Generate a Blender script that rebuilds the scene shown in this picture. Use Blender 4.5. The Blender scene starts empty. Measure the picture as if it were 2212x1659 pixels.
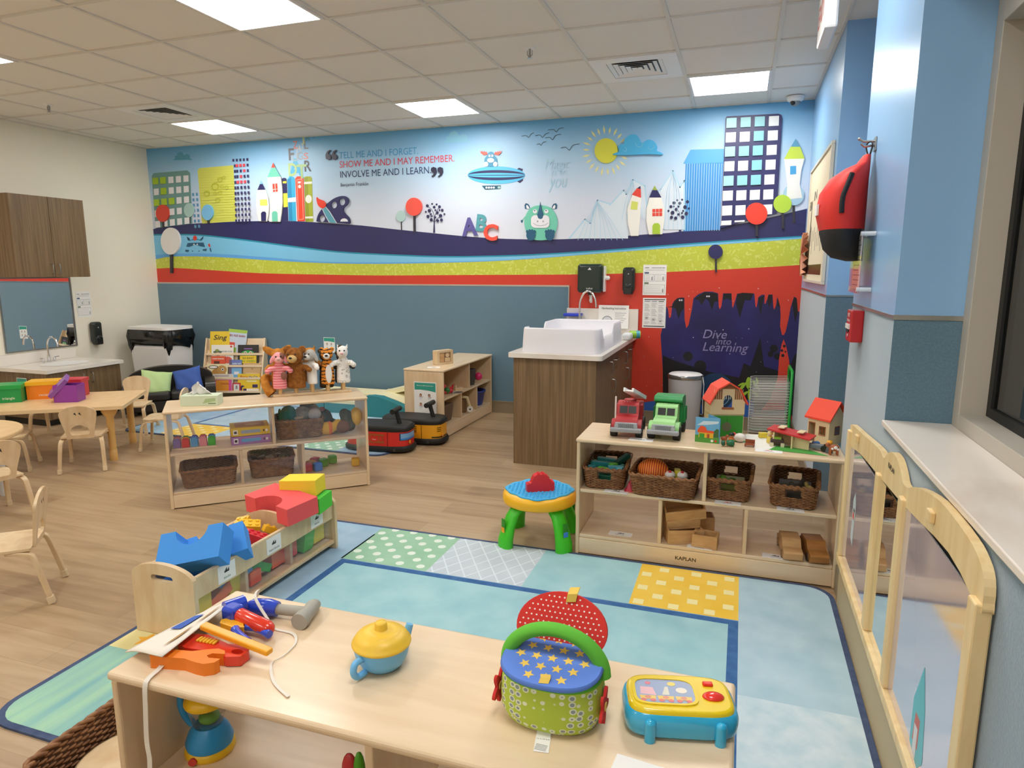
import bpy, bmesh, math, random
from math import sin, cos, pi, radians as D, hypot, atan2
from mathutils import Matrix as Mx, Vector as V
from mathutils.geometry import tessellate_polygon
random.seed(7)
S = bpy.context.scene
C = S.collection
# ---------------------------------------------------------------- camera
XL, XR, YB, H, ZT = -6.739, .49, 6.418, 2.869, 1.306     # left wall, right wall, back wall, ceiling, wainscot top
YAW, PIT, CZ, FPX = -.328111, .169155, 1.46406, 1446.872
FW = V((sin(YAW)*cos(PIT), cos(YAW)*cos(PIT), -sin(PIT)))
RT = V((cos(YAW), -sin(YAW), 0))
UP = RT.cross(FW)
cam = bpy.data.objects.new('camera', bpy.data.cameras.new('camera'))
C.objects.link(cam)
cam.data.sensor_width = 36; cam.data.lens = FPX/2212*36; cam.data.clip_start = .05
cam.matrix_world = Mx.Translation((0, 0, CZ)) @ Mx((RT, UP, -FW)).transposed().to_4x4()
S.camera = cam
# ---------------------------------------------------------------- world, exposure
S.view_settings.view_transform = 'Standard'; S.view_settings.look = 'None'
S.view_settings.gamma = 1; S.view_settings.use_curve_mapping = False
S.view_settings.exposure = 0.0
LAMP = 23.5
w = bpy.data.worlds.new('night'); S.world = w; w.use_nodes = True
w.node_tree.nodes['Background'].inputs[0].default_value = (.01, .014, .02, 1)
w.node_tree.nodes['Background'].inputs[1].default_value = 1
S.cycles.use_denoising = True
S.cycles.max_bounces = 10; S.cycles.diffuse_bounces = 5; S.cycles.glossy_bounces = 4; S.cycles.transparent_max_bounces = 16
S.cycles.sample_clamp_indirect = 4
# ---------------------------------------------------------------- materials
def lin(h):
    if not isinstance(h, str): return (*h, 1)
    c = [int(h[i:i+2], 16)/255 for i in (0, 2, 4)]
    return (*[x/12.92 if x <= .04045 else ((x+.055)/1.055)**2.4 for x in c], 1)
def mat(name, col, rough=.5, metal=0, spec=.5, coat=0, bump=0, bscale=200, sheen=0, emit=0, trans=0):
    m = bpy.data.materials.new(name); m.use_nodes = True
    n = m.node_tree.nodes; l = m.node_tree.links; p = n['Principled BSDF']
    p.inputs['Base Color'].default_value = lin(col); p.inputs['Roughness'].default_value = rough
    p.inputs['Metallic'].default_value = metal; p.inputs['Specular IOR Level'].default_value = spec
    p.inputs['Coat Weight'].default_value = coat; p.inputs['Coat Roughness'].default_value = .15
    p.inputs['Sheen Weight'].default_value = sheen; p.inputs['Transmission Weight'].default_value = trans
    if emit: p.inputs['Emission Color'].default_value = lin(col); p.inputs['Emission Strength'].default_value = emit
    if bump:
        t = n.new('ShaderNodeTexNoise'); t.inputs['Scale'].default_value = bscale; t.inputs['Detail'].default_value = 3
        tc = n.new('ShaderNodeTexCoord'); l.new(tc.outputs['Object'], t.inputs['Vector'])
        b = n.new('ShaderNodeBump'); b.inputs['Strength'].default_value = bump; b.inputs['Distance'].default_value = .01
        l.new(t.outputs['Fac'], b.inputs['Height']); l.new(b.outputs[0], p.inputs['Normal'])
    return m
def ramp(m, fac, cols):
    r = m.node_tree.nodes.new('ShaderNodeValToRGB'); e = r.color_ramp.elements
    while len(e) < len(cols): e.new(.5)
    for i, (pos, c) in enumerate(cols): e[i].position = pos; e[i].color = lin(c)
    m.node_tree.links.new(fac, r.inputs[0]); return r.outputs[0]
def noise_mat(name, c1, c2, scale=(1, 1, 1), ns=3, rough=.5, detail=4, lo=.35, hi=.65, coat=0, bump=0, dist=0, spec=.5):
    m = mat(name, c1, rough, coat=coat, spec=spec); n = m.node_tree.nodes; l = m.node_tree.links
    tc = n.new('ShaderNodeTexCoord'); mp = n.new('ShaderNodeMapping'); mp.inputs['Scale'].default_value = scale
    l.new(tc.outputs['Object'], mp.inputs[0]); t = n.new('ShaderNodeTexNoise'); l.new(mp.outputs[0], t.inputs['Vector'])
    t.inputs['Scale'].default_value = ns; t.inputs['Detail'].default_value = detail; t.inputs['Distortion'].default_value = dist
    l.new(ramp(m, t.outputs['Fac'], [(lo, c1), (hi, c2)]), n['Principled BSDF'].inputs['Base Color'])
    if bump:
        b = n.new('ShaderNodeBump'); b.inputs['Strength'].default_value = bump; b.inputs['Distance'].default_value = .005
        l.new(t.outputs['Fac'], b.inputs['Height']); l.new(b.outputs[0], n['Principled BSDF'].inputs['Normal'])
    return m
def clear(name, tint='ffffff', haze=0, refl=1):
    m = bpy.data.materials.new(name); m.use_nodes = True; n = m.node_tree.nodes; l = m.node_tree.links; n.clear()
    o = n.new('ShaderNodeOutputMaterial'); tr = n.new('ShaderNodeBsdfTransparent'); tr.inputs[0].default_value = lin(tint)
    g = n.new('ShaderNodeBsdfGlossy'); g.inputs['Roughness'].default_value = .02; lw = n.new('ShaderNodeLayerWeight')
    pw_ = n.new('ShaderNodeMath'); pw_.operation = 'POWER'; l.new(lw.outputs['Facing'], pw_.inputs[0]); pw_.inputs[1].default_value = 4
    f = n.new('ShaderNodeMapRange'); l.new(pw_.outputs[0], f.inputs['Value']); f.inputs['To Min'].default_value = .035*refl; f.inputs['To Max'].default_value = .8
    mx = n.new('ShaderNodeMixShader'); l.new(f.outputs[0], mx.inputs[0]); l.new(tr.outputs[0], mx.inputs[1]); l.new(g.outputs[0], mx.inputs[2])
    out = mx.outputs[0]
    if haze:
        d = n.new('ShaderNodeBsdfDiffuse'); d.inputs[0].default_value = lin('d8d4dc'); m2 = n.new('ShaderNodeMixShader')
        m2.inputs[0].default_value = haze; l.new(out, m2.inputs[1]); l.new(d.outputs[0], m2.inputs[2]); out = m2.outputs[0]
    l.new(out, o.inputs[0]); return m
_pm = {}
def pl(h, rough=.4, **k):            # a plain paint / plastic of one colour
    key = (h, rough, tuple(k.items()))
    if key not in _pm: _pm[key] = mat('paint_'+h, h, rough, **k)
    return _pm[key]
MAPLE = noise_mat('maple', 'e8d0ae', 'dfc4a0', (1.2, 9, 9), 2.5, .32, dist=.4, coat=.25)
MAPLEY = noise_mat('maple_lengthwise', 'e8d0ae', 'dfc4a0', (9, 1.2, 9), 2.5, .32, dist=.4, coat=.25)
MAPLEZ = noise_mat('maple_upright', 'e4cba6', 'dabd96', (9, 9, 1.2), 2.5, .35, dist=.4, coat=.2)
BIRCH = noise_mat('birch_ply', 'e0c8a2', 'd3b48a', (6, 6, 2), 3, .4, dist=.4, coat=.15)
PINE = noise_mat('pine', 'ead2a0', 'dfc088', (8, 8, 1.2), 3, .5, dist=.5)
BLOCKW = noise_mat('block_wood', 'cfa673', 'bd9160', (3, 10, 10), 3, .5, dist=.4)
DARKW = noise_mat('car_wood', 'b07a42', '9a6634', (3, 10, 10), 3, .35, dist=.4)
LAMINATE = noise_mat('oak_laminate', '846b4c', '6a5339', (26, 26, .6), 3.2, .45, dist=.3)
TABLEW = noise_mat('table_laminate', 'e0be8e', 'd8b483', (3, 3, 3), 5, .4)
QUARTZ = noise_mat('quartz', 'ece5dc', 'd9cdbf', (1, 1, 1), 2.2, .25, detail=6, lo=.45, hi=.75)
STONE = noise_mat('sill_stone', 'efe6dc', 'd6c2ae', (1, .5, 1), 3, .22, detail=6, lo=.5, hi=.85, dist=1)
CREAM = mat('cream_wall', 'f4eddb', .55, bump=.03, bscale=300)
TEAL = noise_mat('wainscot_panel', '5f7f92', '557588', (1, 1, 1), 160, .7, detail=3, bump=.15)
TEAL.node_tree.nodes['Principled BSDF'].inputs['Sheen Weight'].default_value = .5
BLUEP = mat('sky_blue_paint', '8fbbe6', .3, bump=.02, bscale=150)
SILVER = mat('brushed_aluminium', 'c8c8c6', .3, 1)
CHROME = mat('chrome', 'e6e6e8', .08, 1)
STEEL = mat('steel', 'a8a8a8', .3, 1)
FRAME = mat('window_frame_grey', 'b9b2a6', .45)
BLACK = mat('black_plastic', '181818', .35)
RUB = mat('black_rubber', '121212', .6)
WHITE = mat('white_plastic', 'f2f0ee', .35)
PAPER = mat('paper', 'f3f1ee', .6)
INK = mat('ink', '2a2a2c', .6); GREY = mat('grey_print', '9a9a9c', .6)
NAVY = mat('navy_print', '2a2a5e', .4); RED = mat('red_print', 'd23c2a', .4)
LEATHER = mat('black_leather', '26211e', .38, bump=.12, bscale=90)
MIRROR = mat('mirror_glass', 'f4f6f6', .01, 1)
ACRYL = clear('acrylic_sheet', 'fcfcfe', .018)
GLASS = clear('window_glass', 'cfd8d8')
BASEB = mat('tan_baseboard', '8d8068', .5)
# ---------------------------------------------------------------- mesh builder
def T(x=0, y=0, z=0, rx=0, ry=0, rz=0):
    return Mx.Translation((x, y, z)) @ Mx.Rotation(D(rz), 4, 'Z') @ Mx.Rotation(D(ry), 4, 'Y') @ Mx.Rotation(D(rx), 4, 'X')
def norm2(a):
    a = V(a); return a/(a.length or 1)
class B:
    def __init__(s, M=None): s.v = []; s.f = []; s.mi = []; s.sm = []; s.ms = []; s.M = M
    def add(s, vs, fs, m, M=None, smooth=False):
        k = len(s.v); MM = (s.M @ M if M else s.M) if s.M else M
        s.v += [tuple(MM @ V(p)) for p in vs] if MM else [tuple(p) for p in vs]
        if m not in s.ms: s.ms.append(m)
        i = s.ms.index(m)
        for f in fs: s.f.append([a+k for a in f]); s.mi.append(i); s.sm.append(smooth)
        return s
    def box(s, m, sx, sy, sz, x=0, y=0, z=0, M=None, tx=1, ty=1):      # base centre at x,y,z; top scaled by tx,ty
        a, b = sx/2, sy/2
        vs = [(x-a, y-b, z), (x+a, y-b, z), (x+a, y+b, z), (x-a, y+b, z)]
        vs += [(x-a*tx, y-b*ty, z+sz), (x+a*tx, y-b*ty, z+sz), (x+a*tx, y+b*ty, z+sz), (x-a*tx, y+b*ty, z+sz)]
        return s.add(vs, [(3, 2, 1, 0), (4, 5, 6, 7), (0, 1, 5, 4), (1, 2, 6, 5), (2, 3, 7, 6), (3, 0, 4, 7)], m, M)
    def bx(s, m, x0, x1, y0, y1, z0, z1, M=None):
        return s.box(m, x1-x0, y1-y0, z1-z0, (x0+x1)/2, (y0+y1)/2, z0, M)
    def lathe(s, m, prof, n=28, M=None, smooth=True, sx=1, sy=1):      # prof = [(r,z)...]
        vs = []; fs = []
        for r, z in prof: vs += [(r*cos(2*pi*i/n)*sx, r*sin(2*pi*i/n)*sy, z) for i in range(n)]
        for j in range(len(prof)-1):
            for i in range(n):
                a, b = j*n+i, j*n+(i+1) % n; fs.append((a, b, b+n, a+n))
        s.add(vs, fs, m, M, smooth)
        for j, rev in ((0, True), (len(prof)-1, False)):
            if prof[j][0] > 1e-6:
                c = [vs[j*n+i] for i in range(n)]; s.add(c, [list(range(n))[::-1] if rev else list(range(n))], m, M)
        return s
    def cyl(s, m, r, h, x=0, y=0, z=0, M=None, n=20, r2=None):
        M2 = Mx.Translation((x, y, z)); M2 = M @ M2 if M else M2
        return s.lathe(m, [(r, 0), (r if r2 is None else r2, h)], n, M2)
    def sph(s, m, rx, ry=None, rz=None, x=0, y=0, z=0, M=None, n=16, rot=None):
        ry = rx if ry is None else ry; rz = rx if rz is None else rz
        M2 = Mx.Translation((x, y, z)) @ (rot or Mx.Identity(4)) @ Mx.Diagonal((rx, ry, rz, 1))
        k = max(6, n//2)
        return s.lathe(m, [(max(sin(pi*i/k), 0), -cos(pi*i/k)) for i in range(k+1)], n, M @ M2 if M else M2)
    def tube(s, m, pts, r, n=8, M=None, closed=False, caps=True):
        P = [V(p) for p in pts]; k = len(P); rr = r if isinstance(r, (list, tuple)) else [r]*k
        vs = []; up = None
        for i in range(k):
            t = norm2((P[(i+1) % k]-P[i-1]) if closed else (P[min(i+1, k-1)]-P[max(i-1, 0)]))
            if up is None: up = V((0, 0, 1)) if abs(t.z) < .9 else V((1, 0, 0))
            a = norm2(t.cross(up)); up = norm2(a.cross(t))
            vs += [P[i]+(a*cos(2*pi*j/n)+up*sin(2*pi*j/n))*rr[i] for j in range(n)]
        fs = []
        for i in range(k if closed else k-1):
            for j in range(n):
                a = i*n+j; b = i*n+(j+1) % n; c = ((i+1) % k)*n
                fs.append((a, b, c+(j+1) % n, c+j))
        s.add(vs, fs, m, M, True)
        if caps and not closed:
            s.add(vs[:n], [list(range(n))[::-1]], m, M); s.add(vs[-n:], [list(range(n))], m, M)
        return s
    def sweep(s, m, pts, w, t, side, M=None, smooth=True):             # strip of width w along `side`, thickness t
        P = [V(p) for p in pts]; k = len(P); sd = norm2(side)
        W = w if isinstance(w, (list, tuple)) else [w]*k; Tt = t if isinstance(t, (list, tuple)) else [t]*k
        vs = []; fs = []
        for i in range(k):
            tg = norm2(P[min(i+1, k-1)]-P[max(i-1, 0)]); nn = norm2(tg.cross(sd))
            for a, b in ((-1, -1), (1, -1), (1, 1), (-1, 1)): vs.append(P[i]+sd*(a*W[i]/2)+nn*(b*Tt[i]/2))
        for i in range(k-1):
            for j in range(4): fs.append((i*4+j, i*4+(j+1) % 4, i*4+4+(j+1) % 4, i*4+4+j))
        fs += [(3, 2, 1, 0), (k*4-4, k*4-3, k*4-2, k*4-1)]
        return s.add(vs, fs, m, M)
    def prism(s, m, poly, d, M=None, holes=(), side=None):             # poly in XY, from z=0 to z=d (d<=0: flat)
        loops = [list(poly)]+[list(h) for h in holes]; flat = [p for L in loops for p in L]; n = len(flat)
        if holes: tri = tessellate_polygon([[V((*p, 0)) for p in L] for L in loops])
        else: tri = [list(range(n))]
        def ar(L): return sum(L[i-1][0]*L[i][1]-L[i][0]*L[i-1][1] for i in range(len(L)))
        top = []
        for f in tri: top.append(list(f) if ar([flat[i] for i in f]) > 0 else list(f)[::-1])
        if d <= 0: return s.add([(*p, 0) for p in flat], top, m, M)
        s.add([(*p, d) for p in flat], top, m, M); s.add([(*p, 0) for p in flat], [f[::-1] for f in top], side or m, M)
        for L in loops:
            k = len(L); q = L if (ar(L) > 0) == (L is loops[0]) else L[::-1]
            s.add([(*p, 0) for p in q]+[(*p, d) for p in q], [(i, (i+1) % k, k+(i+1) % k, k+i) for i in range(k)], side or m, M)
        return s
    def text(s, m, body, size, M=None, w=None, ext=0, ax='CENTER', shear=0, bold=0):
        vs, fs = textmesh(body, ax, shear, bold)
        if not vs: return s
        k = size
        kx = k if w is None else w/(max(p[0] for p in vs)-min(p[0] for p in vs))
        return s.add([(p[0]*kx, p[1]*k, ext) for p in vs], fs, m, M)
    def o(s, name, parent=None, loc=(0, 0, 0), rz=0, bev=0, seg=2, sub=0, remesh=0, rot=None, world=False, base=False, smooth=None):
        vs = s.v
        if base:
            x = [p[0] for p in vs]; y = [p[1] for p in vs]; zz = [p[2] for p in vs]
            c = ((min(x)+max(x))/2, (min(y)+max(y))/2, min(zz)); vs = [(p[0]-c[0], p[1]-c[1], p[2]-c[2]) for p in vs]; loc = c
        me = bpy.data.meshes.new(name); me.from_pydata(vs, [], s.f)
        for m in s.ms: me.materials.append(m)
        me.polygons.foreach_set('material_index', s.mi); me.polygons.foreach_set('use_smooth', s.sm if smooth is None else [smooth]*len(s.f))
        me.update()
        ob = bpy.data.objects.new(name, me); C.objects.link(ob)
        if parent: ob.parent = parent
        if world and parent: loc = tuple(-c for c in parent.location)
        ob.location = loc
        if rz: ob.rotation_euler.z = D(rz)
        if rot: ob.rotation_euler = rot
        if remesh:
            r = ob.modifiers.new('r', 'REMESH'); r.mode = 'VOXEL'; r.voxel_size = remesh; r.use_smooth_shade = True
            k = ob.modifiers.new('s', 'SMOOTH'); k.iterations = 4; k.factor = .5
        if bev:
            b = ob.modifiers.new('b', 'BEVEL'); b.width = bev; b.segments = seg; b.limit_method = 'ANGLE'; b.angle_limit = D(40)
            b.harden_normals = False
        if sub: k = ob.modifiers.new('u', 'SUBSURF'); k.levels = sub; k.render_levels = sub
        return ob
_tm = {}
def textmesh(body, ax='CENTER', shear=0, bold=0):
    key = (body, ax, shear, bold)
    if key not in _tm:
        c = bpy.data.curves.new('t', 'FONT'); c.body = body; c.align_x = ax; c.align_y = 'CENTER'; c.size = 1; c.resolution_u = 3
        c.shear = shear; c.offset = bold
        ob = bpy.data.objects.new('t', c); C.objects.link(ob); bpy.context.view_layer.update()
        me = bpy.data.meshes.new_from_object(ob.evaluated_get(bpy.context.evaluated_depsgraph_get()))
        _tm[key] = ([tuple(v.co) for v in me.vertices], [list(p.vertices) for p in me.polygons])
        bpy.data.objects.remove(ob); bpy.data.curves.remove(c); bpy.data.meshes.remove(me)
    return _tm[key]
def tag(o, label=None, cat=None, group=None, kind=None):
    if label: o['label'] = label
    if cat: o['category'] = cat
    if group: o['group'] = group
    if kind: o['kind'] = kind
    return o
def thing(name, label, cat, loc=(0, 0, 0), rz=0, group=None):
    o = bpy.data.objects.new(name, None); C.objects.link(o); o.empty_display_size = .05
    o.location = loc; o.rotation_euler = (0, 0, D(rz)); return tag(o, label, cat, group)
def dup(o, label, loc, rz=None, group=None, parent=None):              # a thing with its parts and sub-parts
    c = o.copy(); C.objects.link(c)
    if parent: c.parent = parent
    else:
        c.location = loc
        if rz is not None: c.rotation_euler = (0, 0, D(rz))
        if label: c['label'] = label
        if group: c['group'] = group
    for ch in list(o.children): dup(ch, None, None, parent=c)
    return c
def at(x, y, z=0):                                                     # a pixel of the 2212x1659 frame seen on the level z
    d = FW+RT*((x-1106)/FPX)-UP*((y-829.5)/FPX); t = (z-CZ)/d.z; return V((d.x*t, d.y*t, z))
def on_wall(x, y):                                                     # the same on the back wall: (world x, world z)
    d = FW+RT*((x-1106)/FPX)-UP*((y-829.5)/FPX); t = YB/d.y; return (d.x*t, CZ+d.z*t)
def circ(cx, cy, rx, ry=None, n=28, a0=0, a1=360):
    ry = rx if ry is None else ry
    k = n if a1-a0 >= 360 else n+1
    return [(cx+rx*cos(D(a0+(a1-a0)*i/n)), cy+ry*sin(D(a0+(a1-a0)*i/n))) for i in range(k)]
def rrect(x0, x1, y0, y1, r, n=5):
    p = []
    for cx, cy, a in ((x1-r, y1-r, 0), (x0+r, y1-r, 90), (x0+r, y0+r, 180), (x1-r, y0+r, 270)):
        p += [(cx+r*cos(D(a+90*i/n)), cy+r*sin(D(a+90*i/n))) for i in range(n+1)]
    return p
def spline(pts, k=6, closed=False):                                    # Catmull-Rom through pts
    P = [V(p) for p in pts]; n = len(P); out = []
    for i in range(n if closed else n-1):
        a, b, c, d = (P[(i+j-1) % n] for j in range(4)) if closed else (P[max(i-1, 0)], P[i], P[i+1], P[min(i+2, n-1)])
        for j in range(k):
            t = j/k; out.append(.5*((2*b)+(c-a)*t+(2*a-5*b+4*c-d)*t*t+(3*b-a-3*c+d)*t**3))
    if not closed: out.append(P[-1])
    return [tuple(p) for p in out]
def Mback(x, z, off=.002): return T(x, YB-off, z, 90)                  # local XY on the back wall, facing the room
def Mleft(y, z, off=.002): return Mx.Translation((XL+off, y, z)) @ Mx.Rotation(D(90), 4, 'Z') @ Mx.Rotation(D(90), 4, 'X')
def Mright(y, z, x=XR-.002): return Mx.Translation((x, y, z)) @ Mx.Rotation(D(-90), 4, 'Z') @ Mx.Rotation(D(90), 4, 'X')
def struct(b, name, parent=None, **k):
    o = b.o(name, parent, **k)
    if not parent: o['kind'] = 'structure'
    return o
# ================================================================ ROOM SHELL
YN = -3.0                                                               # wall behind the camera
fl = mat('plank_floor', 'c5a47a', .38); n = fl.node_tree.nodes; l = fl.node_tree.links
tc = n.new('ShaderNodeTexCoord'); br = n.new('ShaderNodeTexBrick'); l.new(tc.outputs['Object'], br.inputs['Vector'])
br.offset = .37; br.inputs['Scale'].default_value = 1; br.inputs['Brick Width'].default_value = 1.22; br.inputs['Row Height'].default_value = .178
br.inputs['Mortar Size'].default_value = .001; br.inputs['Bias'].default_value = 0
br.inputs['Color1'].default_value = (.25, .25, .25, 1); br.inputs['Color2'].default_value = (.75, .75, .75, 1); br.inputs['Mortar'].default_value = (.16, .16, .16, 1)
mp = n.new('ShaderNodeMapping'); mp.inputs['Scale'].default_value = (.9, 9, 1); l.new(tc.outputs['Object'], mp.inputs[0])
nz = n.new('ShaderNodeTexNoise'); nz.inputs['Scale'].default_value = 2.2; nz.inputs['Detail'].default_value = 6; nz.inputs['Distortion'].default_value = .6
l.new(mp.outputs[0], nz.inputs['Vector'])
mx = n.new('ShaderNodeMix'); mx.data_type = 'RGBA'; mx.inputs['Factor'].default_value = .62
l.new(br.outputs['Color'], mx.inputs['A']); l.new(nz.outputs['Color'], mx.inputs['B'])
l.new(ramp(fl, mx.outputs['Result'], [(.15, '66523a'), (.36, '95795a'), (.5, 'aa8f6e'), (.7, 'bda484')]), n['Principled BSDF'].inputs['Base Color'])
struct(B().bx(fl, XL-.1, 1.0, YN-.1, YB+.1, -.1, 0), 'floor')
TILE = mat('ceiling_tile', 'efebe4', .85, bump=.25, bscale=350)
GRIDM = mat('ceiling_grid_paint', 'dedad2', .5)
ceil = struct(B().bx(TILE, XL-.1, 1.0, YN-.1, YB+.1, H+.004, H+.1), 'ceiling')
g = B(); GX, GY, TS = .129, 4.148, .6096
i = -12
while GX+TS*i < .75:
    x = GX+TS*i
    if x > XL: g.bx(GRIDM, x-.012, x+.012, YN, YB, H-.004, H+.006)
    i += 1
for j in range(-12, 4): g.bx(GRIDM, XL, .75, GY+TS*j-.012, GY+TS*j+.012, H-.0036, H+.006)
g.bx(GRIDM, XL, XL+.02, YN, YB, H-.004, H+.006).bx(GRIDM, XL, .49, YB-.02, YB, H-.004, H+.006).bx(GRIDM, .47, .489, YN, YB, H-.003, H+.006)
struct(g, 'ceiling_grid')['label'] = 'pale metal grid between the ceiling tiles'
# ceiling lamps: every one the room has, the ones behind the camera too
LIT = mat('lamp_diffuser', (1, .975, .93), .5, emit=LAMP)
def lamp(i, j, label):
    t = thing('ceiling_light', label, 'ceiling light', (GX+TS*(i+.5), GY+TS*(j+.5), H), 0, 'square ceiling lights')
    a = TS/2-.012
    f = B()
    for x0, x1, y0, y1 in ((-a, a, -a, -a+.018), (-a, a, a-.018, a), (-a, -a+.018, -a+.018, a-.018), (a-.018, a, -a+.018, a-.018)): f.bx(WHITE, x0, x1, y0, y1, -.012, .002)
    f.o('frame', t); B().bx(LIT, -a+.018, a-.018, -a+.018, a-.018, -.008, -.002).o('diffuser', t)
for i, j, s in ((-5, -2, 'large bright square ceiling light in front of all the others, cut by the picture edge'),
                (-9, 2, 'square ceiling light beside the air vent over the sofa'), (-5, 2, 'square ceiling light above the quotation on the mural'),
                (-1, 2, 'square ceiling light beside the air vent near the blue wall'), (-9, -2, 'ceiling light of which only a bright corner shows over the cabinets'),
                (-1, -2, 'ceiling light above the low shelf'), (-5, -6, 'ceiling light above the camera'), (-9, -6, 'ceiling light by the cream wall'),
                (-1, -6, 'ceiling light over the window sill'), (-5, -10, 'ceiling light behind the camera'), (-9, -10, 'ceiling light in the corner behind the camera'), (-1, -10, 'ceiling light behind the camera by the window')):
    lamp(i, j, s)
def vent(i, j, label):
    t = thing('air_vent', label, 'air vent', (GX+TS*(i+.5), GY+TS*(j+.5), H), 0, 'square ceiling air vents'); a = TS/2-.012
    p = B()
    for x0, x1, y0, y1 in ((-a, a, -a, -.19), (-a, a, .19, a), (-a, -.19, -.19, .19), (.19, a, -.19, .19)): p.bx(WHITE, x0, x1, y0, y1, -.008, .002)
    p.o('plate', t); B().bx(BLACK, -.19, .19, -.19, .19, .001, .003).o('duct', t)
    for k in range(5):
        r = .188-.038*k; q = B()
        vs = []
        for rr, z in ((r, -.006), (r-.03, .001)): vs += [(-rr, -rr, z), (rr, -rr, z), (rr, rr, z), (-rr, rr, z)]
        q.add(vs, [(m_, (m_+1) % 4, 4+(m_+1) % 4, 4+m_) for m_ in range(4)], WHITE); q.o('louvre', t)
vent(-2, 1, 'square ceiling air vent in front of the blue wall'); vent(-9, 1, 'square ceiling air vent by the light over the sofa')
def sprinkler(x, y, label):
    t = thing('fire_sprinkler', label, 'sprinkler', (x, y, H), 0, 'ceiling sprinklers')
    B().lathe(WHITE, [(.036, -.004), (.038, .004)], 20).o('escutcheon', t)
    b = B().cyl(STEEL, .008, .05, 0, 0, -.05, n=10); b.tube(STEEL, [(-.016, 0, -.012), (-.016, 0, -.04), (0, 0, -.056), (.016, 0, -.04), (.016, 0, -.012)], .003, 6); b.o('stem', t)
    B().cyl(STEEL, .018, .002, 0, 0, -.06, n=14).o('deflector', t)
sprinkler(-1.38, 4.41, 'small sprinkler on the tile between the two middle lights'); sprinkler(-5.77, 4.5, 'small sprinkler near the cream wall ceiling')
t = thing('security_camera', 'white dome security camera in the ceiling corner over the tower', 'camera', (.33, 6.27, H-.003))
B().lathe(WHITE, [(.07, 0), (.07, -.012), (.062, -.03), (.045, -.04)], 24).o('housing', t); B().sph(pl('8a9096', .1), .042, .042, .034, 0, 0, -.04).o('dome', t)
B().sph(BLACK, .02, .014, .02, -.018, -.03, -.052).o('lens', t)
t = thing('exit_sign', 'white exit sign box hanging edge-on from the ceiling', 'exit sign', (.32, 3.6, 2.56))
B().bx(WHITE, -.03, .03, 0, .34, 0, .24).o('housing', t, bev=.012); B().bx(WHITE, -.03, .03, .1, .24, .24, H-2.562).o('canopy', t)
B().text(RED, 'EXIT', .15, Mx.Translation((-.0315, .17, .12)) @ Mx.Rotation(D(-90), 4, 'Z') @ Mx.Rotation(D(90), 4, 'X'), .27).o('lettering', t)
# ---------------------------------------------------------------- walls
struct(B().bx(CREAM, XL-.1, XL, YN, YB+.1, 0, H+.05), 'wall_left')
struct(B().bx(CREAM, XL-.1, 1.0, YN-.1, YN, 0, H+.05), 'wall_front')
SKY = mat('mural_sky', 'dfe6f0', .38); tcs = SKY.node_tree.nodes.new('ShaderNodeTexCoord'); sx = SKY.node_tree.nodes.new('ShaderNodeSeparateXYZ')
SKY.node_tree.links.new(tcs.outputs['Object'], sx.inputs[0]); mr = SKY.node_tree.nodes.new('ShaderNodeMapRange'); mr.inputs['From Min'].default_value = 1.6; mr.inputs['From Max'].default_value = H
SKY.node_tree.links.new(sx.outputs['Z'], mr.inputs['Value'])
SKY.node_tree.links.new(ramp(SKY, mr.outputs[0], [(0, 'e2e3ec'), (.4, 'd2dbec'), (.72, 'acd0ec'), (1, '66b0e2')]), SKY.node_tree.nodes['Principled BSDF'].inputs['Base Color'])
wb = struct(B().bx(SKY, XL-.1, .75, YB, YB+.1, 0, H+.05), 'wall_back')
def wallblock(b, y0, y1, x0=.49, x1=.75, z0=0):
    b.bx(TEAL, x0, x1, y0, y1, z0, ZT); b.bx(BLUEP, x0, x1, y0, y1, ZT, H+.05)
b = B(); wallblock(b, 4.54, YB); wallblock(b, 2.555, 3.47); wallblock(b, 3.47, 4.54, .75, .95)
b.bx(TEAL, .49, .75, YN, 2.555, 0, .934); b.bx(BLUEP, .49, .75, YN, 2.555, 2.36, H+.05)
struct(b, 'wall_right')
b = B()
for y0, y1, x in ((4.54, YB, .49), (2.555, 3.47, .49), (3.47, 4.54, .75)): b.bx(SILVER, x-.004, x, y0, y1, ZT-.006, ZT+.006)
b.bx(SILVER, .486, .69, 2.551, 2.555, ZT-.008, ZT+.008).bx(SILVER, .486, .75, 4.536, 4.54, ZT-.006, ZT+.006)
struct(b, 'trim_1')['label'] = 'thin metal strip along the top of the grey-blue wall panels'
TE = -1.6                                                               # where the teal wainscot ends on the back wall
struct(B().bx(TEAL, XL, TE, YB-.012, YB, 0, ZT-.006), 'trim_2')['label'] = 'grey-blue fabric wainscot panel along the mural wall'
struct(B().bx(SILVER, XL, TE+.008, YB-.014, YB, ZT-.008, ZT+.008).bx(SILVER, TE, TE+.008, YB-.0135, YB, 0, ZT-.008), 'trim_3')['label'] = 'thin metal edge strip of the grey-blue wainscot'
for nm, q in (('baseboard_back', (XL, .49, YB-.025, YB-.013)), ('baseboard_left', (XL, XL+.012, YN, YB-.026))):
    struct(B().bx(BASEB, q[0], q[1], q[2], q[3], 0, .115).bx(BASEB, q[0], q[1]+.004*(nm[-1] == 't'), q[2]-.004*(nm[-1] == 'k'), q[3], .115, .125), nm)
b = B()
for y0, y1, x in ((4.55, YB-.03, .49), (YN, 3.46, .49), (3.48, 4.53, .75)): b.bx(BASEB, x-.012, x, y0, y1, 0, .12)
struct(b, 'baseboard_right')
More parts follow.
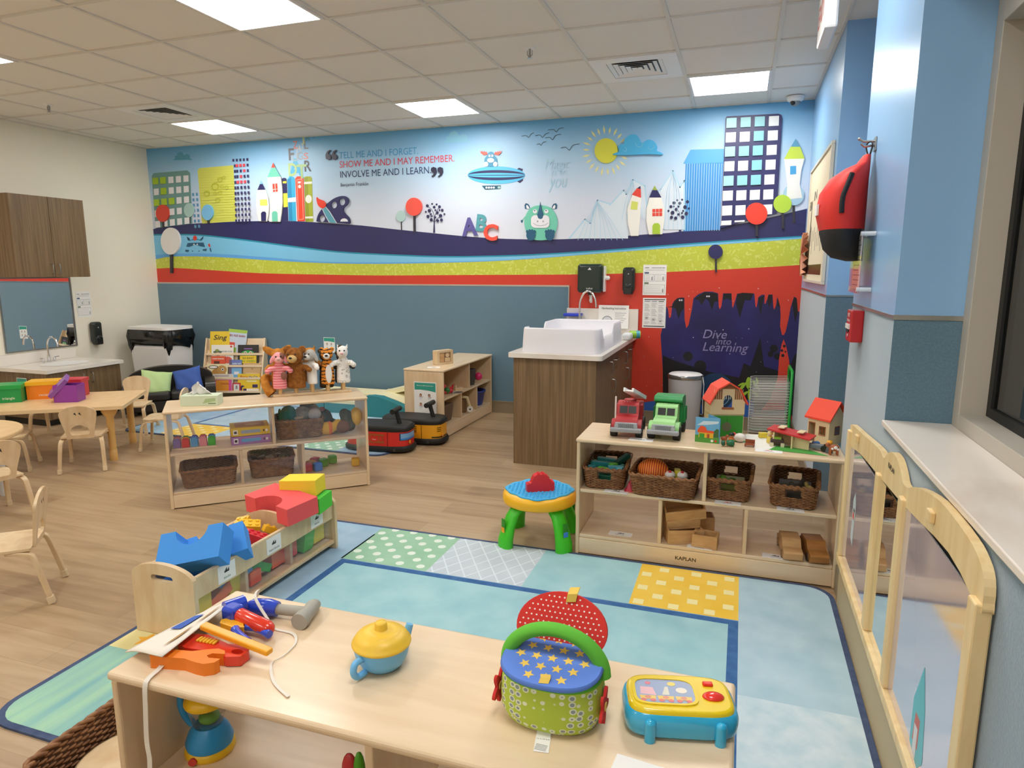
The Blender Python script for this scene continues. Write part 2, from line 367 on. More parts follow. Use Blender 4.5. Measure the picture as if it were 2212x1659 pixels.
# ---------------------------------------------------------------- window by the camera
t = thing('window_1', 'tall grey framed window with dark night glass', None, (.69, 0, .925)); t['kind'] = 'structure'
f = B()
f.bx(FRAME, 0, .1, 2.49, 2.555, 0, 1.44).bx(FRAME, 0, .1, YN, 2.49, 1.265, 1.44).bx(FRAME, -.0, .1, YN, 2.49, 0, .075); f.o('window_frame', t, bev=.002)
f = B()
f.bx(RUB, .075, .098, 2.455, 2.49, .075, 1.265).bx(RUB, .075, .098, YN, 2.455, .075, .105).bx(RUB, .075, .098, YN, 2.455, 1.235, 1.265); f.o('gasket', t)
B().bx(GLASS, .084, .092, YN, 2.455, .1, 1.24).o('window_pane', t)
struct(B().bx(STONE, .481, .69, YN, 2.553, .934, .953), 'trim_4', bev=.003)['label'] = 'white marbled stone window sill'
struct(B().bx(mat('night_ground', '16191a', .9), .8, 6, YN-2, 8, -.4, -.3), 'ground_outside')
# ================================================================ MURAL
def M0(off): return T(0, YB-off, 0, 90)
def pw(*p): return [on_wall(*q) for q in p]
def cw(cx, cy, rx, ry=None, n=26, a0=0, a1=360): return [on_wall(*q) for q in circ(cx, cy, rx, ry, n, a0, a1)]
GREEN = noise_mat('mural_green', 'c3cb45', 'd3da6c', (1, 1, 1), 14, .4, detail=2, lo=.55, hi=.62, dist=2.5)
LB = pl('7cc4ea', .4); MB_ = pl('62a8e6', .4); TEALM = pl('1f8fae', .4)
navy_top = [(331, 495), (360, 488), (420, 483), (480, 480), (540, 478), (600, 477), (660, 479), (720, 483), (780, 487), (860, 496), (930, 503), (1000, 510), (1070, 515), (1140, 517), (1200, 517), (1260, 515), (1330, 511), (1400, 506), (1446, 503), (1500, 496), (1560, 488), (1613, 481), (1680, 466), (1741, 451)]
navy_bot = [(331, 506), (424, 506), (528, 517), (625, 530), (723, 542), (821, 548), (951, 553), (1060, 552), (1150, 549), (1302, 540), (1454, 528), (1606, 517), (1740, 509)]
gt = [(336, 560), (375, 554), (463, 555), (593, 563), (691, 568), (821, 570), (1016, 566), (1150, 559), (1340, 544), (1530, 530), (1740, 515)]
rt = [(338, 580), (381, 579), (463, 584), (560, 590), (691, 593), (821, 595), (1016, 594), (1226, 593), (1340, 591), (1454, 587), (1606, 580), (1735, 572)]
def ends(p):                     # carried to the wall corners
    q = spline([(*on_wall(*a), 0) for a in p], 3); q = [(a, c) for a, c, _ in q]; q[0] = (XL, q[0][1]); q[-1] = (XR-.001, q[-1][1]); return q
def band(b, m, top, bot, off):
    t_, o_ = ends(top), ends(bot); b.prism(m, t_+o_[::-1], 0, M0(off))
b = B(); band(b, NAVY, navy_top, navy_bot, .001); b.o('mural_hill', wb)
b = B(); band(b, LB, navy_bot, gt, .001)
band(b, TEALM, navy_bot, [(x, y+3) for x, y in navy_bot], .002)
band(b, MB_, [(336, 551), (375, 548), (463, 548), (593, 557), (691, 565), (821, 567), (1016, 564), (1150, 558), (1340, 543.5), (1530, 529.5), (1740, 514.6)], gt, .002); b.o('mural_river', wb)
b = B(); band(b, GREEN, gt, rt, .001); b.o('mural_meadow', wb)
b = B(); r_ = ends(rt); b.prism(RED, r_+[(XR-.001, 0), (XL, 0)], 0, M0(.001)); b.o('mural_red_ground', wb)
cv = [(215, 1400), (215, 1000), (195, 680), (210, 620), (230, 560), (245, 420), (262, 450), (270, 520), (278, 530), (290, 505), (300, 400), (320, 370), (345, 348), (380, 342), (408, 345), (410, 540), (425, 618), (445, 590), (475, 450), (490, 350), (530, 315), (590, 290), (660, 290), (710, 305), (716, 425), (725, 450), (740, 420), (755, 305), (830, 305), (836, 420), (842, 438), (860, 380), (880, 310), (930, 300), (975, 310), (990, 358), (1010, 330), (1035, 305), (1045, 420), (1052, 435), (1062, 390), (1070, 340), (1100, 318), (1128, 318), (1125, 395), (1132, 402), (1150, 360), (1160, 318), (1198, 315), (1205, 430), (1213, 452), (1228, 415), (1240, 335), (1265, 420), (1270, 500), (1265, 600), (1282, 678), (1300, 678), (1315, 650), (1340, 540), (1360, 430), (1390, 335), (1410, 345), (1420, 465), (1440, 470), (1440, 1400)]
def z8(p): return pw(*[(1380+x*.2411, 560+y*.2411) for x, y in p])
CAVE = noise_mat('cave_navy', '1d1a4e', '28246a', (1, 1, 1), 3, .4)
DK = pl('0f0d16', .4)
b = B(); b.prism(CAVE, z8(cv), 0, M0(.002))
for p in ([(245, 430), (300, 420), (320, 372), (350, 350), (405, 345), (405, 440), (380, 470), (355, 535), (330, 440), (300, 430)], [(495, 355), (590, 292), (705, 305), (712, 380), (680, 380), (655, 455), (630, 380), (600, 350), (560, 410), (540, 365)],
          [(760, 308), (828, 308), (830, 370), (790, 350), (752, 370)], [(882, 312), (930, 300), (1030, 305), (1000, 370), (950, 365), (905, 525), (870, 400)], [(1068, 350), (1125, 320), (1110, 390), (1090, 500), (1075, 420)], [(1160, 320), (1197, 318), (1190, 380), (1165, 430), (1150, 370)], [(1245, 345), (1268, 430), (1240, 420)], [(1375, 400), (1392, 340), (1415, 350), (1425, 470), (1400, 570)],
          [(215, 860), (300, 900), (390, 930), (640, 1010), (900, 1060), (940, 930), (1000, 960), (1090, 700), (1120, 960), (1250, 1000), (1245, 1400), (215, 1400)], [(1350, 960), (1400, 850), (1440, 850), (1440, 1400), (1360, 1400)]):
    b.prism(DK, z8(p), 0, M0(.003))
for cx, cy, r in ((440, 870, 42), (550, 960, 55), (1210, 800, 36), (1180, 850, 26), (1240, 870, 30)): b.prism(DK, z8(circ(cx, cy, r)), 0, M0(.0032))
b.prism(RED, z8([(1297, 715), (1320, 780), (1345, 900), (1352, 980), (1345, 1100), (1300, 1350), (1100, 1350), (1180, 1240), (1245, 1060), (1255, 900), (1280, 760)]), 0, M0(.0036))
for cx, cy, r in ((1303, 778, 13), (1282, 818, 12), (1314, 828, 8), (1290, 862, 14)): b.prism(DK, z8(circ(cx, cy, r)), 0, M0(.004))
PB = pl('2f62b4', .4)
b.prism(PB, z8([(-400, 1290), (0, 1290), (120, 1270), (300, 1290), (600, 1300), (900, 1260), (1030, 1260), (1030, 1420), (-400, 1420)]), 0, M0(.0042))
b.prism(pl('153a5e', .4), z8(circ(685, 1190, 170, n=40)), 0, M0(.0044))
for r in (140, 110): 
    ring = circ(685, 1190, r, n=40, a0=20, a1=200)+circ(685, 1190, r-5, n=40, a0=20, a1=200)[::-1]; b.prism(pl('7fb4c4', .4), z8(ring), 0, M0(.0046))
LIMEM = pl('9cc23a', .4)
for a, cx, cy, rx, ry in ((0, 985, 1110, 26, 55), (40, 930, 1140, 14, 48), (-35, 1050, 1130, 15, 55), (55, 940, 1210, 13, 46), (-50, 1040, 1200, 14, 46), (0, 990, 1210, 14, 60), (-15, 1060, 1090, 9, 32), (60, 915, 1120, 8, 30)):
    p = [(cx+(u*cos(D(a))-v*sin(D(a))), cy+(u*sin(D(a))+v*cos(D(a)))) for u, v in circ(0, 0, rx, ry)]; b.prism(LIMEM, z8(p), 0, M0(.0048))
STAR = pl('e8e2ee', .4)
for x, y, r in ((755, 632, 8), (985, 624, 8), (488, 700, 7), (595, 763, 7), (868, 752, 6), (815, 847, 7), (720, 257, 7), (1070, 263, 8), (448, 330, 7), (456, 447, 7), (262, 315, 6), (1340, 368, 7), (924, 707, 4), (1092, 920, 4), (1155, 740, 4), (483, 289, 4), (90, 695, 5), (46, 868, 5), (70, 1135, 4), (212, 1128, 4), (308, 880, 4), (565, 664, 3), (875, 703, 3), (524, 293, 4), (845, 373, 4), (726, 420, 3), (283, 490, 4), (108, 985, 3), (1053, 1010, 4)):
    b.prism(STAR, z8([(x+q*sin(D(45*k)), y-q*cos(D(45*k))) for k in range(8) for q in [r if k % 2 == 0 else r*.3]]), 0, M0(.005))
for cx, cy in ((375, 367), (620, 332)):
    for s_ in (-1, 1): b.prism(STAR, z8(circ(cx+s_*9, cy, 8, n=12)), 0, M0(.005)); b.prism(DK, z8(circ(cx+s_*7, cy, 3, n=8)), 0, M0(.0054))
b.o('mural_cave', wb)
b = B()
for s_, x, y, sz in (('Dive', 1380+675*.2411, 560+675*.2411, .115), ('into', 1380+755*.2411, 560+738*.2411, .085), ('Learning', 1380+765*.2411, 560+792*.2411, .115)):
    wx, wz = on_wall(x, y); b.text(pl('8f86b8', .4), s_, sz, Mback(wx, wz, .006), ax='CENTER', shear=.25)
b.o('mural_lettering', wb)
# flat printed pictures on the sky, and raised cut-outs
def cut(name, label, cat, group=None):
    return tag_later(name, label, cat, group)
class tag_later:
    def __init__(s, name, label, cat, group): s.a = (name, label, cat, group); s.b = B(); s.off = .0015; s.n = 0
    def p(s, m, pts, d=0, holes=(), lay=None, raw=False):
        s.n += 1; off = s.off+(s.n*.0004 if lay is None else lay)
        q = pts if raw else pw(*pts)
        s.b.prism(m, q, d, M0(off) if d <= 0 else M0(s.off), holes=[h if raw else pw(*h) for h in holes]); return s
    def e(s, m, cx, cy, rx, ry=None, d=0, **k): return s.p(m, cw(cx, cy, rx, ry), d, raw=True, **k)
    def lift(s, h): s.off = h+.0015; return s
    def line(s, m, pts, w):
        for a, c in zip(pts, pts[1:]):
            a = V(a); c = V(c); d_ = norm2(c-a); nn = V((-d_.y, d_.x))*w/2; e_ = d_*w*.2
            s.p(m, [tuple(a+nn-e_), tuple(c+nn+e_), tuple(c-nn+e_), tuple(a-nn-e_)], lay=.0004*s.n+.0003); s.n -= 1
        s.n += 1; return s
    def done(s):
        return tag(s.b.o(s.a[0], base=True), s.a[1], s.a[2], s.a[3])
def quadp(q, u, v):
    (a, b_, c, d_) = [V(k) for k in q]; return tuple((a*(1-u)+b_*u)*(1-v)+(d_*(1-u)+c*u)*v)
def win(q, u0, u1, v0, v1): return [quadp(q, u0, v0), quadp(q, u1, v0), quadp(q, u1, v1), quadp(q, u0, v1)]
WH = pl('ecebf0', .4); NV = NAVY; CRM = pl('f3f0e8', .45); LIME = pl('a5c52c', .4); YL = pl('dbd94a', .4); SKB = pl('55b8e6', .4); SEA = pl('6fcab0', .4); GRT = pl('6f9a98', .4); SAGE = pl('a9cdc9', .4)
# grey-green block with lime windows
t = cut('mural_building', 'grey-green printed tower block with five lime green windows', 'mural building')
q = [(328, 374), (410, 368), (414, 484), (335, 494)]
t.p(GRT, [(328, 380), (332, 374), (405, 368), (411, 374), (416, 483), (336, 493)])
lime = {(0, 0), (1, 0), (1, 1), (0, 2), (1, 2), (2, 2)}
for r in range(5):
    for c in range(5):
        if (c, r) == (0, 4) and False: continue
        u = .03+c*.2; v = .09+r*.195; m_ = LIME if (c, r) in lime else WH
        t.lift(0).p(m_, win(q, u, u+.135, v, v+.118), .012 if m_ is LIME else 0)
t.done()
t = cut('mural_building', 'tall yellow printed building with a pattern of gears', 'mural building')
t.p(pl('d6d965', .4), [(427, 368), (432, 363), (504, 357), (511, 478), (437, 483)])
for k in range(1, 22): y = 362+k*5.4; t.line(pl('cbcf52', .4), [(430+k*.3, y+1), (505+k*.3, y-3+k*.06)], .7)
for cx, cy, r in ((466, 403, 9), (448, 418, 7), (466, 418, 4), (477, 416, 5), (481, 403, 4), (491, 405, 4.5), (472, 432, 6), (477, 388, 6), (485, 383, 3.5)):
    g2 = [(cx+(r if k % 4 < 2 else r*.8)*cos(D(k*360/40)), cy+(r if k % 4 < 2 else r*.8)*sin(D(k*360/40))) for k in range(40)]
    t.p(pl('bfc53c', .4), g2, holes=[circ(cx, cy, r*.62)])
t.done()
t = cut('mural_building', 'slim printed tower of small blue windows beside the yellow building', 'mural building')
for r in range(7):
    for c in range(2): x = 415+c*8.2+r*.9; y = 417+r*11.5-c*.5; t.p(pl('5b93bd', .4), [(x, y), (x+4.5, y), (x+5, y+6.5), (x+.4, y+6.6)])
t.done()
t = cut('mural_building', 'printed tower of dark square windows with red ones among them', 'mural building')
rd = {(1, 1), (2, 1), (3, 1), (3, 2), (2, 3), (1, 4), (2, 4), (3, 4)}
for r in range(12):
    for c in range(5):
        x = 502+c*7.6+r*.7; y = 343.5+r*11.9-c*.4
        if r >= 1 and x < 505+r*.55: x = 505+r*.55
        t.lift(0).p(pl('e8505f', .4) if (c, r) in rd else pl('3a3a66', .4), [(x, y), (x+4.4, y-.2), (x+4.6, y+5.8), (x+.3, y+6)], .01 if (c, r) in rd else 0)
t.done()
def cottage(label, body, roof, win_, door, extra=()):
    t = cut('mural_house', label, 'mural house', 'pencil houses on the mural')
    t.p(CRM, body, .014).lift(.014)
    for m_, p in list(roof)+list(win_)+list(door)+list(extra): t.p(m_, p)
    return t.done()
def z1(*p): return [(310+x*.14014, 290+y*.14014) for x, y in p]
cottage('short cream pencil house with a navy roof and yellow window on the mural', z1((1770, 860), (1892, 855), (1935, 980), (1950, 1130), (1935, 1260), (1915, 1345), (1795, 1340), (1765, 1220), (1750, 1080), (1755, 960)),
        [(NV, z1((1770, 862), (1808, 770), (1848, 768), (1892, 858))), (pl('7fc0de', .4), z1((1808, 768), (1824, 708), (1848, 766)))],
        [(pl('d5dc6a', .4), z1((1812, 1010), (1920, 1005), (1925, 1100), (1812, 1103)))], [(NV, z1((1830, 1340), (1826, 1220), (1845, 1195), (1885, 1192), (1906, 1215), (1904, 1340)))])
cottage('tall cream pencil house with a green and red roof on the mural', z1((1925, 668), (2128, 655), (2150, 850), (2155, 1050), (2140, 1220), (2120, 1350), (1952, 1350), (1965, 1150), (1960, 950), (1942, 800)),
        [(SEA, z1((1925, 665), (1982, 522), (2045, 518), (2125, 655))), (pl('ee5340', .4), z1((1982, 520), (2012, 440), (2045, 516)))],
        [(pl('e5483a', .4), z1((2003, 768), (2035, 765), (2040, 845), (2008, 850))), (pl('e5483a', .4), z1((2045, 763), (2076, 760), (2082, 842), (2050, 846))), (pl('e5483a', .4), z1((2010, 860), (2042, 856), (2043, 890), (2012, 892))), (pl('e5483a', .4), z1((2050, 855), (2083, 850), (2085, 886), (2052, 890)))],
        [(SEA, z1((1998, 1345), (1995, 1215), (2015, 1190), (2060, 1188), (2082, 1212), (2084, 1345)))])
def z2(*p): return [(960+x*.37975, 200+y*.37975) for x, y in p]
cottage('leaning cream pencil house with a red roof on the mural', z2((1070, 582), (1120, 598), (1115, 700), (1105, 815), (1062, 816), (1045, 740), (1042, 660)),
        [(pl('e5483a', .4), z2((1068, 582), (1098, 543), (1118, 548), (1120, 600))), (NV, z2((1098, 545), (1116, 532), (1118, 550)))],
        [(pl('d5dc6a', .4), z2((1068, 618), (1103, 624), (1098, 668), (1060, 664)))], [])
cottage('cream pencil house with a navy roof and red window on the mural', z2((1168, 597), (1234, 597), (1250, 660), (1252, 730), (1240, 806), (1165, 808), (1150, 730), (1152, 660)),
        [(NV, z2((1166, 598), (1184, 555), (1212, 555), (1236, 598))), (pl('9bb04a', .4), z2((1184, 556), (1197, 530), (1212, 556)))],
        [(pl('e5483a', .4), win([z2((1183, 662))[0], z2((1242, 660))[0], z2((1242, 704))[0], z2((1183, 706))[0]], c/3+.02, c/3+.3, r/2+.03, r/2+.46)) for c in range(3) for r in range(2)],
        [(pl('a9c93c', .4), z2((1185, 805), (1185, 758), (1195, 744), (1218, 743), (1228, 756), (1228, 805)))])
cottage('tall white pencil house with a lime roof and blue window on the mural', z2((1932, 378), (2048, 375), (2030, 440), (2020, 520), (2035, 600), (1945, 610), (1950, 520), (1940, 440)),
        [(pl('c9dc4e', .4), z2((1932, 380), (1970, 308), (2022, 308), (2048, 377))), (pl('5d9dbb', .4), z2((1970, 310), (1997, 264), (2022, 310)))],
        [(pl('4aa3d8', .4), z2((1966, 420), (2000, 418), (2000, 465), (1966, 468)))], [])
# lollipop trees
def tree(label, cx, cy, rx, ry, col, foot, d=.014, sw=4):
    x0, z0 = on_wall(cx, foot); t = thing('mural_tree', label, 'mural tree', (x0, YB-.001, z0), 0, 'round trees on the mural')
    st = B(); st.prism(pl('33303a', .4), pw((cx-sw/2, cy), (cx+sw/2, cy), (cx+sw/2+1, foot), (cx-sw/2+1, foot)), d, M0(.003)); st.o('trunk', t, world=True)
    B().prism(pl(col, .4), cw(cx, cy, rx, ry, 34), d+.006, M0(.004)).o('crown', t, world=True)
tree('red round tree before the grey-green tower on the mural', 354, 461, 14, 18.5, 'd6402f', 492)
tree('pale sage round tree beside the grey-green tower on the mural', 410, 454, 11, 15, 'a9cac4', 483, .004, 2.5)
tree('light blue round tree before the yellow building on the mural', 451, 459, 12.3, 17, '78bbe6', 482)
tree('big white round tree by the river on the mural', 372, 521, 20.5, 29, 'e9e6e4', 590, .02, 5)
tree('small sage round tree beside the red one in mid mural', 867, 467, 10, 12, 'b4d2d0', 497, .004, 2.2)
tree('red round tree in mid mural near the letters', 896, 447, 17.3, 19.5, 'ef5648', 501, .016, 4)
tree('navy round tree on the green meadow of the mural', 1546, 544, 15.5, 15.5, '2a2a5e', 588)
tree('pale blue round tree by the tall white house on the mural', 1714, 421, 23, 23, 'a9cbe0', 482, .004, 5)
tree('lime round tree on the navy hill of the mural', 1690, 441, 19.5, 19.5, 'b4d443', 494, .02, 5)
tree('red round tree before the navy tower on the mural', 1634, 462, 23.5, 23.5, 'e8402f', 511, .024, 5)
def berry(label, cx, foot, s, flip):
    t = cut('mural_tree', label, 'mural tree', 'dotted trees on the mural'); c_ = pl('2c2c55', .4)
    def q(x, y): return (cx+(x-655)*s*flip, foot+(y-685)*s)
    t.p(c_, [q(642, 685), q(648, 580), q(650, 520), q(662, 520), q(664, 580), q(668, 685)])
    for p in (((655, 560), (625, 520), (605, 470), (600, 420)), ((655, 540), (650, 450), (620, 400), (580, 368)), ((656, 540), (668, 470), (700, 400), (720, 378)), ((660, 560), (690, 515), (735, 490)), ((656, 530), (665, 470), (690, 445))):
        t.line(c_, [q(*a) for a in p], 5*s)
    for x, y, r in ((574, 362, 17), (632, 339, 11), (686, 345, 11), (657, 378, 16), (720, 374, 17), (600, 420, 20), (672, 414, 11), (722, 413, 10), (754, 415, 16), (558, 434, 11), (695, 445, 17), (620, 462, 11), (780, 461, 11), (585, 490, 19), (632, 485, 10), (735, 481, 20), (672, 500, 12), (625, 530, 19), (701, 540, 17), (747, 532, 17)):
        a = q(x, y); t.p(c_, circ(a[0], a[1], r*s, r*s*1.05, 18))
    t.done()
berry('dark dotted tree beside the red round tree in mid mural', 938, 503, .1808, 1)
berry('dark dotted tree beside the blue striped building on the mural', 1469, 500, .198, -1)
def cloud(label, x0, y0, s, col, d=0, outline=None):
    t = cut('mural_cloud', label, 'mural cloud')
    p = [(0, 98), (18, 88), (28, 80), (22, 66), (34, 52), (48, 52), (52, 30), (78, 12), (102, 14), (118, 36), (128, 46), (150, 34), (176, 40), (190, 62), (188, 80), (206, 88), (212, 98), (150, 96), (60, 100)]
    t.p(pl(col, .4), [(x0+x*s, y0+y*s) for x, y, _ in spline([(*a, 0) for a in p], 4, True)], d)
    if outline:
        t.lift(d)
        for a in ([(118, 40), (128, 50), (122, 64), (104, 62), (96, 46)], [(52, 66), (60, 74), (54, 84), (44, 80)], [(150, 62), (158, 76), (176, 70), (176, 56)]):
            t.line(outline, [(x0+x*s, y0+y*s) for x, y, _ in spline([(*k, 0) for k in a], 4)], 1)
    t.done()
cloud('teal cloud printed above the grey-green tower', 373, 326, .2, '5aa4c4')
cloud('teal cloud printed above the quotation', 957, 280, .28, '86c4e0')
t = cut('mural_sun', 'yellow sun with pale rays beside the blue cloud on the mural', 'mural sun')
for k in range(22):
    a = D(k*360/22+3); cx, cy = 1309, 326; r0, r1 = 36, 53 if k % 2 else 56
    px, pz = cos(a), sin(a); t.p(pl('ece6a8', .4), [(cx+px*r0*.95, cy+pz*r0), (cx+px*(r0+r1)/2*.95-pz*2.4, cy+pz*(r0+r1)/2+px*2.4), (cx+px*r1*.95, cy+pz*r1), (cx+px*(r0+r1)/2*.95+pz*2.4, cy+pz*(r0+r1)/2-px*2.4)], lay=.0005)
t.e(YL, 1310, 326, 25, 27, .014); t.done()
cloud('big blue raised cloud beside the yellow sun', 1325, 286, .5, '4db4e6', .026, pl('8fd4f0', .4))
# birds
t = cut('mural_birds', 'five dark flying birds printed on the sky', 'mural birds')
for pts in ([(1127, 294), (1137, 293), (1142, 297), (1147, 290), (1153, 287)], [(1157, 293), (1167, 292), (1172, 297), (1178, 290), (1186, 287)], [(1184, 281), (1196, 280), (1202, 285), (1208, 278), (1218, 276)], [(1178, 298), (1188, 297), (1194, 302), (1200, 293), (1212, 290)], [(1160, 312), (1166, 311), (1169, 314), (1173, 308), (1180, 306)], [(1212, 320), (1222, 318), (1230, 324), (1238, 314), (1252, 311)]):
    t.line(pl('3c4a58', .4), [(x, y) for x, y, _ in spline([(*p, 0) for p in pts], 4)], 1.1)
t.done()
# mountains
t = cut('mural_mountains', 'pale blue outlined mountains printed behind the pencil houses', 'mural mountains')
MTL = pl('dae5f0', .4); MTO = pl('b4d8ec', .4)
for pts in (z2((710, 830), (800, 720), (830, 745), (870, 612), (1000, 650), (1045, 700), (1045, 830)), z2((940, 640), (1020, 555), (1035, 580), (1072, 495), (1140, 530), (1160, 720), (1050, 700)), z2((1150, 640), (1230, 550), (1300, 443), (1340, 540), (1365, 500), (1365, 780), (1250, 780))):
    t.p(MTL, pts); t.line(MTO, pts[:-1], 3)
for x0, y0, x1s in ((870, 620, range(760, 1040, 32)), (1300, 450, range(1250, 1365, 26)), (1072, 505, range(1010, 1150, 30))):
    for x1 in x1s: t.line(MTO, z2((x0, y0), ((x0+x1)/2+(8 if x1 > x0 else -8), y0+110), (x1, y0+220 if x0 != 1300 else 780)), .8)
t.done()
# buildings on the right
t = cut('mural_building', 'blue striped printed building with a flat blue roof', 'mural building')
t.p(pl('5aa8e0', .4), z2((1358, 405), (1400, 325), (1590, 320), (1590, 400)))
t.p(pl('3f8fd2', .4), z2((1372, 405), (1586, 398), (1568, 780), (1360, 790)))
for k in range(15): a, b2 = 1380+k*14, 1368+k*13.8; t.p(pl('a9d2ec', .4), z2((a, 404), (a+3, 404), (b2+3, 786), (b2, 786)))
t.done()
t = cut('mural_building', 'tall raised navy tower with white and teal square windows', 'mural building')
q = z2((1597, 130), (1920, 120), (1885, 692), (1572, 790))
t.p(NV, z2((1600, 150), (1606, 138), (1900, 123), (1917, 130), (1921, 150), (1890, 690), (1700, 735), (1574, 772)), .02).lift(.02)
tl = {(0, 0), (1, 0), (2, 0), (2, 1), (0, 2), (1, 2), (2, 2), (2, 3), (0, 4), (1, 4), (2, 4)}
for r in range(8):
    for c in range(4):
        x = 1606-r*4.2+c*(80-r*.7); y = 150+r*80.5+r*r*.35-c*(4-r*.35)
        hgt = 56
        if r == 7 and c > 1: continue
        if r == 7: hgt = 26-c*16
        if r == 6 and c == 3: pass
        m_ = pl(('9fd6d8', '8cc8cc', '86c8d0')[c], .35) if (c, r) in tl else pl('f0f2f4', .35)
        t.p(m_, z2((x, y), (x+57, y-3), (x+55, y+hgt-3), (x-2, y+hgt)), .012 if (c, r) in tl else .003, lay=0.0001)
t.done()
# airship with a blue moose riding it
t = cut('mural_airship', 'blue striped airship with a blue antlered rider on the mural', 'mural airship')
t.p(NV, z2((405, 440), (425, 428), (447, 435), (440, 460), (448, 500), (430, 515), (405, 500)))
for ry, m_ in ((50, pl('58bdea', .4)), (29, NV), (13, pl('58bdea', .4)), (2, NV)):
    t.p(m_, z2(*[(296+163*cos(a), 470+ry*sin(a)*(1.0 if ry > 40 else 1)) for a in [2*pi*k/40 for k in range(40)]]))
t.p(pl('24586e', .4), z2((213, 530), (322, 528), (318, 548), (232, 552)))
for k in range(4): t.p(WH, z2(*circ(240+k*14, 541, 6, n=14)))
t.p(SAGE, z2(*circ(312, 540, 9, 7, 14)))
BLM = pl('3f8fb4', .4)
t.p(BLM, z2(*circ(265, 388, 37, 34, 26))).p(BLM, z2(*circ(266, 354, 19, 18, 20)))
for sgn in (-1, 1):
    t.p(pl('e8584a', .4), z2(*[(266+sgn*x, y) for x, y in ((18, 352), (42, 358), (58, 345), (62, 330), (55, 338), (50, 331), (44, 340), (38, 332), (33, 341), (26, 335))]))
    t.p(WH, z2(*circ(266+sgn*8, 360, 6, 7, 14))).p(NV, z2(*circ(266+sgn*6, 360, 2, 3, 10))).p(WH, z2(*circ(265+sgn*26, 408, 12, 14, 16)))
t.p(WH, z2(*circ(265, 386, 20, 13, 20))).done()
# teal rhino
t = cut('mural_rhino', 'round teal rhino with a navy horn sitting on the mural hill', 'mural animal')
def zr(*p): return [(820+x*.18083, 380+y*.18083) for x, y in p]
DT = pl('1d5a7c', .4)
t.line(SEA, zr((1740, 490), (1715, 520), (1700, 545)), 2); t.p(DT, zr(*circ(1700, 542, 13, 18, 14)))
for sg in (-1, 1): t.p(DT, zr(*[(1927+sg*x, y) for x, y in ((128, 400), (190, 395), (196, 350), (180, 325), (150, 335), (132, 365))])).p(WH, zr(*[(1927+sg*x, y) for x, y in ((134, 395), (168, 392), (176, 360), (166, 345), (146, 365))]))
t.p(SEA, zr(*[(x, y) for x, y, _ in spline([(*a, 0) for a in ((1927, 352), (2050, 385), (2118, 500), (2118, 620), (2060, 740), (1927, 770), (1800, 740), (1740, 620), (1740, 500), (1808, 385))], 5, True)]), .012).lift(.012)
for sg in (-1, 1): t.p(WH, zr(*circ(1930+sg*68, 425, 25, n=18))); t.p(DT, zr(*circ(1930+sg*68-4, 416, 8, n=12)))
t.p(WH, zr(*rrect(1815, 2035, 470, 622, 50)))
t.p(DT, zr((1927, 306), (1945, 400), (1966, 470), (1950, 510), (1927, 518), (1902, 508), (1888, 468), (1910, 395)))
for sg in (-1, 1): t.p(pl('9aa2aa', .4), zr(*circ(1927+sg*33, 545, 8, 12, 12)))
t.line(pl('8a929a', .4), zr((1840, 565), (1880, 590), (1930, 598), (1985, 588), (2020, 562)), .8)
for sg in (-1, 1):
    cx = 1927+sg*113; t.p(DT, zr(*circ(cx, 710, 55, 65, 22)))
    for k in (-44, -15, 16, 44): t.p(DT, zr(*circ(cx+k, 655+abs(k)*.3, 15, 22, 14)))
t.done()
# a small creature peeking from the river
t = cut('mural_creature', 'dark masked animal face peeking out of the printed river', 'mural animal')
def zz(*p): return [(300+x*.3255, 200+y*.3255) for x, y in p]
for p in ([(318, 955), (335, 965), (345, 985), (325, 980)], [(430, 952), (428, 970), (412, 985), (402, 980)], [(325, 998), (430, 995), (440, 1025), (415, 1022), (375, 1010), (335, 1025), (315, 1022)], [(310, 1042), (335, 1045), (330, 1058), (308, 1055)], [(425, 1040), (452, 1035), (450, 1052), (425, 1050)], [(470, 1035), (478, 1030), (484, 1055), (478, 1058)]): t.p(DT if p[0][1] > 990 else pl('174060', .4), zz(*p))
t.p(pl('2b86b0', .4), zz((330, 985), (375, 965), (425, 982), (375, 978))); t.p(RED, zz(*circ(374, 966, 13, 17, 16))).p(RED, zz((460, 1008), (472, 1002), (478, 1025), (468, 1025)))
for x in (362, 384): t.p(WH, zz((x, 1012), (x+6, 1000), (x+12, 1012)))
for x in (358, 402): t.p(DT, zz(*circ(x, 1052, 4, n=10)))
t.done()
# letters
def letter(ch, label, x, y, w, h, m_, d=.012, rz=0):
    wx, wz = on_wall(x, y); o = B(); vs, fs = textmesh(ch, 'CENTER', 0, .035)
    xs = [p[0] for p in vs]; ys = [p[1] for p in vs]; sc = on_wall(x+w/2, y)[0]-on_wall(x-w/2, y)[0]; sz = on_wall(x, y-h/2)[1]-on_wall(x, y+h/2)[1]
    mx_, my_ = (max(xs)+min(xs))/2, (max(ys)+min(ys))/2; k = sc/(max(xs)-min(xs)); kz = sz/(max(ys)-min(ys))
    pts = [((p[0]-mx_)*k, (p[1]-my_)*kz) for p in vs]; M = Mback(wx, wz, .002) @ Mx.Rotation(D(rz), 4, 'Z')
    o.add([(*p, d) for p in pts], fs, m_, M)
    ed = {}
    for f in fs:
        for i in range(len(f)):
            a, b2 = f[i-1], f[i]
            if (b2, a) in ed: del ed[(b2, a)]
            else: ed[(a, b2)] = 1
    for a, b2 in ed: o.add([(*pts[a], 0), (*pts[b2], 0), (*pts[b2], d), (*pts[a], d)], [(0, 1, 2, 3)], m_, M)
    return tag(o.o('mural_letter', base=True), label, 'letter', 'raised letters on the mural')
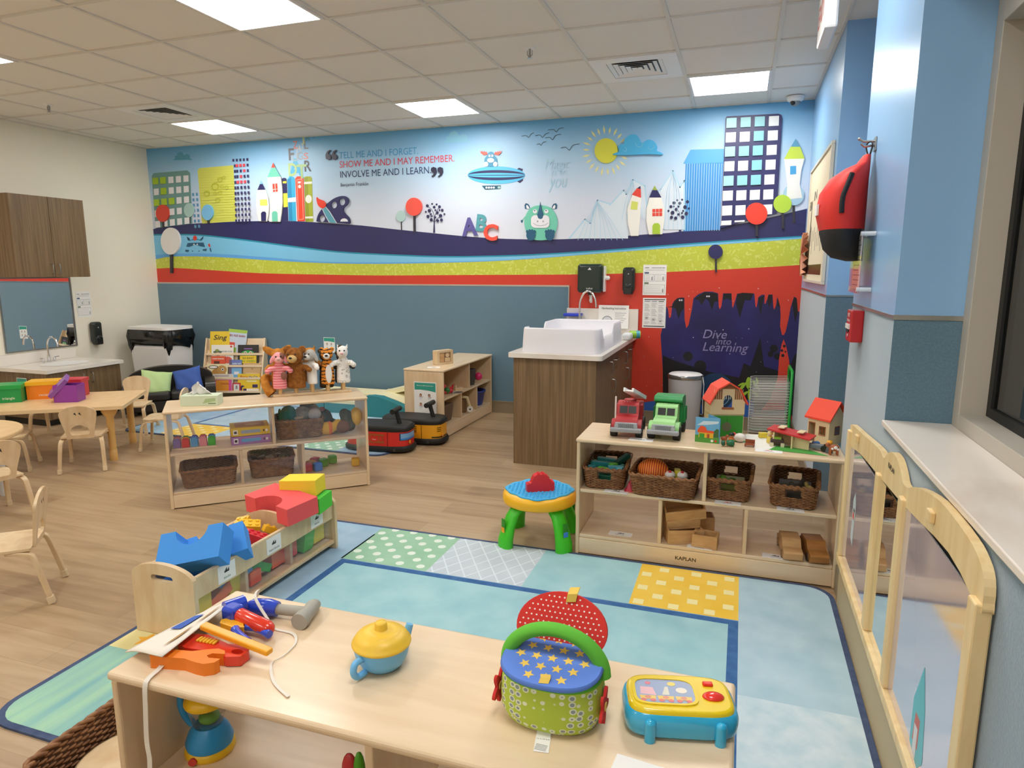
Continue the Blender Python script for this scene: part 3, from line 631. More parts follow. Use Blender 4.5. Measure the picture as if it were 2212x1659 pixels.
HATP = noise_mat('hatched_purple', '4a4488', '6a64a8', (30, 1, 12), 6, .4); HATT = noise_mat('hatched_teal', '2f8a98', '6fb4bc', (30, 1, 12), 6, .4)
letter('B', 'hatched teal letter B behind the letters A and C', 1041, 482, 23, 37, HATT, .008, -8)
letter('A', 'hatched purple letter A standing on the mural hill', 1015, 490, 34, 40, HATP, .014, 3)
letter('C', 'red letter C on the mural hill', 1061, 502, 30, 36, pl('ee5340', .4), .02, -6)
for ch, x, y, w, h, c in (('D', 632, 368, 18, 28, 'b7cf8a'), ('A', 639, 367, 34, 44, '55b4de'), ('T', 652, 372, 22, 30, 'a9c98e'), ('R', 664, 360, 15, 24, '45454e'), ('F', 629, 335, 12, 26, '62626c'), ('U', 637, 341, 14, 16, 'a8bcc8'), ('G', 649, 338, 12, 17, '9aa4b4'), ('S', 661, 338, 10, 14, 'd88a84'), ('X', 642, 331, 10, 14, 'a9cce6'), ('Z', 638, 314, 10, 17, 'e08a86'), ('L', 661, 314, 9, 18, '74747c'), ('U', 650, 319, 9, 13, 'b9cddc'), ('H', 645, 322, 8, 12, 'cfd8e0'), ('R', 665, 299, 9, 12, '5a9ab4'), ('V', 678, 294, 8, 9, '5a8aa8'), ('X', 690, 293, 7, 7, '6a9ab0'), ('J', 656, 303, 8, 12, 'c9d4a0')):
    wx, wz = on_wall(x, y); b = B(); b.text(pl(c, .4), ch, (on_wall(x, y-h/2)[1]-on_wall(x, y+h/2)[1])/.72, Mback(wx, wz, .0015+random.random()*.0008), w=on_wall(x+w/2, y)[0]-on_wall(x-w/2, y)[0], bold=.02)
    b.o('mural_loose_letter', wb)
# row of big books
for label, pts, m_, bits in (('navy printed book with yellow bands beside the tall pencil house', [(609, 386), (613, 384), (618, 385), (620, 390), (623, 477), (606, 477)], NV, [('d9e04c', [(611, 392), (619, 391), (619, 396), (611, 396)]), ('d9e04c', [(612, 418), (621, 417), (622, 447), (613, 448)])]),
        ('blue printed book with a white band', [(621, 387), (626, 382), (634, 382), (637, 386), (640, 478), (624, 477)], pl('3fb0dc', .4), [('2f8fc0', [(621, 388), (629, 384), (632, 477), (624, 477)]), ('e6edf2', [(622, 428), (639, 426), (639, 436), (622, 437)])]),
        ('red printed book with a white line border', [(638, 386), (642, 381), (652, 381), (656, 386), (659, 478), (643, 478)], pl('e8492f', .4), [('f4b8a8', [(641, 388), (653, 386), (656, 474), (645, 475)]), ('e8492f', [(642, 389), (652, 387.5), (655, 473), (646, 474)]), ('f4efe6', [(644, 392), (650, 391.5), (650, 396), (644, 396.5)]), ('f4efe6', circ(647.5, 403, 3.2, 4, 14))]),
        ('olive printed book with a white disc', [(657, 383), (662, 381), (671, 381), (674, 385), (677, 479), (660, 479)], pl('a5b038', .4), [('8f9a30', [(657, 384), (665, 382), (668, 478), (660, 478)]), ('e8ebe0', [(657, 393), (674.5, 392), (674.7, 397), (657.2, 398)]), ('e8ebe0', circ(667, 430, 7, 9, 18)), ('e8ebe0', [(660, 468), (677, 467), (677, 472), (660, 472)])])):
    t = cut('mural_book', label, 'mural book', 'printed books on the mural'); t.p(m_, pts)
    for c, p in bits: t.p(pl(c, .4), p)
    t.done()
# paint palette with brush
t = cut('mural_palette', 'raised navy paint palette with a red-tipped brush on the mural', 'mural palette')
def zp(*p): return [(600+x*.13261, 280+y*.13261) for x, y in p]
pal = [(645, 1500), (660, 1420), (700, 1340), (760, 1270), (830, 1200), (920, 1130), (1020, 1090), (1100, 1085), (1150, 1115), (1168, 1170), (1140, 1230), (1090, 1275), (1085, 1330), (1120, 1380), (1170, 1430), (1190, 1490), (1180, 1535), (1100, 1530)]
holes = [zp(*circ(x, y, r, r*1.15, 20)) for x, y, r in ((735, 1448, 50), (930, 1228, 50), (1062, 1178, 51))]
t.p(NV, zp(*[(x, y) for x, y, _ in spline([(*a, 0) for a in pal], 3)]), .018, holes=holes).lift(.018)
t.p(WH, zp(*circ(1098, 1500, 62, 52, 22, 180, 360)))
t.p(WH, zp((740, 1298), (800, 1255), (870, 1340), (985, 1530), (855, 1520), (790, 1410))).p(pl('5aa0b4', .4), zp((755, 1300), (800, 1268), (860, 1345), (970, 1525), (868, 1515), (800, 1400)), .006)
t.p(pl('e5402f', .4), zp(*[(x, y) for x, y, _ in spline([(*a, 0) for a in ((655, 1105), (700, 1135), (775, 1165), (805, 1215), (795, 1260), (750, 1285), (700, 1260), (665, 1200))], 4, True)]), .008)
t.done()
# quotation
t = thing('mural_quotation', 'three line quotation lettered on the mural sky', 'wall lettering', (*(lambda a: (a[0], YB-.002, a[1]))(on_wall(860, 372)),))
for s_, x0, x1, y0, y1, c, h in (('TELL ME AND I FORGET.', 733, 904, 335, 328, '4a9bd0', 15), ('SHOW ME AND I MAY REMEMBER.', 734, 982, 355, 344, 'd6455a', 15), ('INVOLVE ME AND I LEARN.', 735, 931, 378, 368, '34406a', 15), ('Benjamin Franklin', 736, 796, 400, 397, '3e465a', 8)):
    a = on_wall(x0, y0); c2 = on_wall(x1, y1); ym = (y0+y1)/2; k = on_wall(800, ym-h/2)[1]-on_wall(800, ym+h/2)[1]
    B().text(pl(c, .4), s_, k/.72, Mback((a[0]+c2[0])/2, (a[1]+c2[1])/2, .003), w=c2[0]-a[0]).o('lettering', t, world=True)
for nm, xs, up in (('quotation_mark', (711, 724), 1), ('quotation_mark', (938, 952), -1)):
    q = B()
    for x in xs:
        y = 335 if up > 0 else 372
        sh = [(-6, 4), (-5, 9), (0, 11), (5, 9), (6, 4), (4, 0), (0, -2), (1, -6), (5, -9), (3, -11), (-3, -7), (-6, -1)]
        q.prism(pl('33334a', .4), pw(*[(x+up*a, y+up*b2) for a, b2 in sh]), .014, M0(.002))
    q.o(nm, t, world=True)
t = thing('mural_lettering', 'pale blue handwritten words on the mural sky beside the sun', 'wall lettering', (*(lambda a: (a[0], YB-.002, a[1]))(on_wall(1204, 420)),))
for s_, x, y, h, w_ in (('Magic', 1203, 355, 22, 54), ('is in', 1207, 372, 16, 34), ('you', 1205, 393, 30, 40)):
    wx, wz = on_wall(x, y); B().text(pl('a9cfe4', .4), s_, (on_wall(x, y-h/2)[1]-on_wall(x, y+h/2)[1])/.72, Mback(wx, wz, .003), w=on_wall(x+w_/2, y)[0]-on_wall(x-w_/2, y)[0], shear=.25).o('lettering', t, world=True)
# ================================================================ FURNITURE
# ---- shelving units: open front along +x at local y=0, depth to +y
def shelf_unit(name, label, loc, rz, top=(), bot=(), pane='back', h=.62, L=1.24, dp=.38, solid=False, cat='shelf', wide=None):
    t = thing(name, label, cat, loc, rz, None); k = .018; mz = .335; W = wide or (MAPLE if abs(rz) < 60 or abs(rz) > 120 else MAPLE)
    B().bx(W, -.004, L+.004, -.006, dp+.004, h-.02, h).o('top', t, bev=.008, seg=3)
    for x in (0, L-k): B().bx(MAPLEZ, x, x+k, 0, dp, 0, h-.0205).o('side_panel', t, bev=.005)
    B().bx(W, k, L-k, .008, dp-.008, mz, mz+k).o('middle_shelf', t, bev=.004)
    B().bx(W, k, L-k, .008, dp-.008, .09, .09+k).o('bottom_shelf', t, bev=.004)
    for y in (.004, dp-.022): B().bx(W, k, L-k, y, y+k, .006, .0895).o('kick_board', t, bev=.003)
    for x in top: B().bx(MAPLEZ, x-k/2, x+k/2, .012, dp-.01, mz+k, h-.0205).o('divider', t, bev=.003)
    for x in bot: B().bx(MAPLEZ, x-k/2, x+k/2, .012, dp-.01, .09+k, mz-.0005).o('divider', t, bev=.003)
    if pane == 'back': B().bx(BIRCH if solid else ACRYL, k+.001, L-k-.001, dp-.006, dp-.003, .109, h-.0215).o('back_panel', t)
    if pane == 'front': B().bx(ACRYL, k+.001, L-k-.001, .001, .004, .1085, h-.0215).o('clear_panel', t)
    return t
RS = (-.754, 3.238)
sr = shelf_unit('low_shelf', 'low maple shelf with four wicker baskets under the toy trucks', (*RS, 0), 0, (.632,), (.427, .831))
B().text(mat('kaplan_ink', '3a2c1c', .5), 'KAPLAN', .026, T(.56, .0035, .047, 90), w=.1, bold=.02).o('lettering', sr)
LSO = V((-3.264, 3.058, 0)); LSA = atan2(.670, .742); LSU = V((cos(LSA), sin(LSA), 0)); LSN = V((-sin(LSA), cos(LSA), 0))
shelf_unit('low_shelf', 'low maple shelf with clear panel holding the puppet stand', LSO, math.degrees(LSA), (.625,), (.42, .80), 'front', L=1.228)
def ls(u, d, z=0): return LSO+LSU*u+LSN*d+V((0, 0, z))
BNO = (-1.213, .942); BH = .635
bench = shelf_unit('low_shelf', 'low maple shelf with toy teapot and cloth picnic basket on top', (*BNO, 0), 0, (.61,), (.42, .8), 'back', h=BH, dp=.378)
bs = shelf_unit('low_shelf', 'maple shelf with a music poster on its end by the wainscot', (-2.395, 5.2, 0), 90, (.62,), (.42, .81), 'back', h=.61, L=1.19, solid=True)
# ---- block cart
CX0, CX1, CY0, CY1 = -2.27, -1.957, 1.905, 2.885
ct = thing('block_cart', 'low maple block cart with slotted end and three bins on the rug edge', 'toy cart', ((CX0+CX1)/2, (CY0+CY1)/2, 0))
RZ = .012
def cartend(y, hole):
    w = CX1-CX0; p = [(-w/2, 0), (w/2, 0), (w/2, .245)]+[(w/2*cos(D(a)), .245+.06*sin(D(a))) for a in range(10, 180, 10)]+[(-w/2, .245)]
    B().prism(BIRCH, p, .02, T(0, y, RZ, 90), holes=[rrect(-.055, .055, .232, .258, .012)] if hole else []).o('end_panel', ct, bev=.004)
yh = (CY1-CY0)/2
cartend(-yh+.02, True); cartend(yh, True)
for x in (-.145, .127): B().bx(BIRCH, x, x+.018, -yh+.021, yh-.021, .165+RZ, .26+RZ).o('rail', ct, bev=.004)
for x in (-.145, .127): B().bx(ACRYL, x+.007, x+.011, -yh+.021, yh-.021, .05+RZ, .165+RZ).o('clear_panel', ct)
B().bx(BIRCH, -.15, .15, -yh+.021, yh-.021, .03+RZ, .048+RZ).o('floor_board', ct, bev=.003)
for y in (-yh+.335, yh-.335):
    w = .25; p = [(-w/2, 0), (w/2, 0), (w/2, .2)]+[(w/2*cos(D(a)), .2+.055*sin(D(a))) for a in range(10, 180, 10)]+[(-w/2, .2)]
    B().prism(BIRCH, p, .018, T(0, y, .049+RZ, 90)).o('divider', ct, bev=.003)
def card(label, loc, rz=0, w=.09, d=.05, word='blocks', pic=None, M=None, upright=False, parent=None, name='label_card', cat='label card'):
    b = B(M); 
    if M is None: b.M = Mx.Identity(4)
    b.bx(PAPER, -w/2, w/2, -d/2, d/2, 0, .0012)
    for k in range(7): b.bx(pic or INK, -w*.14+k*w*.04, -w*.105+k*w*.04, d*.0, d*(.1+.05*((k*5) % 4)), .0012, .0015)
    b.text(INK, word, d*.2, Mx.Translation((0, -d*.28, 0)), ext=.0016) if word else b.bx(GREY, -w*.2, w*.2, -d*.3, -d*.22, .0012, .0015)
    o = b.o(name, parent, loc, rz)
    if not parent: tag(o, label, cat, 'small picture label cards')
    return o
for y, wd, lb in ((-.3, 'blocks', 'white card reading blocks near the slotted cart end'), (0, 'foam blocks', 'white picture card on the middle bin of the block cart'), (.33, 'blocks', 'white card on the bin below the yellow foam block')):
    c = card(lb, (CX1-.011, (CY0+CY1)/2+y, .213+RZ), 0, .1, .075, wd); c.rotation_euler = (D(90), 0, D(90)); c.location.x = (CX0+CX1)/2+.1455
# ---- little bentwood chairs, facing +y
def chair(label, loc, rz):
    t = thing('toddler_chair', label, 'chair', loc, rz, 'small bentwood chairs'); sh = .262
    s = B(); vs = [(-.13, -.13), (.13, -.13), (.135, .1), (.125, .135), (.1, .145), (-.1, .145), (-.125, .135), (-.135, .1)]
    s.prism(BIRCH, vs, .012, T(0, 0, sh-.012)); s.o('seat', t, bev=.004)
    out = [(-.085, -.01), (.085, -.01), (.093, .05), (.112, .13), (.118, .17)]+[(.118*cos(D(a)), .178+.06*sin(D(a))) for a in range(8, 180, 8)]+[(-.118, .17), (-.112, .13), (-.093, .05)]
    hole = [(.062*cos(D(a)), .035+.058*sin(D(a))) for a in range(0, 181, 12)]+[(-.055, .018), (.055, .018)]
    b = B(); b.prism(BIRCH, out, .012, T(0, -.128, sh-.004, 98), holes=[hole])
    b.text(INK, 'ok', .03, T(0, -.128, sh-.004, 98) @ Mx.Translation((0, .165, .0125)) @ Mx.Rotation(pi, 4, 'Y') @ Mx.Translation((0, 0, .0135)), w=.05) if False else None
    bk = b.o('backrest', t, bev=.004)
    m_ = B()
    for x in (-.016, .014):
        m_.prism(INK, [(x+.012*cos(D(k*72+90))*(1 if k % 1 == 0 else .5), .168+.014*sin(D(k*72+90))) for k in (0, 2, 4, 1, 3)][:3], 0, T(0, -.1285, sh-.004, 98) @ Mx.Translation((0, 0, .0128)) if False else T(0, -.1415, sh+.0035, 98) @ Mx.Rotation(pi, 4, 'Y'))
    m_.o('printed_mark', bk, smooth=False)
    for sx in (-1, 1):
        for sy in (-1, 1):
            pts = spline([(sx*.105, sy*.03, sh-.02), (sx*.118, sy*.085, sh-.021), (sx*.127, sy*.128, sh-.034), (sx*.134, sy*.146, sh-.08), (sx*.143, sy*(.165 if sy > 0 else .185), .02)], 4)
            n_ = len(pts); g_ = B().sweep(BIRCH, pts, [.036-.012*i/n_ for i in range(n_)], [.013+.009*i/n_ for i in range(n_)], (1, 0, 0)).o('leg', t, bev=.004)
            p, q = V(pts[-2]), V(pts[-1]); e = q+(q-p).normalized()*.018; e.z = 0
            B().sweep(pl('d9c4a0', .5), [tuple(q+(p-q).normalized()*.016), tuple(q), tuple(e)], .029, .027, (1, 0, 0)).o('foot', g_, bev=.004)
    return t
CH0 = None
def put_chair(label, x, y, rz):
    global CH0
    if CH0 is None: CH0 = chair(label, (x, y, 0), rz); return CH0
    return dup(CH0, label, (x, y, 0), rz)
def face(dx, dy): return math.degrees(atan2(dy, dx))-90
put_chair('small bentwood chair seen from behind at the long table', -4.61, 3.60, face(-.64, .77))
put_chair('small bentwood chair at the table end beside the clear-fronted shelf', -4.50, 4.24, face(-.86, -.5))
put_chair('small bentwood chair standing alone on the floor in front of the round table', -3.07, 1.95, face(-.74, -.67))
put_chair('small bentwood chair drawn up to the round table, side to the camera', -4.17, 2.62, face(-.85, .2))
put_chair('small bentwood chair tucked at the long table behind the round one', -5.1, 3.35, face(.75, .66))
put_chair('small bentwood chair behind the long table near the green box', -5.74, 4.22, face(.5, -.85))
put_chair('small bentwood chair behind the long table near the black sofa', -5.2, 4.55, face(.5, -.85))
# ---- long table
TH = .44
tt = thing('activity_table', 'long rectangular wooden classroom table holding the coloured boxes', 'table', (-5.0, 3.8, 0))
A_ = V((-4.42, 3.78)); Bk = V((-4.83, 4.38)); dr = V((-.828, -.561)); Dl = A_+dr*1.35; Cl = Bk+dr*1.35
def rel(p): return (p[0]+5.0, p[1]-3.8)
B().prism(TABLEW, [rel(p) for p in (A_, Bk, Cl, Dl)], .026, T(0, 0, TH-.026), side=pl('e3c799', .45)).o('tabletop', tt, bev=.006, seg=3)
for p in (A_+dr*.12+V((-.045, .066))*1.1, Bk+dr*.12-V((-.045, .066))*1.1, Cl-dr*.12-V((-.045, .066))*1.1, Dl-dr*.12+V((-.045, .066))*1.1):
    x, y = rel(p); g_ = B().lathe(pl('d9ad68', .4), [(.024, .02), (.025, .1), (.027, .34), (.055, .385), (.06, TH-.026)], 20, T(x, y, 0)).o('leg', tt)
    B().lathe(pl('d2a560', .5), [(.028, 0), (.028, .085), (.025, .087)], 20, T(x, y, 0)).o('foot_sleeve', g_)
# ---- round table
tt = thing('activity_table', 'round wooden table cut by the picture edge', 'table', (-4.74, 2.70, 0))
B().lathe(TABLEW, [(.0, TH-.026), (.448, TH-.026), (.45, TH-.02), (.45, TH-.006), (.446, TH), (0, TH)], 56, smooth=False).o('tabletop', tt)
for a in (45, 135, 225, 315): B().lathe(pl('cfd0cf', .3), [(.02, 0), (.024, .02), (.024, .2), (.03, .36), (.05, TH-.026)], 18, T(.31*cos(D(a)), .31*sin(D(a)))).o('leg', tt)
# ---- boxes on the long table
def shape_box(label, px, col, lidcol, rz, word=None, lid=True, w=.15, d=.11, h=.1, tilt=False):
    x, y, _ = at(*px, TH); t = thing('shape_box', label, 'box', (x, y, TH), rz, 'coloured plastic boxes on the long table')
    b = B(); k = .004; m_ = pl(col, .35)
    for x0, x1, y0, y1 in ((-w/2, w/2, -d/2, -d/2+k), (-w/2, w/2, d/2-k, d/2), (-w/2, -w/2+k, -d/2+k, d/2-k), (w/2-k, w/2, -d/2+k, d/2-k)): b.bx(m_, x0, x1, y0, y1, .003, h)
    b.bx(m_, -w/2, w/2, -d/2, d/2, 0, .003); b.o('body', t, bev=.0015)
    if word: B().text(pl('f0ece0', .5), word, .028, T(.015, -d/2-.0006, .035, 90)).o('lettering', t)
    M = T(0, 0, h+.001)
    if tilt: M = T(-w*.42, -.012, .128, 14, -46, 8)
    if lid:
        e = .005; q = B(); q.bx(pl(lidcol, .35), -w/2-e, w/2+e, -d/2-e, d/2+e, .003, .006)
        for x0, x1, y0, y1 in ((-w/2-e, w/2+e, -d/2-e, -d/2-.001), (-w/2-e, w/2+e, d/2+.001, d/2+e), (-w/2-e, -w/2-.001, -d/2-.001, d/2+.001), (w/2+.001, w/2+e, -d/2-.001, d/2+.001)): q.bx(pl(lidcol, .35), x0, x1, y0, y1, -.024, .003)
        if not tilt:
            for i in range(9): q.bx(pl(lidcol, .5), -w/2+.01+i*w/9, -w/2+.017+i*w/9, -d/2-e-.0006, -d/2-e, -.018, -.008)
        ob = q.o('lid', t, rot=None); ob.matrix_local = M
    return t
shape_box('green plastic box with its lid on, printed with a word', (24, 866), '12934a', '14a04a', 38, 'triangle', w=.2, d=.18, h=.13)
shape_box('orange plastic box with a yellow lid on the long table', (104, 858), 'f08418', 'f3b51e', 38, 'rectangle', w=.24, d=.17, h=.135)
shape_box('red plastic box behind the purple one', (164, 855), 'cc3340', 'cc3340', 30, None, w=.15, d=.15, h=.14)
shape_box('purple plastic box with its lid tipped half off', (152, 866), '8e3a9e', '8a52a8', 28, None, w=.17, d=.14, h=.135, tilt=True)
# ---- toddler sink counter on the cream wall
t = thing('sink_counter', 'low walnut sink cabinet with white counter on the cream wall', 'cabinet', (XL, 4.83, 0)); CT = .54; cx = .66
B().bx(LAMINATE, .002, cx-.02, -.39, .39, .06, CT-.035).o('body', t, bev=.002); B().bx(BLACK, .002, cx-.07, -.385, .385, 0, .06).o('toe_kick', t)
for y0, y1, hy in ((-.385, -.002, -.05), (.002, .385, .05)):
    d_ = B().bx(LAMINATE, cx-.019, cx-.001, y0, y1, .07, CT-.04).o('door', t, bev=.002)
    B().tube(STEEL, [(cx, hy, .36), (cx+.025, hy, .362), (cx+.028, hy, .37), (cx+.028, hy, .45), (cx+.025, hy, .458), (cx, hy, .46)], .004, 8).o('handle', d_)
B().prism(QUARTZ, [(.002, -.415), (cx+.02, -.415), (cx+.02, .415), (.002, .415)], .033, T(0, 0, CT-.034), holes=[[(.36+.17*cos(2*pi*k/32), .02+.21*sin(2*pi*k/32)) for k in range(32)]]).o('counter', t, bev=.003)
B().bx(QUARTZ, .002, .022, -.415, .415, CT, CT+.105).o('backsplash', t, bev=.002)
B().lathe(WHITE, [(0, .435), (.09, .438), (.15, .47), (.168, CT-.012), (.172, CT+.001), (.18, CT+.0015)], 32, T(.36, .02), sy=1.235).o('basin', t)
def faucet(name, parent, x, y, z, a, hgt=.26, reach=.15):
    M = T(x, y, z, 0, 0, a); b = B(M); b.cyl(CHROME, .022, .012, n=20); b.cyl(CHROME, .014, .07, n=16)
    pts = [(0, 0, .06), (0, 0, hgt*.62)]+[(reach/2-reach/2*cos(D(k)), 0, hgt*.62+hgt*.36*sin(D(k))) for k in range(15, 190, 15)]; b.tube(CHROME, pts, .0095, 12)
    f_ = b.o(name, parent); 
    for s_ in (-1, 1): B(M).cyl(CHROME, .014, .04, 0, s_*.06, 0).tube(CHROME, [(0, s_*.06, .04), (.015, s_*.1, .045)], .006).o('tap_lever', f_)
faucet('faucet', t, .1, .05, CT, 0)
# upper cabinet
t = thing('wall_cabinet', 'walnut wall cabinet with two doors above the little sink', 'cabinet', (XL, 4.88, 1.39)); dpt = .33
B().bx(LAMINATE, .002, dpt-.02, -.375, .375, 0, .77).o('body', t, bev=.002)
for y0, y1, hy in ((-.374, -.002, -.035), (.002, .374, .035)):
    d_ = B().bx(LAMINATE, dpt-.019, dpt, y0, y1, .002, .768).o('door', t, bev=.002)
    B().tube(STEEL, [(dpt, hy, .03), (dpt+.025, hy, .032), (dpt+.028, hy, .04), (dpt+.028, hy, .12), (dpt+.025, hy, .128), (dpt, hy, .13)], .004, 8).o('handle', d_)
t = thing('wall_mirror', 'metal-framed mirror over the little sink', 'mirror', (XL, 4.905, .66))
B().bx(MIRROR, .002, .006, -.36, .36, .012, .715).o('mirror_glass', t)
f = B()
for a in ((-.375, .375, 0, .012), (-.375, .375, .715, .727), (-.375, -.36, .012, .715), (.36, .375, .012, .715)): f.bx(STEEL, .002, .012, a[0], a[1], a[2], a[3])
f.o('frame', t)
# ---- notices
def notice(name, label, M, w, h, kind, cat='notice'):
    b = B(M); b.bx(PAPER, -w/2, w/2, -h/2, h/2, 0, .001); z = .0013
    def r(m, x0, x1, y0, y1, zz=z): b.prism(m, [(x0*w/2, y0*h/2), (x1*w/2, y0*h/2), (x1*w/2, y1*h/2), (x0*w/2, y1*h/2)], 0, T(0, 0, zz))
    if kind == 'steps':
        b.text(INK, 'CLEANING SANITIZING AREAS', h*.045, T(w*.14, h*.4, z), w=w*.58, bold=.02); r(GREY, -.85, -.5, .78, .84)
        for k in range(2): r(pl('b9b9b9', .6), -.82, .8, .68-k*.06, .7-k*.06)
        for y0, y1, xs, tc in ((-.08, .38, ((-.9, -.06), (.02, .88)), '5a6a86'), (-.88, -.3, ((-.9, .88),), '6a7a5a')):
            r(pl(tc, .6), -.88, -.5, y1+.04, y1+.15)
            for x0, x1 in xs:
                r(pl(tc, .6), x0, x1, y0, y1); r(PAPER, x0+.02, x1-.02, y0+.015, y1-.015, z+.0002); b.prism(GREY, [((x1-.22)*w/2, (y0+.06)*h/2), ((x1-.1)*w/2, (y0+.06)*h/2), ((x1-.1)*w/2, (y0+.24)*h/2), ((x1-.15)*w/2, (y0+.36)*h/2), ((x1-.22)*w/2, (y0+.24)*h/2)], 0, T(0, 0, z+.0004))
                for k in range(4): r(pl('bdbdbd', .6), x0+.12, x1-.3, y0+.08+k*(y1-y0)*.2, y0+.1+k*(y1-y0)*.2, z+.0004)
    elif kind == 'columns':
        r(INK, -.88, .9, .86, .92); r(INK, -.9, .9, -.92, -.86)
        for c in range(3):
            x0 = -.84+c*.6; r(pl('7d8aa0', .6) if c < 2 else INK, x0, x0+.46, .74, .79)
            for k in range(22):
                if (k*7+c) % 9: r(pl('b4b4b8', .6), x0, x0+.48-.1*((k*3+c) % 4)/2, .64-k*.066, .665-k*.066)
            if c: r(GREY, x0-.07, x0-.065, -.75, .8)
            r(GREY, x0+.1, x0+.3, -.4-.1*c, -.3-.1*c, z+.0003)
    elif kind == 'wash':
        b.text(INK, 'Handwashing Instructions', h*.12, T(0, h*.36, z), w=w*.8, bold=.015); b.prism(GREY, circ(-w*.2, -h*.2, h*.24, n=20), 0, T(0, 0, z)); b.prism(pl('d5d8de', .6), circ(-w*.2, -h*.2, h*.2, n=20), 0, T(0, 0, z+.0003))
        for k in range(6): r(pl('a9a9ad', .6), .1, .85-.1*(k % 3), .3-k*.16, .35-k*.16)
    elif kind == 'zone':
        G_ = pl('2f9a88', .5); b.prism(G_, [(-w*.47, h*.47), (-w*.47, h*.24), (-w*.2, h*.25), (w*.15, h*.23), (w*.47, h*.19), (w*.47, h*.47)], 0, T(0, 0, z)); b.text(PAPER, 'Music and Movement Zone' if w > .15 else '', h*.035, T(0, h*.38, z+.0003), w=w*(.72 if w > .15 else .4), bold=.015)
        for i in range(4):
            cx, cy = (-w*.2, w*.18)[i % 2], (h*.03, -h*.26)[i//2]; sk = pl('c58f6d', .6); hr = pl(('6a3b24', '4a3020', '8a5a34', '3a2a20')[i], .6)
            b.prism(hr, circ(cx, cy+h*.05, w*.055, w*.065, 14), 0, T(0, 0, z)); b.prism(sk, circ(cx, cy+h*.045, w*.035, w*.045, 12), 0, T(0, 0, z+.0003))
            b.prism(pl(('d8dde6', 'c9d2dc', 'd5d9de', 'b9c6d6')[i], .6), [(cx-w*.07, cy-h*.07), (cx+w*.08, cy-h*.07), (cx+w*.06, cy+h*.015), (cx-w*.05, cy+h*.015)], 0, T(0, 0, z)); b.prism(sk, [(cx-w*(.13 if i != 1 else .02), cy+h*.005), (cx+w*.12, cy-h*.005), (cx+w*.1, cy-h*.018), (cx-w*.05, cy-h*.012)], 0, T(0, 0, z+.0002))
            r(pl('b9b9b9', .6), cx/w*2-.14, cx/w*2+.14, (cy-h*.105)/h*2, (cy-h*.098)/h*2)
    return tag(b.o(name), label, cat)
notice('cleaning_notice', 'white cleaning notice on the cream wall above a soap dispenser', Mleft(5.41, 1.095), .17, .27, 'steps')
x, z = on_wall(1414, 605); notice('cleaning_notice', 'white cleaning notice over another sheet on the red wall', Mback(x, z), .215, .28, 'steps')
x, z = on_wall(1413, 676); notice('instruction_sheet', 'white three-column sheet on the red wall under the cleaning notice', Mback(x, z), .215, .28, 'columns')
notice('music_poster', 'green and white music poster on the end of the maple shelf', Mx.Translation((-2.57, 5.198, .36)) @ Mx.Rotation(D(90), 4, 'X'), .215, .28, 'zone', 'poster')
x, z = on_wall(713, 745); notice('library_sign', 'green-headed small sign on the wainscot behind the puppets', Mback(x, z, .0135), .145, .17, 'zone', 'sign')
notice('sink_sign', 'small teal-headed sign on the end of the little sink cabinet', Mx.Translation((XL+.34, 4.4185, .37)) @ Mx.Rotation(D(90), 4, 'X'), .13, .17, 'zone', 'sign')
# ---- soap and towel dispensers
def soap(label, M):
    t = thing('soap_dispenser', label, 'soap dispenser'); b = B(); b.bx(pl('262b2a', .25), -.058, .058, -.115, .115, 0, .075); o1 = b.o('cover', t, bev=.028, seg=4)
    o2 = B().bx(pl('1b1f1f', .3), -.045, .045, -.135, -.05, .02, .085).o('push_lever', t, bev=.014, seg=3); t.matrix_world = M
    B().sph(pl('1d2221', .25), .036, .03, .014, 0, -.06, .076).o('push_pad', t); B().prism(pl('c9cccb', .4), [(-.008, .05), (.008, .05), (0, .062)], 0, T(0, 0, .0765)).o('logo', t)
soap('black soap dispenser on the cream wall beside the little sink', Mleft(5.49, .785))
x, z = on_wall(1360, 604); soap('black soap dispenser on the red wall beside the towel dispenser', Mback(x, z, .001))
x, z = on_wall(1280, 600); t = thing('towel_dispenser', 'black paper towel dispenser with a white side knob over the big sink', 'towel dispenser', (x, YB, z))
B().bx(pl('20302c', .18), -.12, .12, -.14, -.001, -.14, .13).o('cover', t, bev=.03, seg=4); B().bx(WHITE, .121, .135, -.09, -.003, -.13, .11).o('side_plate', t, bev=.004)
B().cyl(WHITE, .02, .03, 0, 0, 0, M=T(.135, -.06, 0, 0, 90)).o('knob', t); B().sph(WHITE, .016, .016, .02, .165, -.06, 0).o('knob_tip', t)
b = B(); b.prism(pl('dfe3e2', .5), [(-.018, 0), (.018, 0), (0, .022)], 0, T(0, -.1405, .075, 90)); b.text(pl('dfe3e2', .5), 'SofPull', .022, T(0, -.1405, -.1, 90)); b.o('lettering', t)
B().cyl(pl('1c2422', .3), .028, .02, 0, -.07, -.16).o('outlet', t); B().sweep(PAPER, [(0, -.07, -.16), (.004, -.074, -.19), (.001, -.068, -.215), (.006, -.072, -.235)], [.03, .024, .03, .02], .003, (1, .3, 0)).o('paper_towel', t)
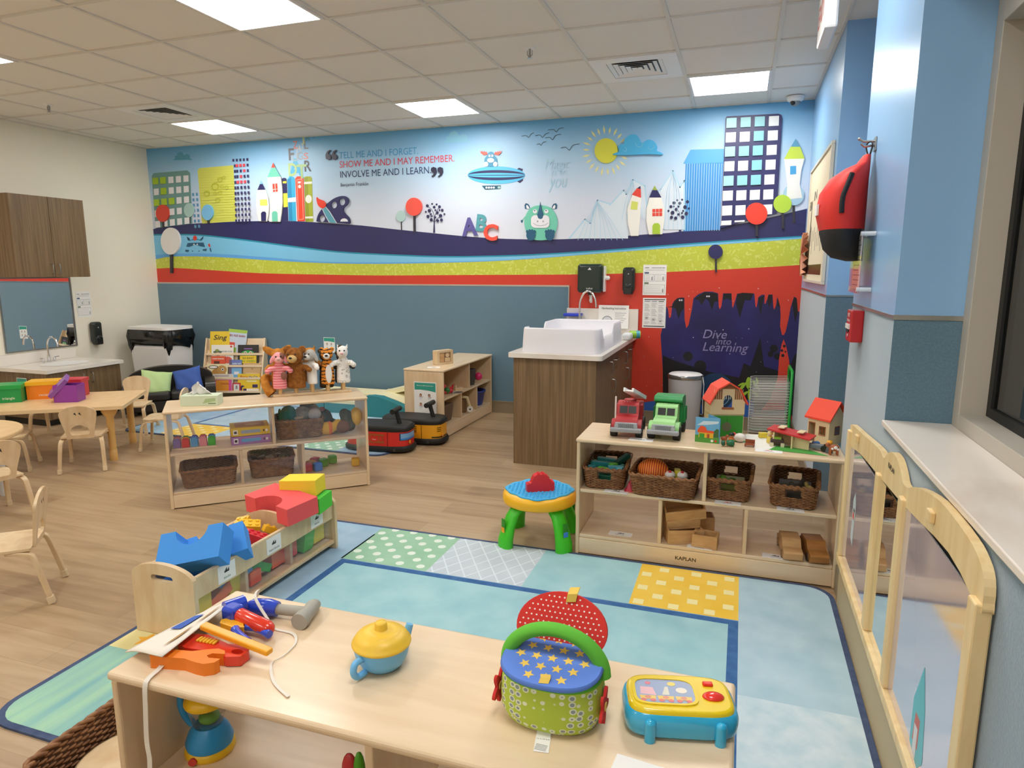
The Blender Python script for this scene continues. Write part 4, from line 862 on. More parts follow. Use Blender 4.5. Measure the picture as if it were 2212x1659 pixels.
# ---- diaper-changing island
IX0, IX1, IY, IT = -1.59, -.962, 4.7, .86
t = thing('changing_counter', 'walnut changing cabinet with white counter and big white tray', 'cabinet', ((IX0+IX1)/2, (IY+YB)/2, 0)); w2 = (IX1-IX0)/2; l2 = (YB-.015-IY)/2
B().bx(LAMINATE, -w2, w2-.022, -l2+.02, l2, .0, IT-.04).o('body', t, bev=.002); B().bx(LAMINATE, -w2-.001, w2, -l2, -l2+.019, .0, IT-.041).o('end_panel', t, bev=.002)
def pull(p, y, z, hor=False):
    q = [(w2, -.05, 0), (w2+.026, -.048, 0), (w2+.03, -.04, 0), (w2+.03, .04, 0), (w2+.026, .048, 0), (w2, .05, 0)]
    B().tube(STEEL, [(a, y+b2, z) if hor else (a, y, z+b2) for a, b2, c in q], .0045, 8).o('handle', p)
ys = [-l2+.022, -.28, .02, .42, l2-.002]
for k in range(4):
    y0, y1 = ys[k]+.002, ys[k+1]-.002; z1_ = IT-.045
    if k in (1, 3): 
        d_ = B().bx(LAMINATE, w2-.021, w2, y0, y1, IT-.2, IT-.045).o('drawer', t, bev=.002); pull(d_, (y0+y1)/2, IT-.12, True); z1_ = IT-.204
    d_ = B().bx(LAMINATE, w2-.021, w2, y0, y1, .08, z1_).o('door', t, bev=.002); pull(d_, y1-.06 if k % 2 == 0 else y0+.06, z1_-.12)
B().prism(QUARTZ, rrect(-w2-.04, w2+.045, -l2-.03, l2, .03), .034, T(0, 0, IT-.0395)).o('counter', t, bev=.006, seg=3)
B().bx(QUARTZ, -w2-.02, w2+.045, l2-.02, l2, IT-.005, IT+.235).o('backsplash', t, bev=.003)
def trayb():
    L_, W_ = 1.0, .6; b = B(); 
    prof = [((1.0, .0)), (.985, .1), (.97, .17), (.955, .182), (.93, .182), (.915, .17), (.9, .03), (.0, .02)]
    n = 40
    def ring(k, z):
        out = []; R = rrect(-W_/2, W_/2, -L_/2, L_/2, .05, 6); 
        for p, q in zip(R, R[1:]+R[:1]):
            m_ = max(1, int(hypot(q[0]-p[0], q[1]-p[1])/.02)); out += [(p[0]+(q[0]-p[0])*i/m_, p[1]+(q[1]-p[1])*i/m_) for i in range(m_)]
        return [(x*k if k > .5 else 0, y*(1-(1-k)*W_/L_) if k > .5 else 0, z) for x, y in out]
    rings = [ring(k, z) for k, z in prof]; m = len(rings[0]); vs = [p for r in rings for p in r]
    for i, p in enumerate(vs):        # dips in the two long sides and the near end
        if p[2] > .1:
            x, y, z = p
            if abs(x) > W_*.4 and -L_*.36 < y < L_*.12: f_ = min(1, (y+L_*.36)/.06, (L_*.12-y)/.06); z -= .07*f_*(3-2*f_)*f_
            if y < -L_*.44: z -= .0
            vs[i] = (x, y, z)
    b.add(vs, [(j*m+i, j*m+(i+1) % m, (j+1)*m+(i+1) % m, (j+1)*m+i) for j in range(len(prof)-1) for i in range(m)], pl('eae8ee', .4), None, True); return b
tag(trayb().o('changing_tray', loc=(-1.255, 5.27, IT-.0055)), 'big white plastic changing tray on the walnut counter', 'changing tray')
faucet('gooseneck_faucet', None, -1.45, 6.25, IT-.0055, -12, .42, .17)
f_ = bpy.data.objects['gooseneck_faucet']; tag(f_, 'tall chrome gooseneck tap behind the white changing tray', 'faucet')
t = thing('wipes_tub', 'clear tub with a blue lid behind the changing tray', 'tub', (-1.53, 6.33, IT-.0055)); B().bx(clear('clear_tub', 'e8eef2', .15), -.075, .075, -.07, .05, 0, .17).o('body', t, bev=.01); B().bx(pl('2743c8', .35), -.082, .082, -.075, .055, .17, .195).o('lid', t, bev=.006)
notice('handwashing_sign', 'white handwashing sign standing behind the changing tray', T(-1.15, 6.38, 1.02, 82), .29, .22, 'wash', 'sign')
t = thing('wipes_pack', 'crumpled pack of wipes with a green end beside the changing tray', 'wipes pack', (-.93, 5.95, IT-.0055)); B().bx(pl('e9ecec', .4), -.045, .035, -.12, .02, 0, .06).o('pack', t, bev=.02, seg=3)
B().cyl(pl('9cc83c', .4), .035, .09, 0, 0, 0, M=T(0, .06, .036, 0, 90, 20)).o('sleeve', t); B().cyl(pl('3fa0b8', .4), .0355, .03, 0, 0, 0, M=T(.05, .078, .036, 0, 90, 20)).o('band', t)
# ---- bins
t = thing('diaper_pail', 'light grey round diaper pail beside the cave mural', 'pail', (-.44, 6.13, 0))
B().lathe(mat('pail_grey', 'c9c8cc', .35), [(.12, 0), (.135, .02), (.15, .5)], 36, sy=.85).o('body', t); B().lathe(mat('pail_rim', 'a9a9ab', .2, .8), [(.152, .5), (.155, .505), (.155, .53), (.15, .538)], 36, sy=.85).o('rim', t)
B().lathe(WHITE, [(.148, .538), (.13, .55), (0, .555)], 36, sy=.85).o('lid', t); B().sweep(WHITE, [(.15, .0, .53), (.165, -.02, .45), (.16, -.02, .3), (.165, -.01, .2)], .07, .004, (0, 1, .1)).o('liner_bag', t)
t = thing('small_basket', 'dark brown slim basket beside the grey pail', 'basket', (-.24, 6.2, 0)); B().box(noise_mat('dark_weave', '4a382c', '5f4a3a', (1, 1, 4), 60, .7), .07, .16, .34, tx=1.15, ty=1.1).o('body', t, bev=.01)
t = thing('trash_can', 'white trash can lined with a black bag behind the sofa', 'trash can', (-6.27, 5.95, 0))
B().box(WHITE, .5, .34, .62, tx=1.12, ty=1.1).o('body', t, bev=.03, seg=3)
b = B(); n = 60; rn = []
for zi, (k, z) in enumerate(((.99, .805), (1.03, .79), (1.06, .72), (1.03, .64), (.97, .58), (.92, .6))):
    rr = []
    for i, (x, y) in enumerate(rrect(-.3, .3, -.2, .2, .08, 14)):
        wob = 1+.025*sin(i*1.7+zi)*(zi > 0)+.02*sin(i*.6+zi*2)*(zi > 1); dz = (.05*sin(i*.45)+.02*sin(i*1.3))*(zi > 2); rr.append((x*k*wob, y*k*wob, z+dz))
    rn += rr
m = len(rr); b.add(rn, [(j*m+i, j*m+(i+1) % m, (j+1)*m+(i+1) % m, (j+1)*m+i) for j in range(5) for i in range(m)], mat('bin_bag', '121214', .18, bump=.5, bscale=25), None, True); b.o('bin_bag', t)
b = B().prism(WHITE, rrect(-.31, .31, -.21, .21, .09, 6), .03, T(0, 0, .80)); b.o('lid', t, bev=.012, seg=3)
# ---- sofa
SOFA = T(-5.62, 5.4, .012, 0, 0, 44); t = thing('toddler_sofa', 'small black leather sofa with two cushions', 'sofa', (-5.62, 5.4, .012), 44); t.scale = (.82, .84, .86)
B().bx(LEATHER, -.46, .46, -.24, .26, .03, .16).o('base', t, bev=.02, seg=3)
for x in (-.19, .19): B().bx(LEATHER, x-.187, x+.187, -.29, .2, .162, .26).o('seat_cushion', t, bev=.035, seg=4)
for x in (-.46, .46): B().prism(LEATHER, rrect(-.3, .3, .02, .35, .07, 6), .12, T(x-.06, 0, 0, 90, 0, 90)).o('arm', t, bev=.03, seg=4)
p = [(-.5, .05), (.5, .05), (.5, .36)]+[(.5*cos(D(a)), .36+.15*sin(D(a))) for a in range(8, 180, 8)]+[(-.5, .36)]
B().prism(LEATHER, p, .13, T(0, .36, 0, 90)).o('backrest', t, bev=.04, seg=4)
for x in (-.4, .4):
    for y in (-.2, .22): B().cyl(BLACK, .02, .03, x, y, 0).o('foot', t)
def cushion(label, loc, rot, s, m_):
    n = 14; vs = []; 
    for sgn in (1, -1):
        for i in range(n+1):
            for j in range(n+1):
                u, v = 2*i/n-1, 2*j/n-1; pin = 1-.07*(1-abs(u)**2)*abs(v)**6-.0; pin2 = 1-.07*(1-abs(v)**2)*abs(u)**6
                vs.append((u*s/2*pin2, v*s/2*pin, sgn*s*.2*((1-u**4)*(1-v**4))**.6+.004*sin(7*u+5*v)))
    k = (n+1)**2; fs = [(i*(n+1)+j, (i+1)*(n+1)+j, (i+1)*(n+1)+j+1, i*(n+1)+j+1) for i in range(n) for j in range(n)]
    b = B(); b.add(vs, fs+[tuple(a+k for a in f[::-1]) for f in fs], m_, None, True)
    rim = [i*(n+1) for i in range(n+1)]
    o = b.o('cushion', None, loc, rot=rot); return tag(o, label, 'cushion', 'cushions on the black sofa')
cushion('light green cushion on the black sofa', SOFA @ V((-.13, -.07, .29)), (D(64), D(10), D(50)), .29, mat('green_cloth', 'b9d494', .85, bump=.1, bscale=400))
cushion('blue cushion on the black sofa', SOFA @ V((.17, -.04, .3)), (D(64), D(-12), D(34)), .28, mat('blue_cloth', '3d5ba6', .85, bump=.1, bscale=400))
# ================================================================ RUGS
def rugmat(name, c1, c2, sc=6, stretch=(1, 1, 1)): return noise_mat(name, c1, c2, stretch, sc, .9, detail=5, lo=.3, hi=.7, bump=.2, spec=.1)
RB1 = rugmat('rug_aqua', '94c1cb', 'a9d0d5'); RB2 = rugmat('rug_sky', 'a3c3d3', 'b8d1de'); RB3 = rugmat('rug_blue', '93b4cd', 'adc8db'); RNV = rugmat('rug_line', '3b6296', '4b74a6', 20); RED_ = rugmat('rug_binding', '44506e', '525f7c', 30)
RGR = rugmat('rug_green', '93bf9f', 'a5cbb0'); RWH = pl('dfeadf', .9); RLT = rugmat('rug_grey', 'bcc8d2', 'c8d2da'); RYL = rugmat('rug_yellow', 'eec349', 'f2cd5e'); RYP = pl('f3e7a8', .9)
RPY = rugmat('rug_pale_yellow', 'dccf94', 'e6dba2'); RST = rugmat('rug_stripe', '7fb0b4', 'a5cdae', 3, (6, .5, 1)); RWT = rugmat('rug_water', 'b4cedb', 'd0dfe7', 14)
def rug(label, x0, x1, y0, y1, patches, cell=None):
    b = B(); b.prism(RED_, rrect(x0, x1, y0, y1, .12, 6), .009)
    e = .022; b.prism(RB3, rrect(x0+e, x1-e, y0+e, y1-e, .1, 6), 0, T(0, 0, .0094))
    for m, a0, a1, b0, b1, lay in patches: b.prism(m, [(a0, b0), (a1, b0), (a1, b1), (a0, b1)] if not isinstance(a0, list) else a0, 0, T(0, 0, .0094+lay*.00025))
    return tag(b.o('area_rug', base=True), label, 'rug')
R0, R1, Q0, Q1 = -2.3, .468, 1.315, 3.226; e = .022
def dots(m, x0, x1, y0, y1, s, r, lay=4):
    o = []; j = 0; y = y0+s*.35
    while y < y1-r*.4:
        x = x0+s*(.3 if j % 2 else .75)
        while x < x1-r*.4:
            o.append((m, [(max(x0, min(x1, px)), max(y0, min(y1, py))) for px, py in circ(x, y, r, n=12)], 0, 0, 0, lay)); x += s
        y += s*.55; j += 1
    return o
def star(cx, cy, r, a=0): return [(cx+(r if k % 2 == 0 else r*.45)*cos(D(k*36+90+a)), cy+(r if k % 2 == 0 else r*.45)*sin(D(k*36+90+a))) for k in range(10)]
P_ = [(RNV, -1.86, .06, 1.74, 2.77, 2), (RB1, -1.82, .02, 1.78, 2.73, 3), (RGR, -1.87, -1.39, 2.775, Q1-e, 2), (RLT, -1.39, -.9, 2.775, Q1-e, 2), (RB1, -.9, -.4, 2.775, Q1-e, 2), (RYL, -.4, .06, 2.775, Q1-e, 2), (RB2, [(.06, 2.25), (R1-e, 2.25)]+[(R1-e-.1+.1*cos(D(a)), Q1-e-.1+.1*sin(D(a))) for a in range(0, 91, 15)]+[(.06, Q1-e)], 0, 0, 0, 2), (RWT, .06, R1-e, Q0+.15, 2.25, 2),
      (RB3, R0+e, -1.86, 2.27, Q1-e-.1, 2), (RPY, R0+e, -1.86, 1.78, 2.27, 2), (RST, [(-1.86, 1.78), (R0+e, 1.78)]+[(R0+e+.1-.1*cos(D(a)), Q0+e+.1-.1*sin(D(a))) for a in range(0, 91, 15)]+[(-1.86, Q0+e)], 0, 0, 0, 2), (RB2, -1.86, .06, Q0+e, 1.74, 1)]
P_ += dots(RWH, -1.87, -1.39, 2.775, Q1-e, .115, .022)
for k in range(-12, 14):                                                # white diamond lattice
    for sg in (1, -1):
        q = []
        x0, x1, y0, y1 = -1.39, -.9, 2.775, Q1-e
        c = -1.145+k*.085
        pts = []
        for t_ in range(41):
            y = y0+(y1-y0)*t_/40; x = c+sg*(y-(y0+y1)/2)*.62
            if x0 < x < x1: pts.append((x, y))
        if len(pts) > 2: P_.append((pl('d9e4ec', .9), [(pts[0][0]-.004, pts[0][1]), (pts[0][0]+.004, pts[0][1]), (pts[-1][0]+.004, pts[-1][1]), (pts[-1][0]-.004, pts[-1][1])], 0, 0, 0, 4+.2*(sg > 0)))
for i in range(6):
    for j in range(6):
        if (i+j) % 2 == 0:
            x = -.385+i*.076; y = 2.785+j*.071; P_.append((RYP, [(x, y), (x+.045, y), (x+.045, y+.045), (x, y+.045)], 0, 0, 0, 4))
for cx, cy in ((-2.17, 1.86), (-2.02, 2.0), (-2.2, 2.12), (-1.96, 2.18), (-1.93, 1.84)): P_.append((rugmat('rug_star', 'e9a93c', 'f0b84e'), star(cx, cy, .05, 12), 0, 0, 0, 4))
rug('blue patchwork rug in front of the camera with dotted and checked squares', R0, R1, Q0, Q1, P_)
x0, x1, y0, y1 = -5.36, -2.62, 4.52, 6.36
P2 = [(RNV, x0+.44, x1-.44, y0+.42, y1-.42, 2), (RB2, x0+.475, x1-.475, y0+.455, y1-.455, 3), (RYL, x0+.46, x0+.95, y0+e, y0+.42, 2), (RB2, x0+.95, x0+1.42, y0+e, y0+.42, 2), (RLT, x0+1.42, x0+1.9, y0+e, y0+.42, 2), (RGR, x0+1.9, x1-.44, y0+e, y0+.42, 2), (RB3, x1-.44, x1-e, y0+.14, y0+.9, 2), (RYP, x1-.44, x1-e, y0+.9, y1-.14, 2)]+dots(RWH, x0+1.9, x1-.44, y0+e, y0+.42, .115, .022)
for i in range(6):
    for j in range(6):
        if (i+j) % 2 == 0: x = x0+.47+i*.078; y = y0+.035+j*.064; P2.append((RYP, [(x, y), (x+.045, y), (x+.045, y+.04), (x, y+.04)], 0, 0, 0, 4))
rug('blue patchwork rug by the sofa and the wainscot', x0, x1, y0, y1, P2)
# ================================================================ WICKER BASKETS
WK = noise_mat('wicker', '9a6c44', '74492a', (1, 1, 1), 45, .55, detail=2); WKD = mat('wicker_inside', '4e3422', .8)
def basket(label, loc, rz=0, w=.22, d=.32, h=.11, fl=1.12, rows=15, hand='y', group='brown wicker baskets'):
    t = thing('wicker_basket', label, 'basket', loc, rz, group); n = 32*4
    def ring(k): 
        r = rrect(-w/2*k, w/2*k, -d/2*k, d/2*k, .035, 6); L = [0]; P = r+[r[0]]
        for a, b2 in zip(P, P[1:]): L.append(L[-1]+hypot(b2[0]-a[0], b2[1]-a[1]))
        out = []; j = 0
        for i in range(n):
            s = L[-1]*i/n
            while L[j+1] < s: j += 1
            f = (s-L[j])/(L[j+1]-L[j] or 1); out.append((P[j][0]+(P[j+1][0]-P[j][0])*f, P[j][1]+(P[j+1][1]-P[j][1])*f))
        return out
    b = B(); hh = h-.012
    def inhole(x, y, z):
        if not hand: return False
        a, c = (x, y) if hand == 'y' else (y, x)
        lim = (d if hand == 'y' else w)/2*.85
        return abs(c) > lim and abs(a) < .033 and h*.45 < z < h*.8
    for r in range(rows):
        z = .006+hh*(r+.5)/rows; k = 1+(fl-1)*z/h; pts = []; segs = []
        for i, (x, y) in enumerate(ring(k)):
            q = .0028*(1 if (i//2+r) % 2 else -1); rr = hypot(x, y) or 1; p = (x+x/rr*q, y+y/rr*q, z)
            if inhole(x, y, z):
                if len(pts) > 1: segs.append(pts)
                pts = []
            else: pts.append(p)
        segs.append(pts)
        for sgm in segs:
            if len(sgm) > 1: b.tube(WK, sgm, hh/rows*.56, 5, closed=len(sgm) == n, caps=False)
    vs = []; fs = []
    for j in range(6):
        z = .004+(h-.01)*j/5; k = (1+(fl-1)*z/h)-.022; vs += [(x, y, z) for x, y in ring(k)]
    for j in range(5):
        for i in range(n):
            x, y, z = vs[j*n+i]; zc = .004+(h-.01)*(j+.5)/5
            if not inhole(x, y, zc): fs.append((j*n+i, j*n+(i+1) % n, (j+1)*n+(i+1) % n, (j+1)*n+i))
    b.add(vs, fs, WKD); b.prism(WKD, ring(.98), .006, T(0, 0, .0)); b.o('body', t)
    rm = B(); R_ = ring(fl)
    for ph in (0, pi): rm.tube(WK, [(x+.005*cos(i*.9+ph), y+.005*cos(i*.9+ph), h-.006+.005*sin(i*.9+ph)) for i, (x, y) in enumerate(R_)], .006, 6, closed=True)
    rm.o('rim', t); return t
MSZ = .353; LSZ = .108
basket('wicker basket of teal and green blocks at the end of the low shelf', (-.625, 3.43, MSZ), 3, .19, .31, .115)
basket('wide wicker basket holding an orange striped ball', (-.315, 3.37, MSZ), -3, .29, .27, .115, hand=None)
basket('wicker basket with a cut handle next to the shelf divider', (-.008, 3.44, MSZ), -3, .19, .3, .115)
basket('wicker basket of small dark animals near the mirror panel', (.295, 3.43, MSZ), -6, .19, .3, .115)
SA = math.degrees(LSA)
pb = ls(.225, .17, LSZ); basket('low wicker basket alone in the bottom corner bay', pb, SA+1, .29, .25, .12, hand=None)
pb = ls(.61, .22, LSZ); basket('wicker basket of boxes in the middle bottom bay', pb, SA-1, .25, .24, .13, hand=None)
pb = ls(.8, .21, MSZ); basket('wicker basket stuffed with plush toys', pb, SA-1, .28, .24, .13, 1.08, hand=None)
basket('big open-weave wicker basket on the floor beside the toy kitchen shelf', (-1.392, 1.12, 0), 2, .25, .32, .33, 1.1, 40, None)
tag(B().lathe(BIRCH, [(0, .245), (.1, .25), (.118, .262), (.11, .264), (0, .256)], 32, T(0, 0, 0)).lathe(BIRCH, [(.05, .008), (.055, .13), (.1, .246)], 24).o('wooden_bowl', None, (-1.385, 1.1, 0)), 'pale wooden bowl standing in the open-weave basket', 'bowl')
# contents
def blk(name, label, cat, m, dims, loc, rz=0, rx=0, ry=0, group=None, bev=.003):
    o = B().box(m, *dims).o(name, None, loc, bev=bev); o.rotation_euler = (D(rx), D(ry), D(rz)); return tag(o, label, cat, group)
for k, (x, y, z, rz, ry, c, dm) in enumerate(((-.655, 3.36, .448, 30, 8, '1f7f86', (.1, .03, .025)), (-.6, 3.38, .44, -35, -6, '57b52e', (.07, .035, .025)), (-.69, 3.33, .43, 70, 0, '4aa3b4', (.045, .03, .03)), (-.565, 3.43, .45, 50, -22, '1d5f58', (.14, .03, .025)), (-.64, 3.45, .445, 10, 5, '2b8f96', (.1, .035, .025)), (-.575, 3.34, .435, 15, 0, '4aa3b4', (.07, .03, .028)), (-.63, 3.32, .43, -20, 0, '7ac23c', (.06, .03, .025)), (-.68, 3.42, .435, -15, 8, '3fae3a', (.06, .04, .02)), (-.545, 3.34, .43, 80, 0, '67b8c8', (.04, .03, .03)))):
    blk('toy_block', ('long teal block lying across the block basket', 'green block at the basket middle', 'small pale blue block in the basket corner', 'dark green long block leaning out of the basket', 'teal block behind the others in the basket', 'light blue arch-like block at the basket edge', 'lime block at the front of the basket', 'grass green block under the teal ones', 'tiny pale blue block beside the basket rim')[k], 'block', pl(c, .4), dm, (x, y, z), rz, 0, ry, 'blocks in the wicker basket')
blk('toy_block', 'filler of mixed blocks', 'block', pl('2f7f66', .4), (.15, .24, .05), (-.625, 3.43, MSZ+.012), 3)['label'] = 'green block lying at the bottom of the block basket'
STRP = mat('orange_stripes', 'e8702a', .6); nn = STRP.node_tree.nodes; tcx = nn.new('ShaderNodeTexCoord'); wv = nn.new('ShaderNodeTexWave'); wv.inputs['Scale'].default_value = 28; STRP.node_tree.links.new(tcx.outputs['Object'], wv.inputs['Vector'])
STRP.node_tree.links.new(ramp(STRP, wv.outputs['Fac'], [(.35, 'c8301e'), (.5, 'f08a2a'), (.7, 'f2a03c')]), nn['Principled BSDF'].inputs['Base Color'])
tag(B().sph(STRP, .08, .075, .06, n=24).o('striped_ball', None, (-.385, 3.385, .445)), 'orange striped soft ball in the wide basket', 'ball')
for x, y, s_ in ((-.295, 3.35, 'white round toy with a red button beside the striped ball'), (-.235, 3.36, 'white round toy with a red button near the basket end')):
    t = thing('round_toy', s_, 'toy', (x, y, .44), 0, 'white button toys'); B().sph(WHITE, .027, .027, .02).o('body', t); B().sph(pl('d02a34', .35), .009, .009, .008, 0, -.008, .017).o('button', t)
blk('toy_block', 'yellow and green toy between the white button toys', 'toy', pl('c9c23a', .4), (.03, .05, .06), (-.262, 3.39, .4), 10)
blk('plush_toy', 'grey and white toy deep in the wide basket', 'toy', pl('5d5a58', .8), (.2, .2, .045), (-.31, 3.37, MSZ+.012))
for x, y, z, s_ in ((-.02, 3.42, .41, 'bumpy green toy in the basket with a cut handle'),): tag(B().sph(pl('5a8a2a', .5), .045, .035, .018, x, y, z).sph(pl('6aa032', .5), .02, .02, .02, x-.02, y, z+.015).sph(pl('3c6a22', .5), .02, .018, .015, x+.025, y-.01, z+.012).o('toy_frog', base=True), s_, 'toy')
blk('toy_block', 'dull yellow toy at the bottom of the handled basket', 'toy', pl('7d7a3a', .6), (.14, .22, .04), (-.008, 3.44, MSZ+.012), -3)
for k, (x, y, z, c) in enumerate(((.25, 3.42, .42, '4a4a40'), (.3, 3.39, .43, '3a3630'), (.33, 3.44, .425, '55503f'), (.36, 3.39, .425, 'b09a5a'))):
    b = B(); b.sph(pl(c, .6), .03, .016, .014, 0, 0, 0); b.sph(pl(c, .6), .013, .011, .012, .03, 0, .012)
    for q in (-.015, .015): b.cyl(pl(c, .6), .005, .02, q, .006, -.02, n=8); b.cyl(pl(c, .6), .005, .02, q, -.006, -.02, n=8)
    tag(b.o('toy_animal', None, (x, y, z), 40*k), ('small dark animal figure at the basket edge', 'black animal figure amid the animal basket', 'olive animal figure by the back of the basket', 'tan animal figure at the basket corner')[k], 'toy animal', 'animal figures in the basket')
blk('toy_animal', 'dark toys filling the animal basket', 'toy', pl('4a443a', .7), (.15, .23, .05), (.295, 3.43, MSZ+.012), -6)['label'] = 'dark flat toy at the bottom of the animal basket'
# red toy between baskets
tag(B().prism(pl('b3233a', .35), [(-.02, 0), (.025, 0), (.03, .03), (.012, .075), (0, .03)], .03, T(0, 0, 0, 90)).prism(pl('d04a5c', .35), [(0, 0), (.03, 0), (.012, .05)], .034, T(-.01, .002, 0, 90)).o('toy_ramp', None, (-.497, 3.3, MSZ), 10), 'red plastic toy wedged between two wicker baskets', 'toy')
# cards on the right shelf
for s_, loc, wd, pc in (('white card under the block basket', (-.55, 3.258, MSZ), None, None), ('white card under the wide basket', (-.28, 3.25, MSZ), None, None), ('white card with red pictures under the handled basket', (-.01, 3.262, MSZ), None, RED), ('white picture card under the animal basket', (.27, 3.262, MSZ), None, None),
                     ('white picture card alone on the empty bottom bay', (-.53, 3.31, LSZ), None, None), ('white card beside the hollow wooden boxes', (-.13, 3.27, LSZ), None, None), ('white card half under the wooden car', (.22, 3.27, LSZ), None, None),
                     ('white truck card in front of the toy trucks', (-.44, 3.31, .62), None, None), ('white card with red print in front of the toy farm', (.16, 3.29, .62), None, RED)): card(s_, loc, -3, .12, .055, wd, pc)
# hollow boxes and wooden cars in the bottom bays
def hollow(label, loc, rot, w, d, h):
    b = B(); k = .01
    for a in ((-w/2, w/2, -d/2, -d/2+k), (-w/2, w/2, d/2-k, d/2), (-w/2, -w/2+k, -d/2+k, d/2-k), (w/2-k, w/2, -d/2+k, d/2-k)): b.bx(BLOCKW, *a, k, h)
    b.bx(BLOCKW, -w/2, w/2, -d/2, d/2, 0, k); o = b.o('hollow_box', None, loc, bev=.002); o.rotation_euler = [D(a) for a in rot]; return tag(o, label, 'wooden box', 'hollow wooden boxes')
hollow('open wooden box lying at the bottom of the box pile', (-.215, 3.33, LSZ+.001), (0, 0, 20), .18, .1, .07)
hollow('open wooden box tilted on top of the box pile', (-.215, 3.36, LSZ+.128), (20, -9, 12), .2, .1, .06)
hollow('square wooden box in front of the box pile', (-.105, 3.3, LSZ+.001), (0, 0, -6), .12, .09, .065)
hollow('open wooden box behind the square one', (-.16, 3.46, LSZ+.001), (0, 0, 10), .17, .1, .1)
hollow('open wooden box under the topmost tilted one', (-.23, 3.36, LSZ+.072), (10, -4, 20), .17, .09, .05)
for x, m_, s_, rz in ((.285, BLOCKW, 'pale wooden toy car on the bottom bay', 4), (.39, DARKW, 'dark wooden toy car beside the pale one', 8)):
    t = thing('wooden_car', s_, 'toy car', (x, 3.35, LSZ), rz, 'wooden toy cars'); side = [(-.13, .012), (.13, .012), (.13, .045), (.085, .055), (.06, .085), (-.04, .088), (-.075, .056), (-.13, .048)]
    Mc = Mx.Rotation(D(90), 4, 'Z') @ T(0, .042, 0, 90); B(Mc).prism(m_, side, .084).o('body', t, bev=.006)
    for q in (-.075, .075): 
        for sx in (-.046, .036): B(T(sx, q, .02, 0, 90)).cyl(mat('wheel_wood', '4a3524', .5) if m_ is DARKW else pl('8a6a44', .5), .02, .01).o('wheel', t)
# ================================================================ ON TOP OF THE RIGHT SHELF
def truck(label, loc, rz, c1, c2, fire):
    t = thing('toy_truck', label, 'toy truck', loc, rz, 'plastic toy trucks'); t.scale = (.92, .92, .93); m1, m2 = pl(c1, .45), pl(c2, .45); G_ = pl('9a9da2', .4)
    side = [(-.165, .045), (-.165, .085), (-.155, .1), (-.13, .108), (-.075, .112), (-.055, .165), (-.04, .175), (.02, .175), (.03, .165), (.035, .05)]   # nose at -y
    def prof(b, m, p, x0, x1): b.prism(m, p, x1-x0, Mx.Translation((x0, 0, 0)) @ Mx.Rotation(D(90), 4, 'Z') @ Mx.Rotation(D(90), 4, 'X'))
    b = B(); prof(b, m1, side, -.06, .06); b.o('cab', t, bev=.014, seg=3)
    for x in (-.082, .042):
        b = B(); prof(b, m1, [(-.165, .04), (-.16, .075), (-.13, .095), (-.08, .09), (-.05, .06), (-.045, .045)], x, x+.04); b.o('fender', t, bev=.012, seg=3)
    b = B(); b.bx(G_, -.062, .062, -.178, -.16, .05, .088); b.o('grille', t, bev=.008, seg=3)
    q = B()
    for k in range(8): q.bx(pl('85888c', .4), -.04+k*.0105, -.034+k*.0105, -.181, -.176, .056, .084)
    for x in (-.052, .052): q.cyl(pl('b2b5b8', .35), .011, .006, M=T(x, -.176, .069, 90))
    q.o('headlights', t); B().bx(G_, -.086, .086, -.19, -.165, .034, .06).o('bumper', t, bev=.009, seg=3)
    q = B(); 
    for x0, x1 in ((-.046, -.003), (.003, .046)): q.add([(x0, -.074, .121), (x1, -.074, .121), (x1, -.0585, .158), (x0, -.0585, .158)], [(0, 1, 2, 3)], BLACK)
    q.o('windscreen', t)
    for k in range(5): B().sph(m1, .004, .004, .004, -.03+k*.015, -.03, .176, n=8).o('roof_lamp', t)
    for x in (-.088, .05):
        for y in (-.125, .09): B(T(x, y, .036, 0, 90)).lathe(RUB, [(.012, 0), (.034, 0), (.037, .006), (.037, .032), (.034, .038), (.012, .038)], 22).o('wheel', t)
    if fire:
        b = B(); b.bx(m1, -.075, .075, .036, .17, .045, .15); b.o('bed', t, bev=.008); B().cyl(m1, .035, .02, 0, .09, .15).o('turret', t)
        l_ = B()
        Ml = T(.03, .02, .205, 0, 18, 78); l_.M = Ml
        for s_ in (-1, 1): l_.bx(WHITE, -.14, .14, s_*.024-.006, s_*.024+.006, 0, .022)
        l_.bx(WHITE, -.14, .14, -.02, .02, .002, .006)
        for k in range(8): l_.bx(WHITE, -.12+k*.034, -.112+k*.034, -.02, .02, .006, .014)
        l_.o('ladder', t, bev=.003); B().bx(WHITE, -.085, -.076, .04, .05, .05, .19).o('side_rail', t)
    else:
        b = B(); prof(b, m2, [(.036, .05), (.17, .05), (.175, .12), (.16, .19), (.12, .21), (.0, .212), (-.02, .185), (.036, .17)], -.078, .078); b.o('hopper', t, bev=.016, seg=3)
        for x in (-.09, .078): 
            for y in (.06, .1, .14): B().bx(m2, x, x+.012, y-.006, y+.006, .06, .14).o('rib', t)
    return t
truck('red toy fire truck with a white ladder', (-.53, 3.47, .62), 4, 'b13034', 'b13034', True)
truck('green toy recycling truck beside the red one', (-.33, 3.48, .62), -2, '9fd68c', '1f8a44', False)
t = thing('picture_book', 'standing picture book with a farm on its cover', 'book', (-.125, 3.36, .62), -6)
M = T(0, 0, .0, 90); b = B(M); w_, h_ = .115, .125
b.bx(pl('6fb2dc', .35), -w_/2, w_/2, 0, h_, 0, .004); z = .0043
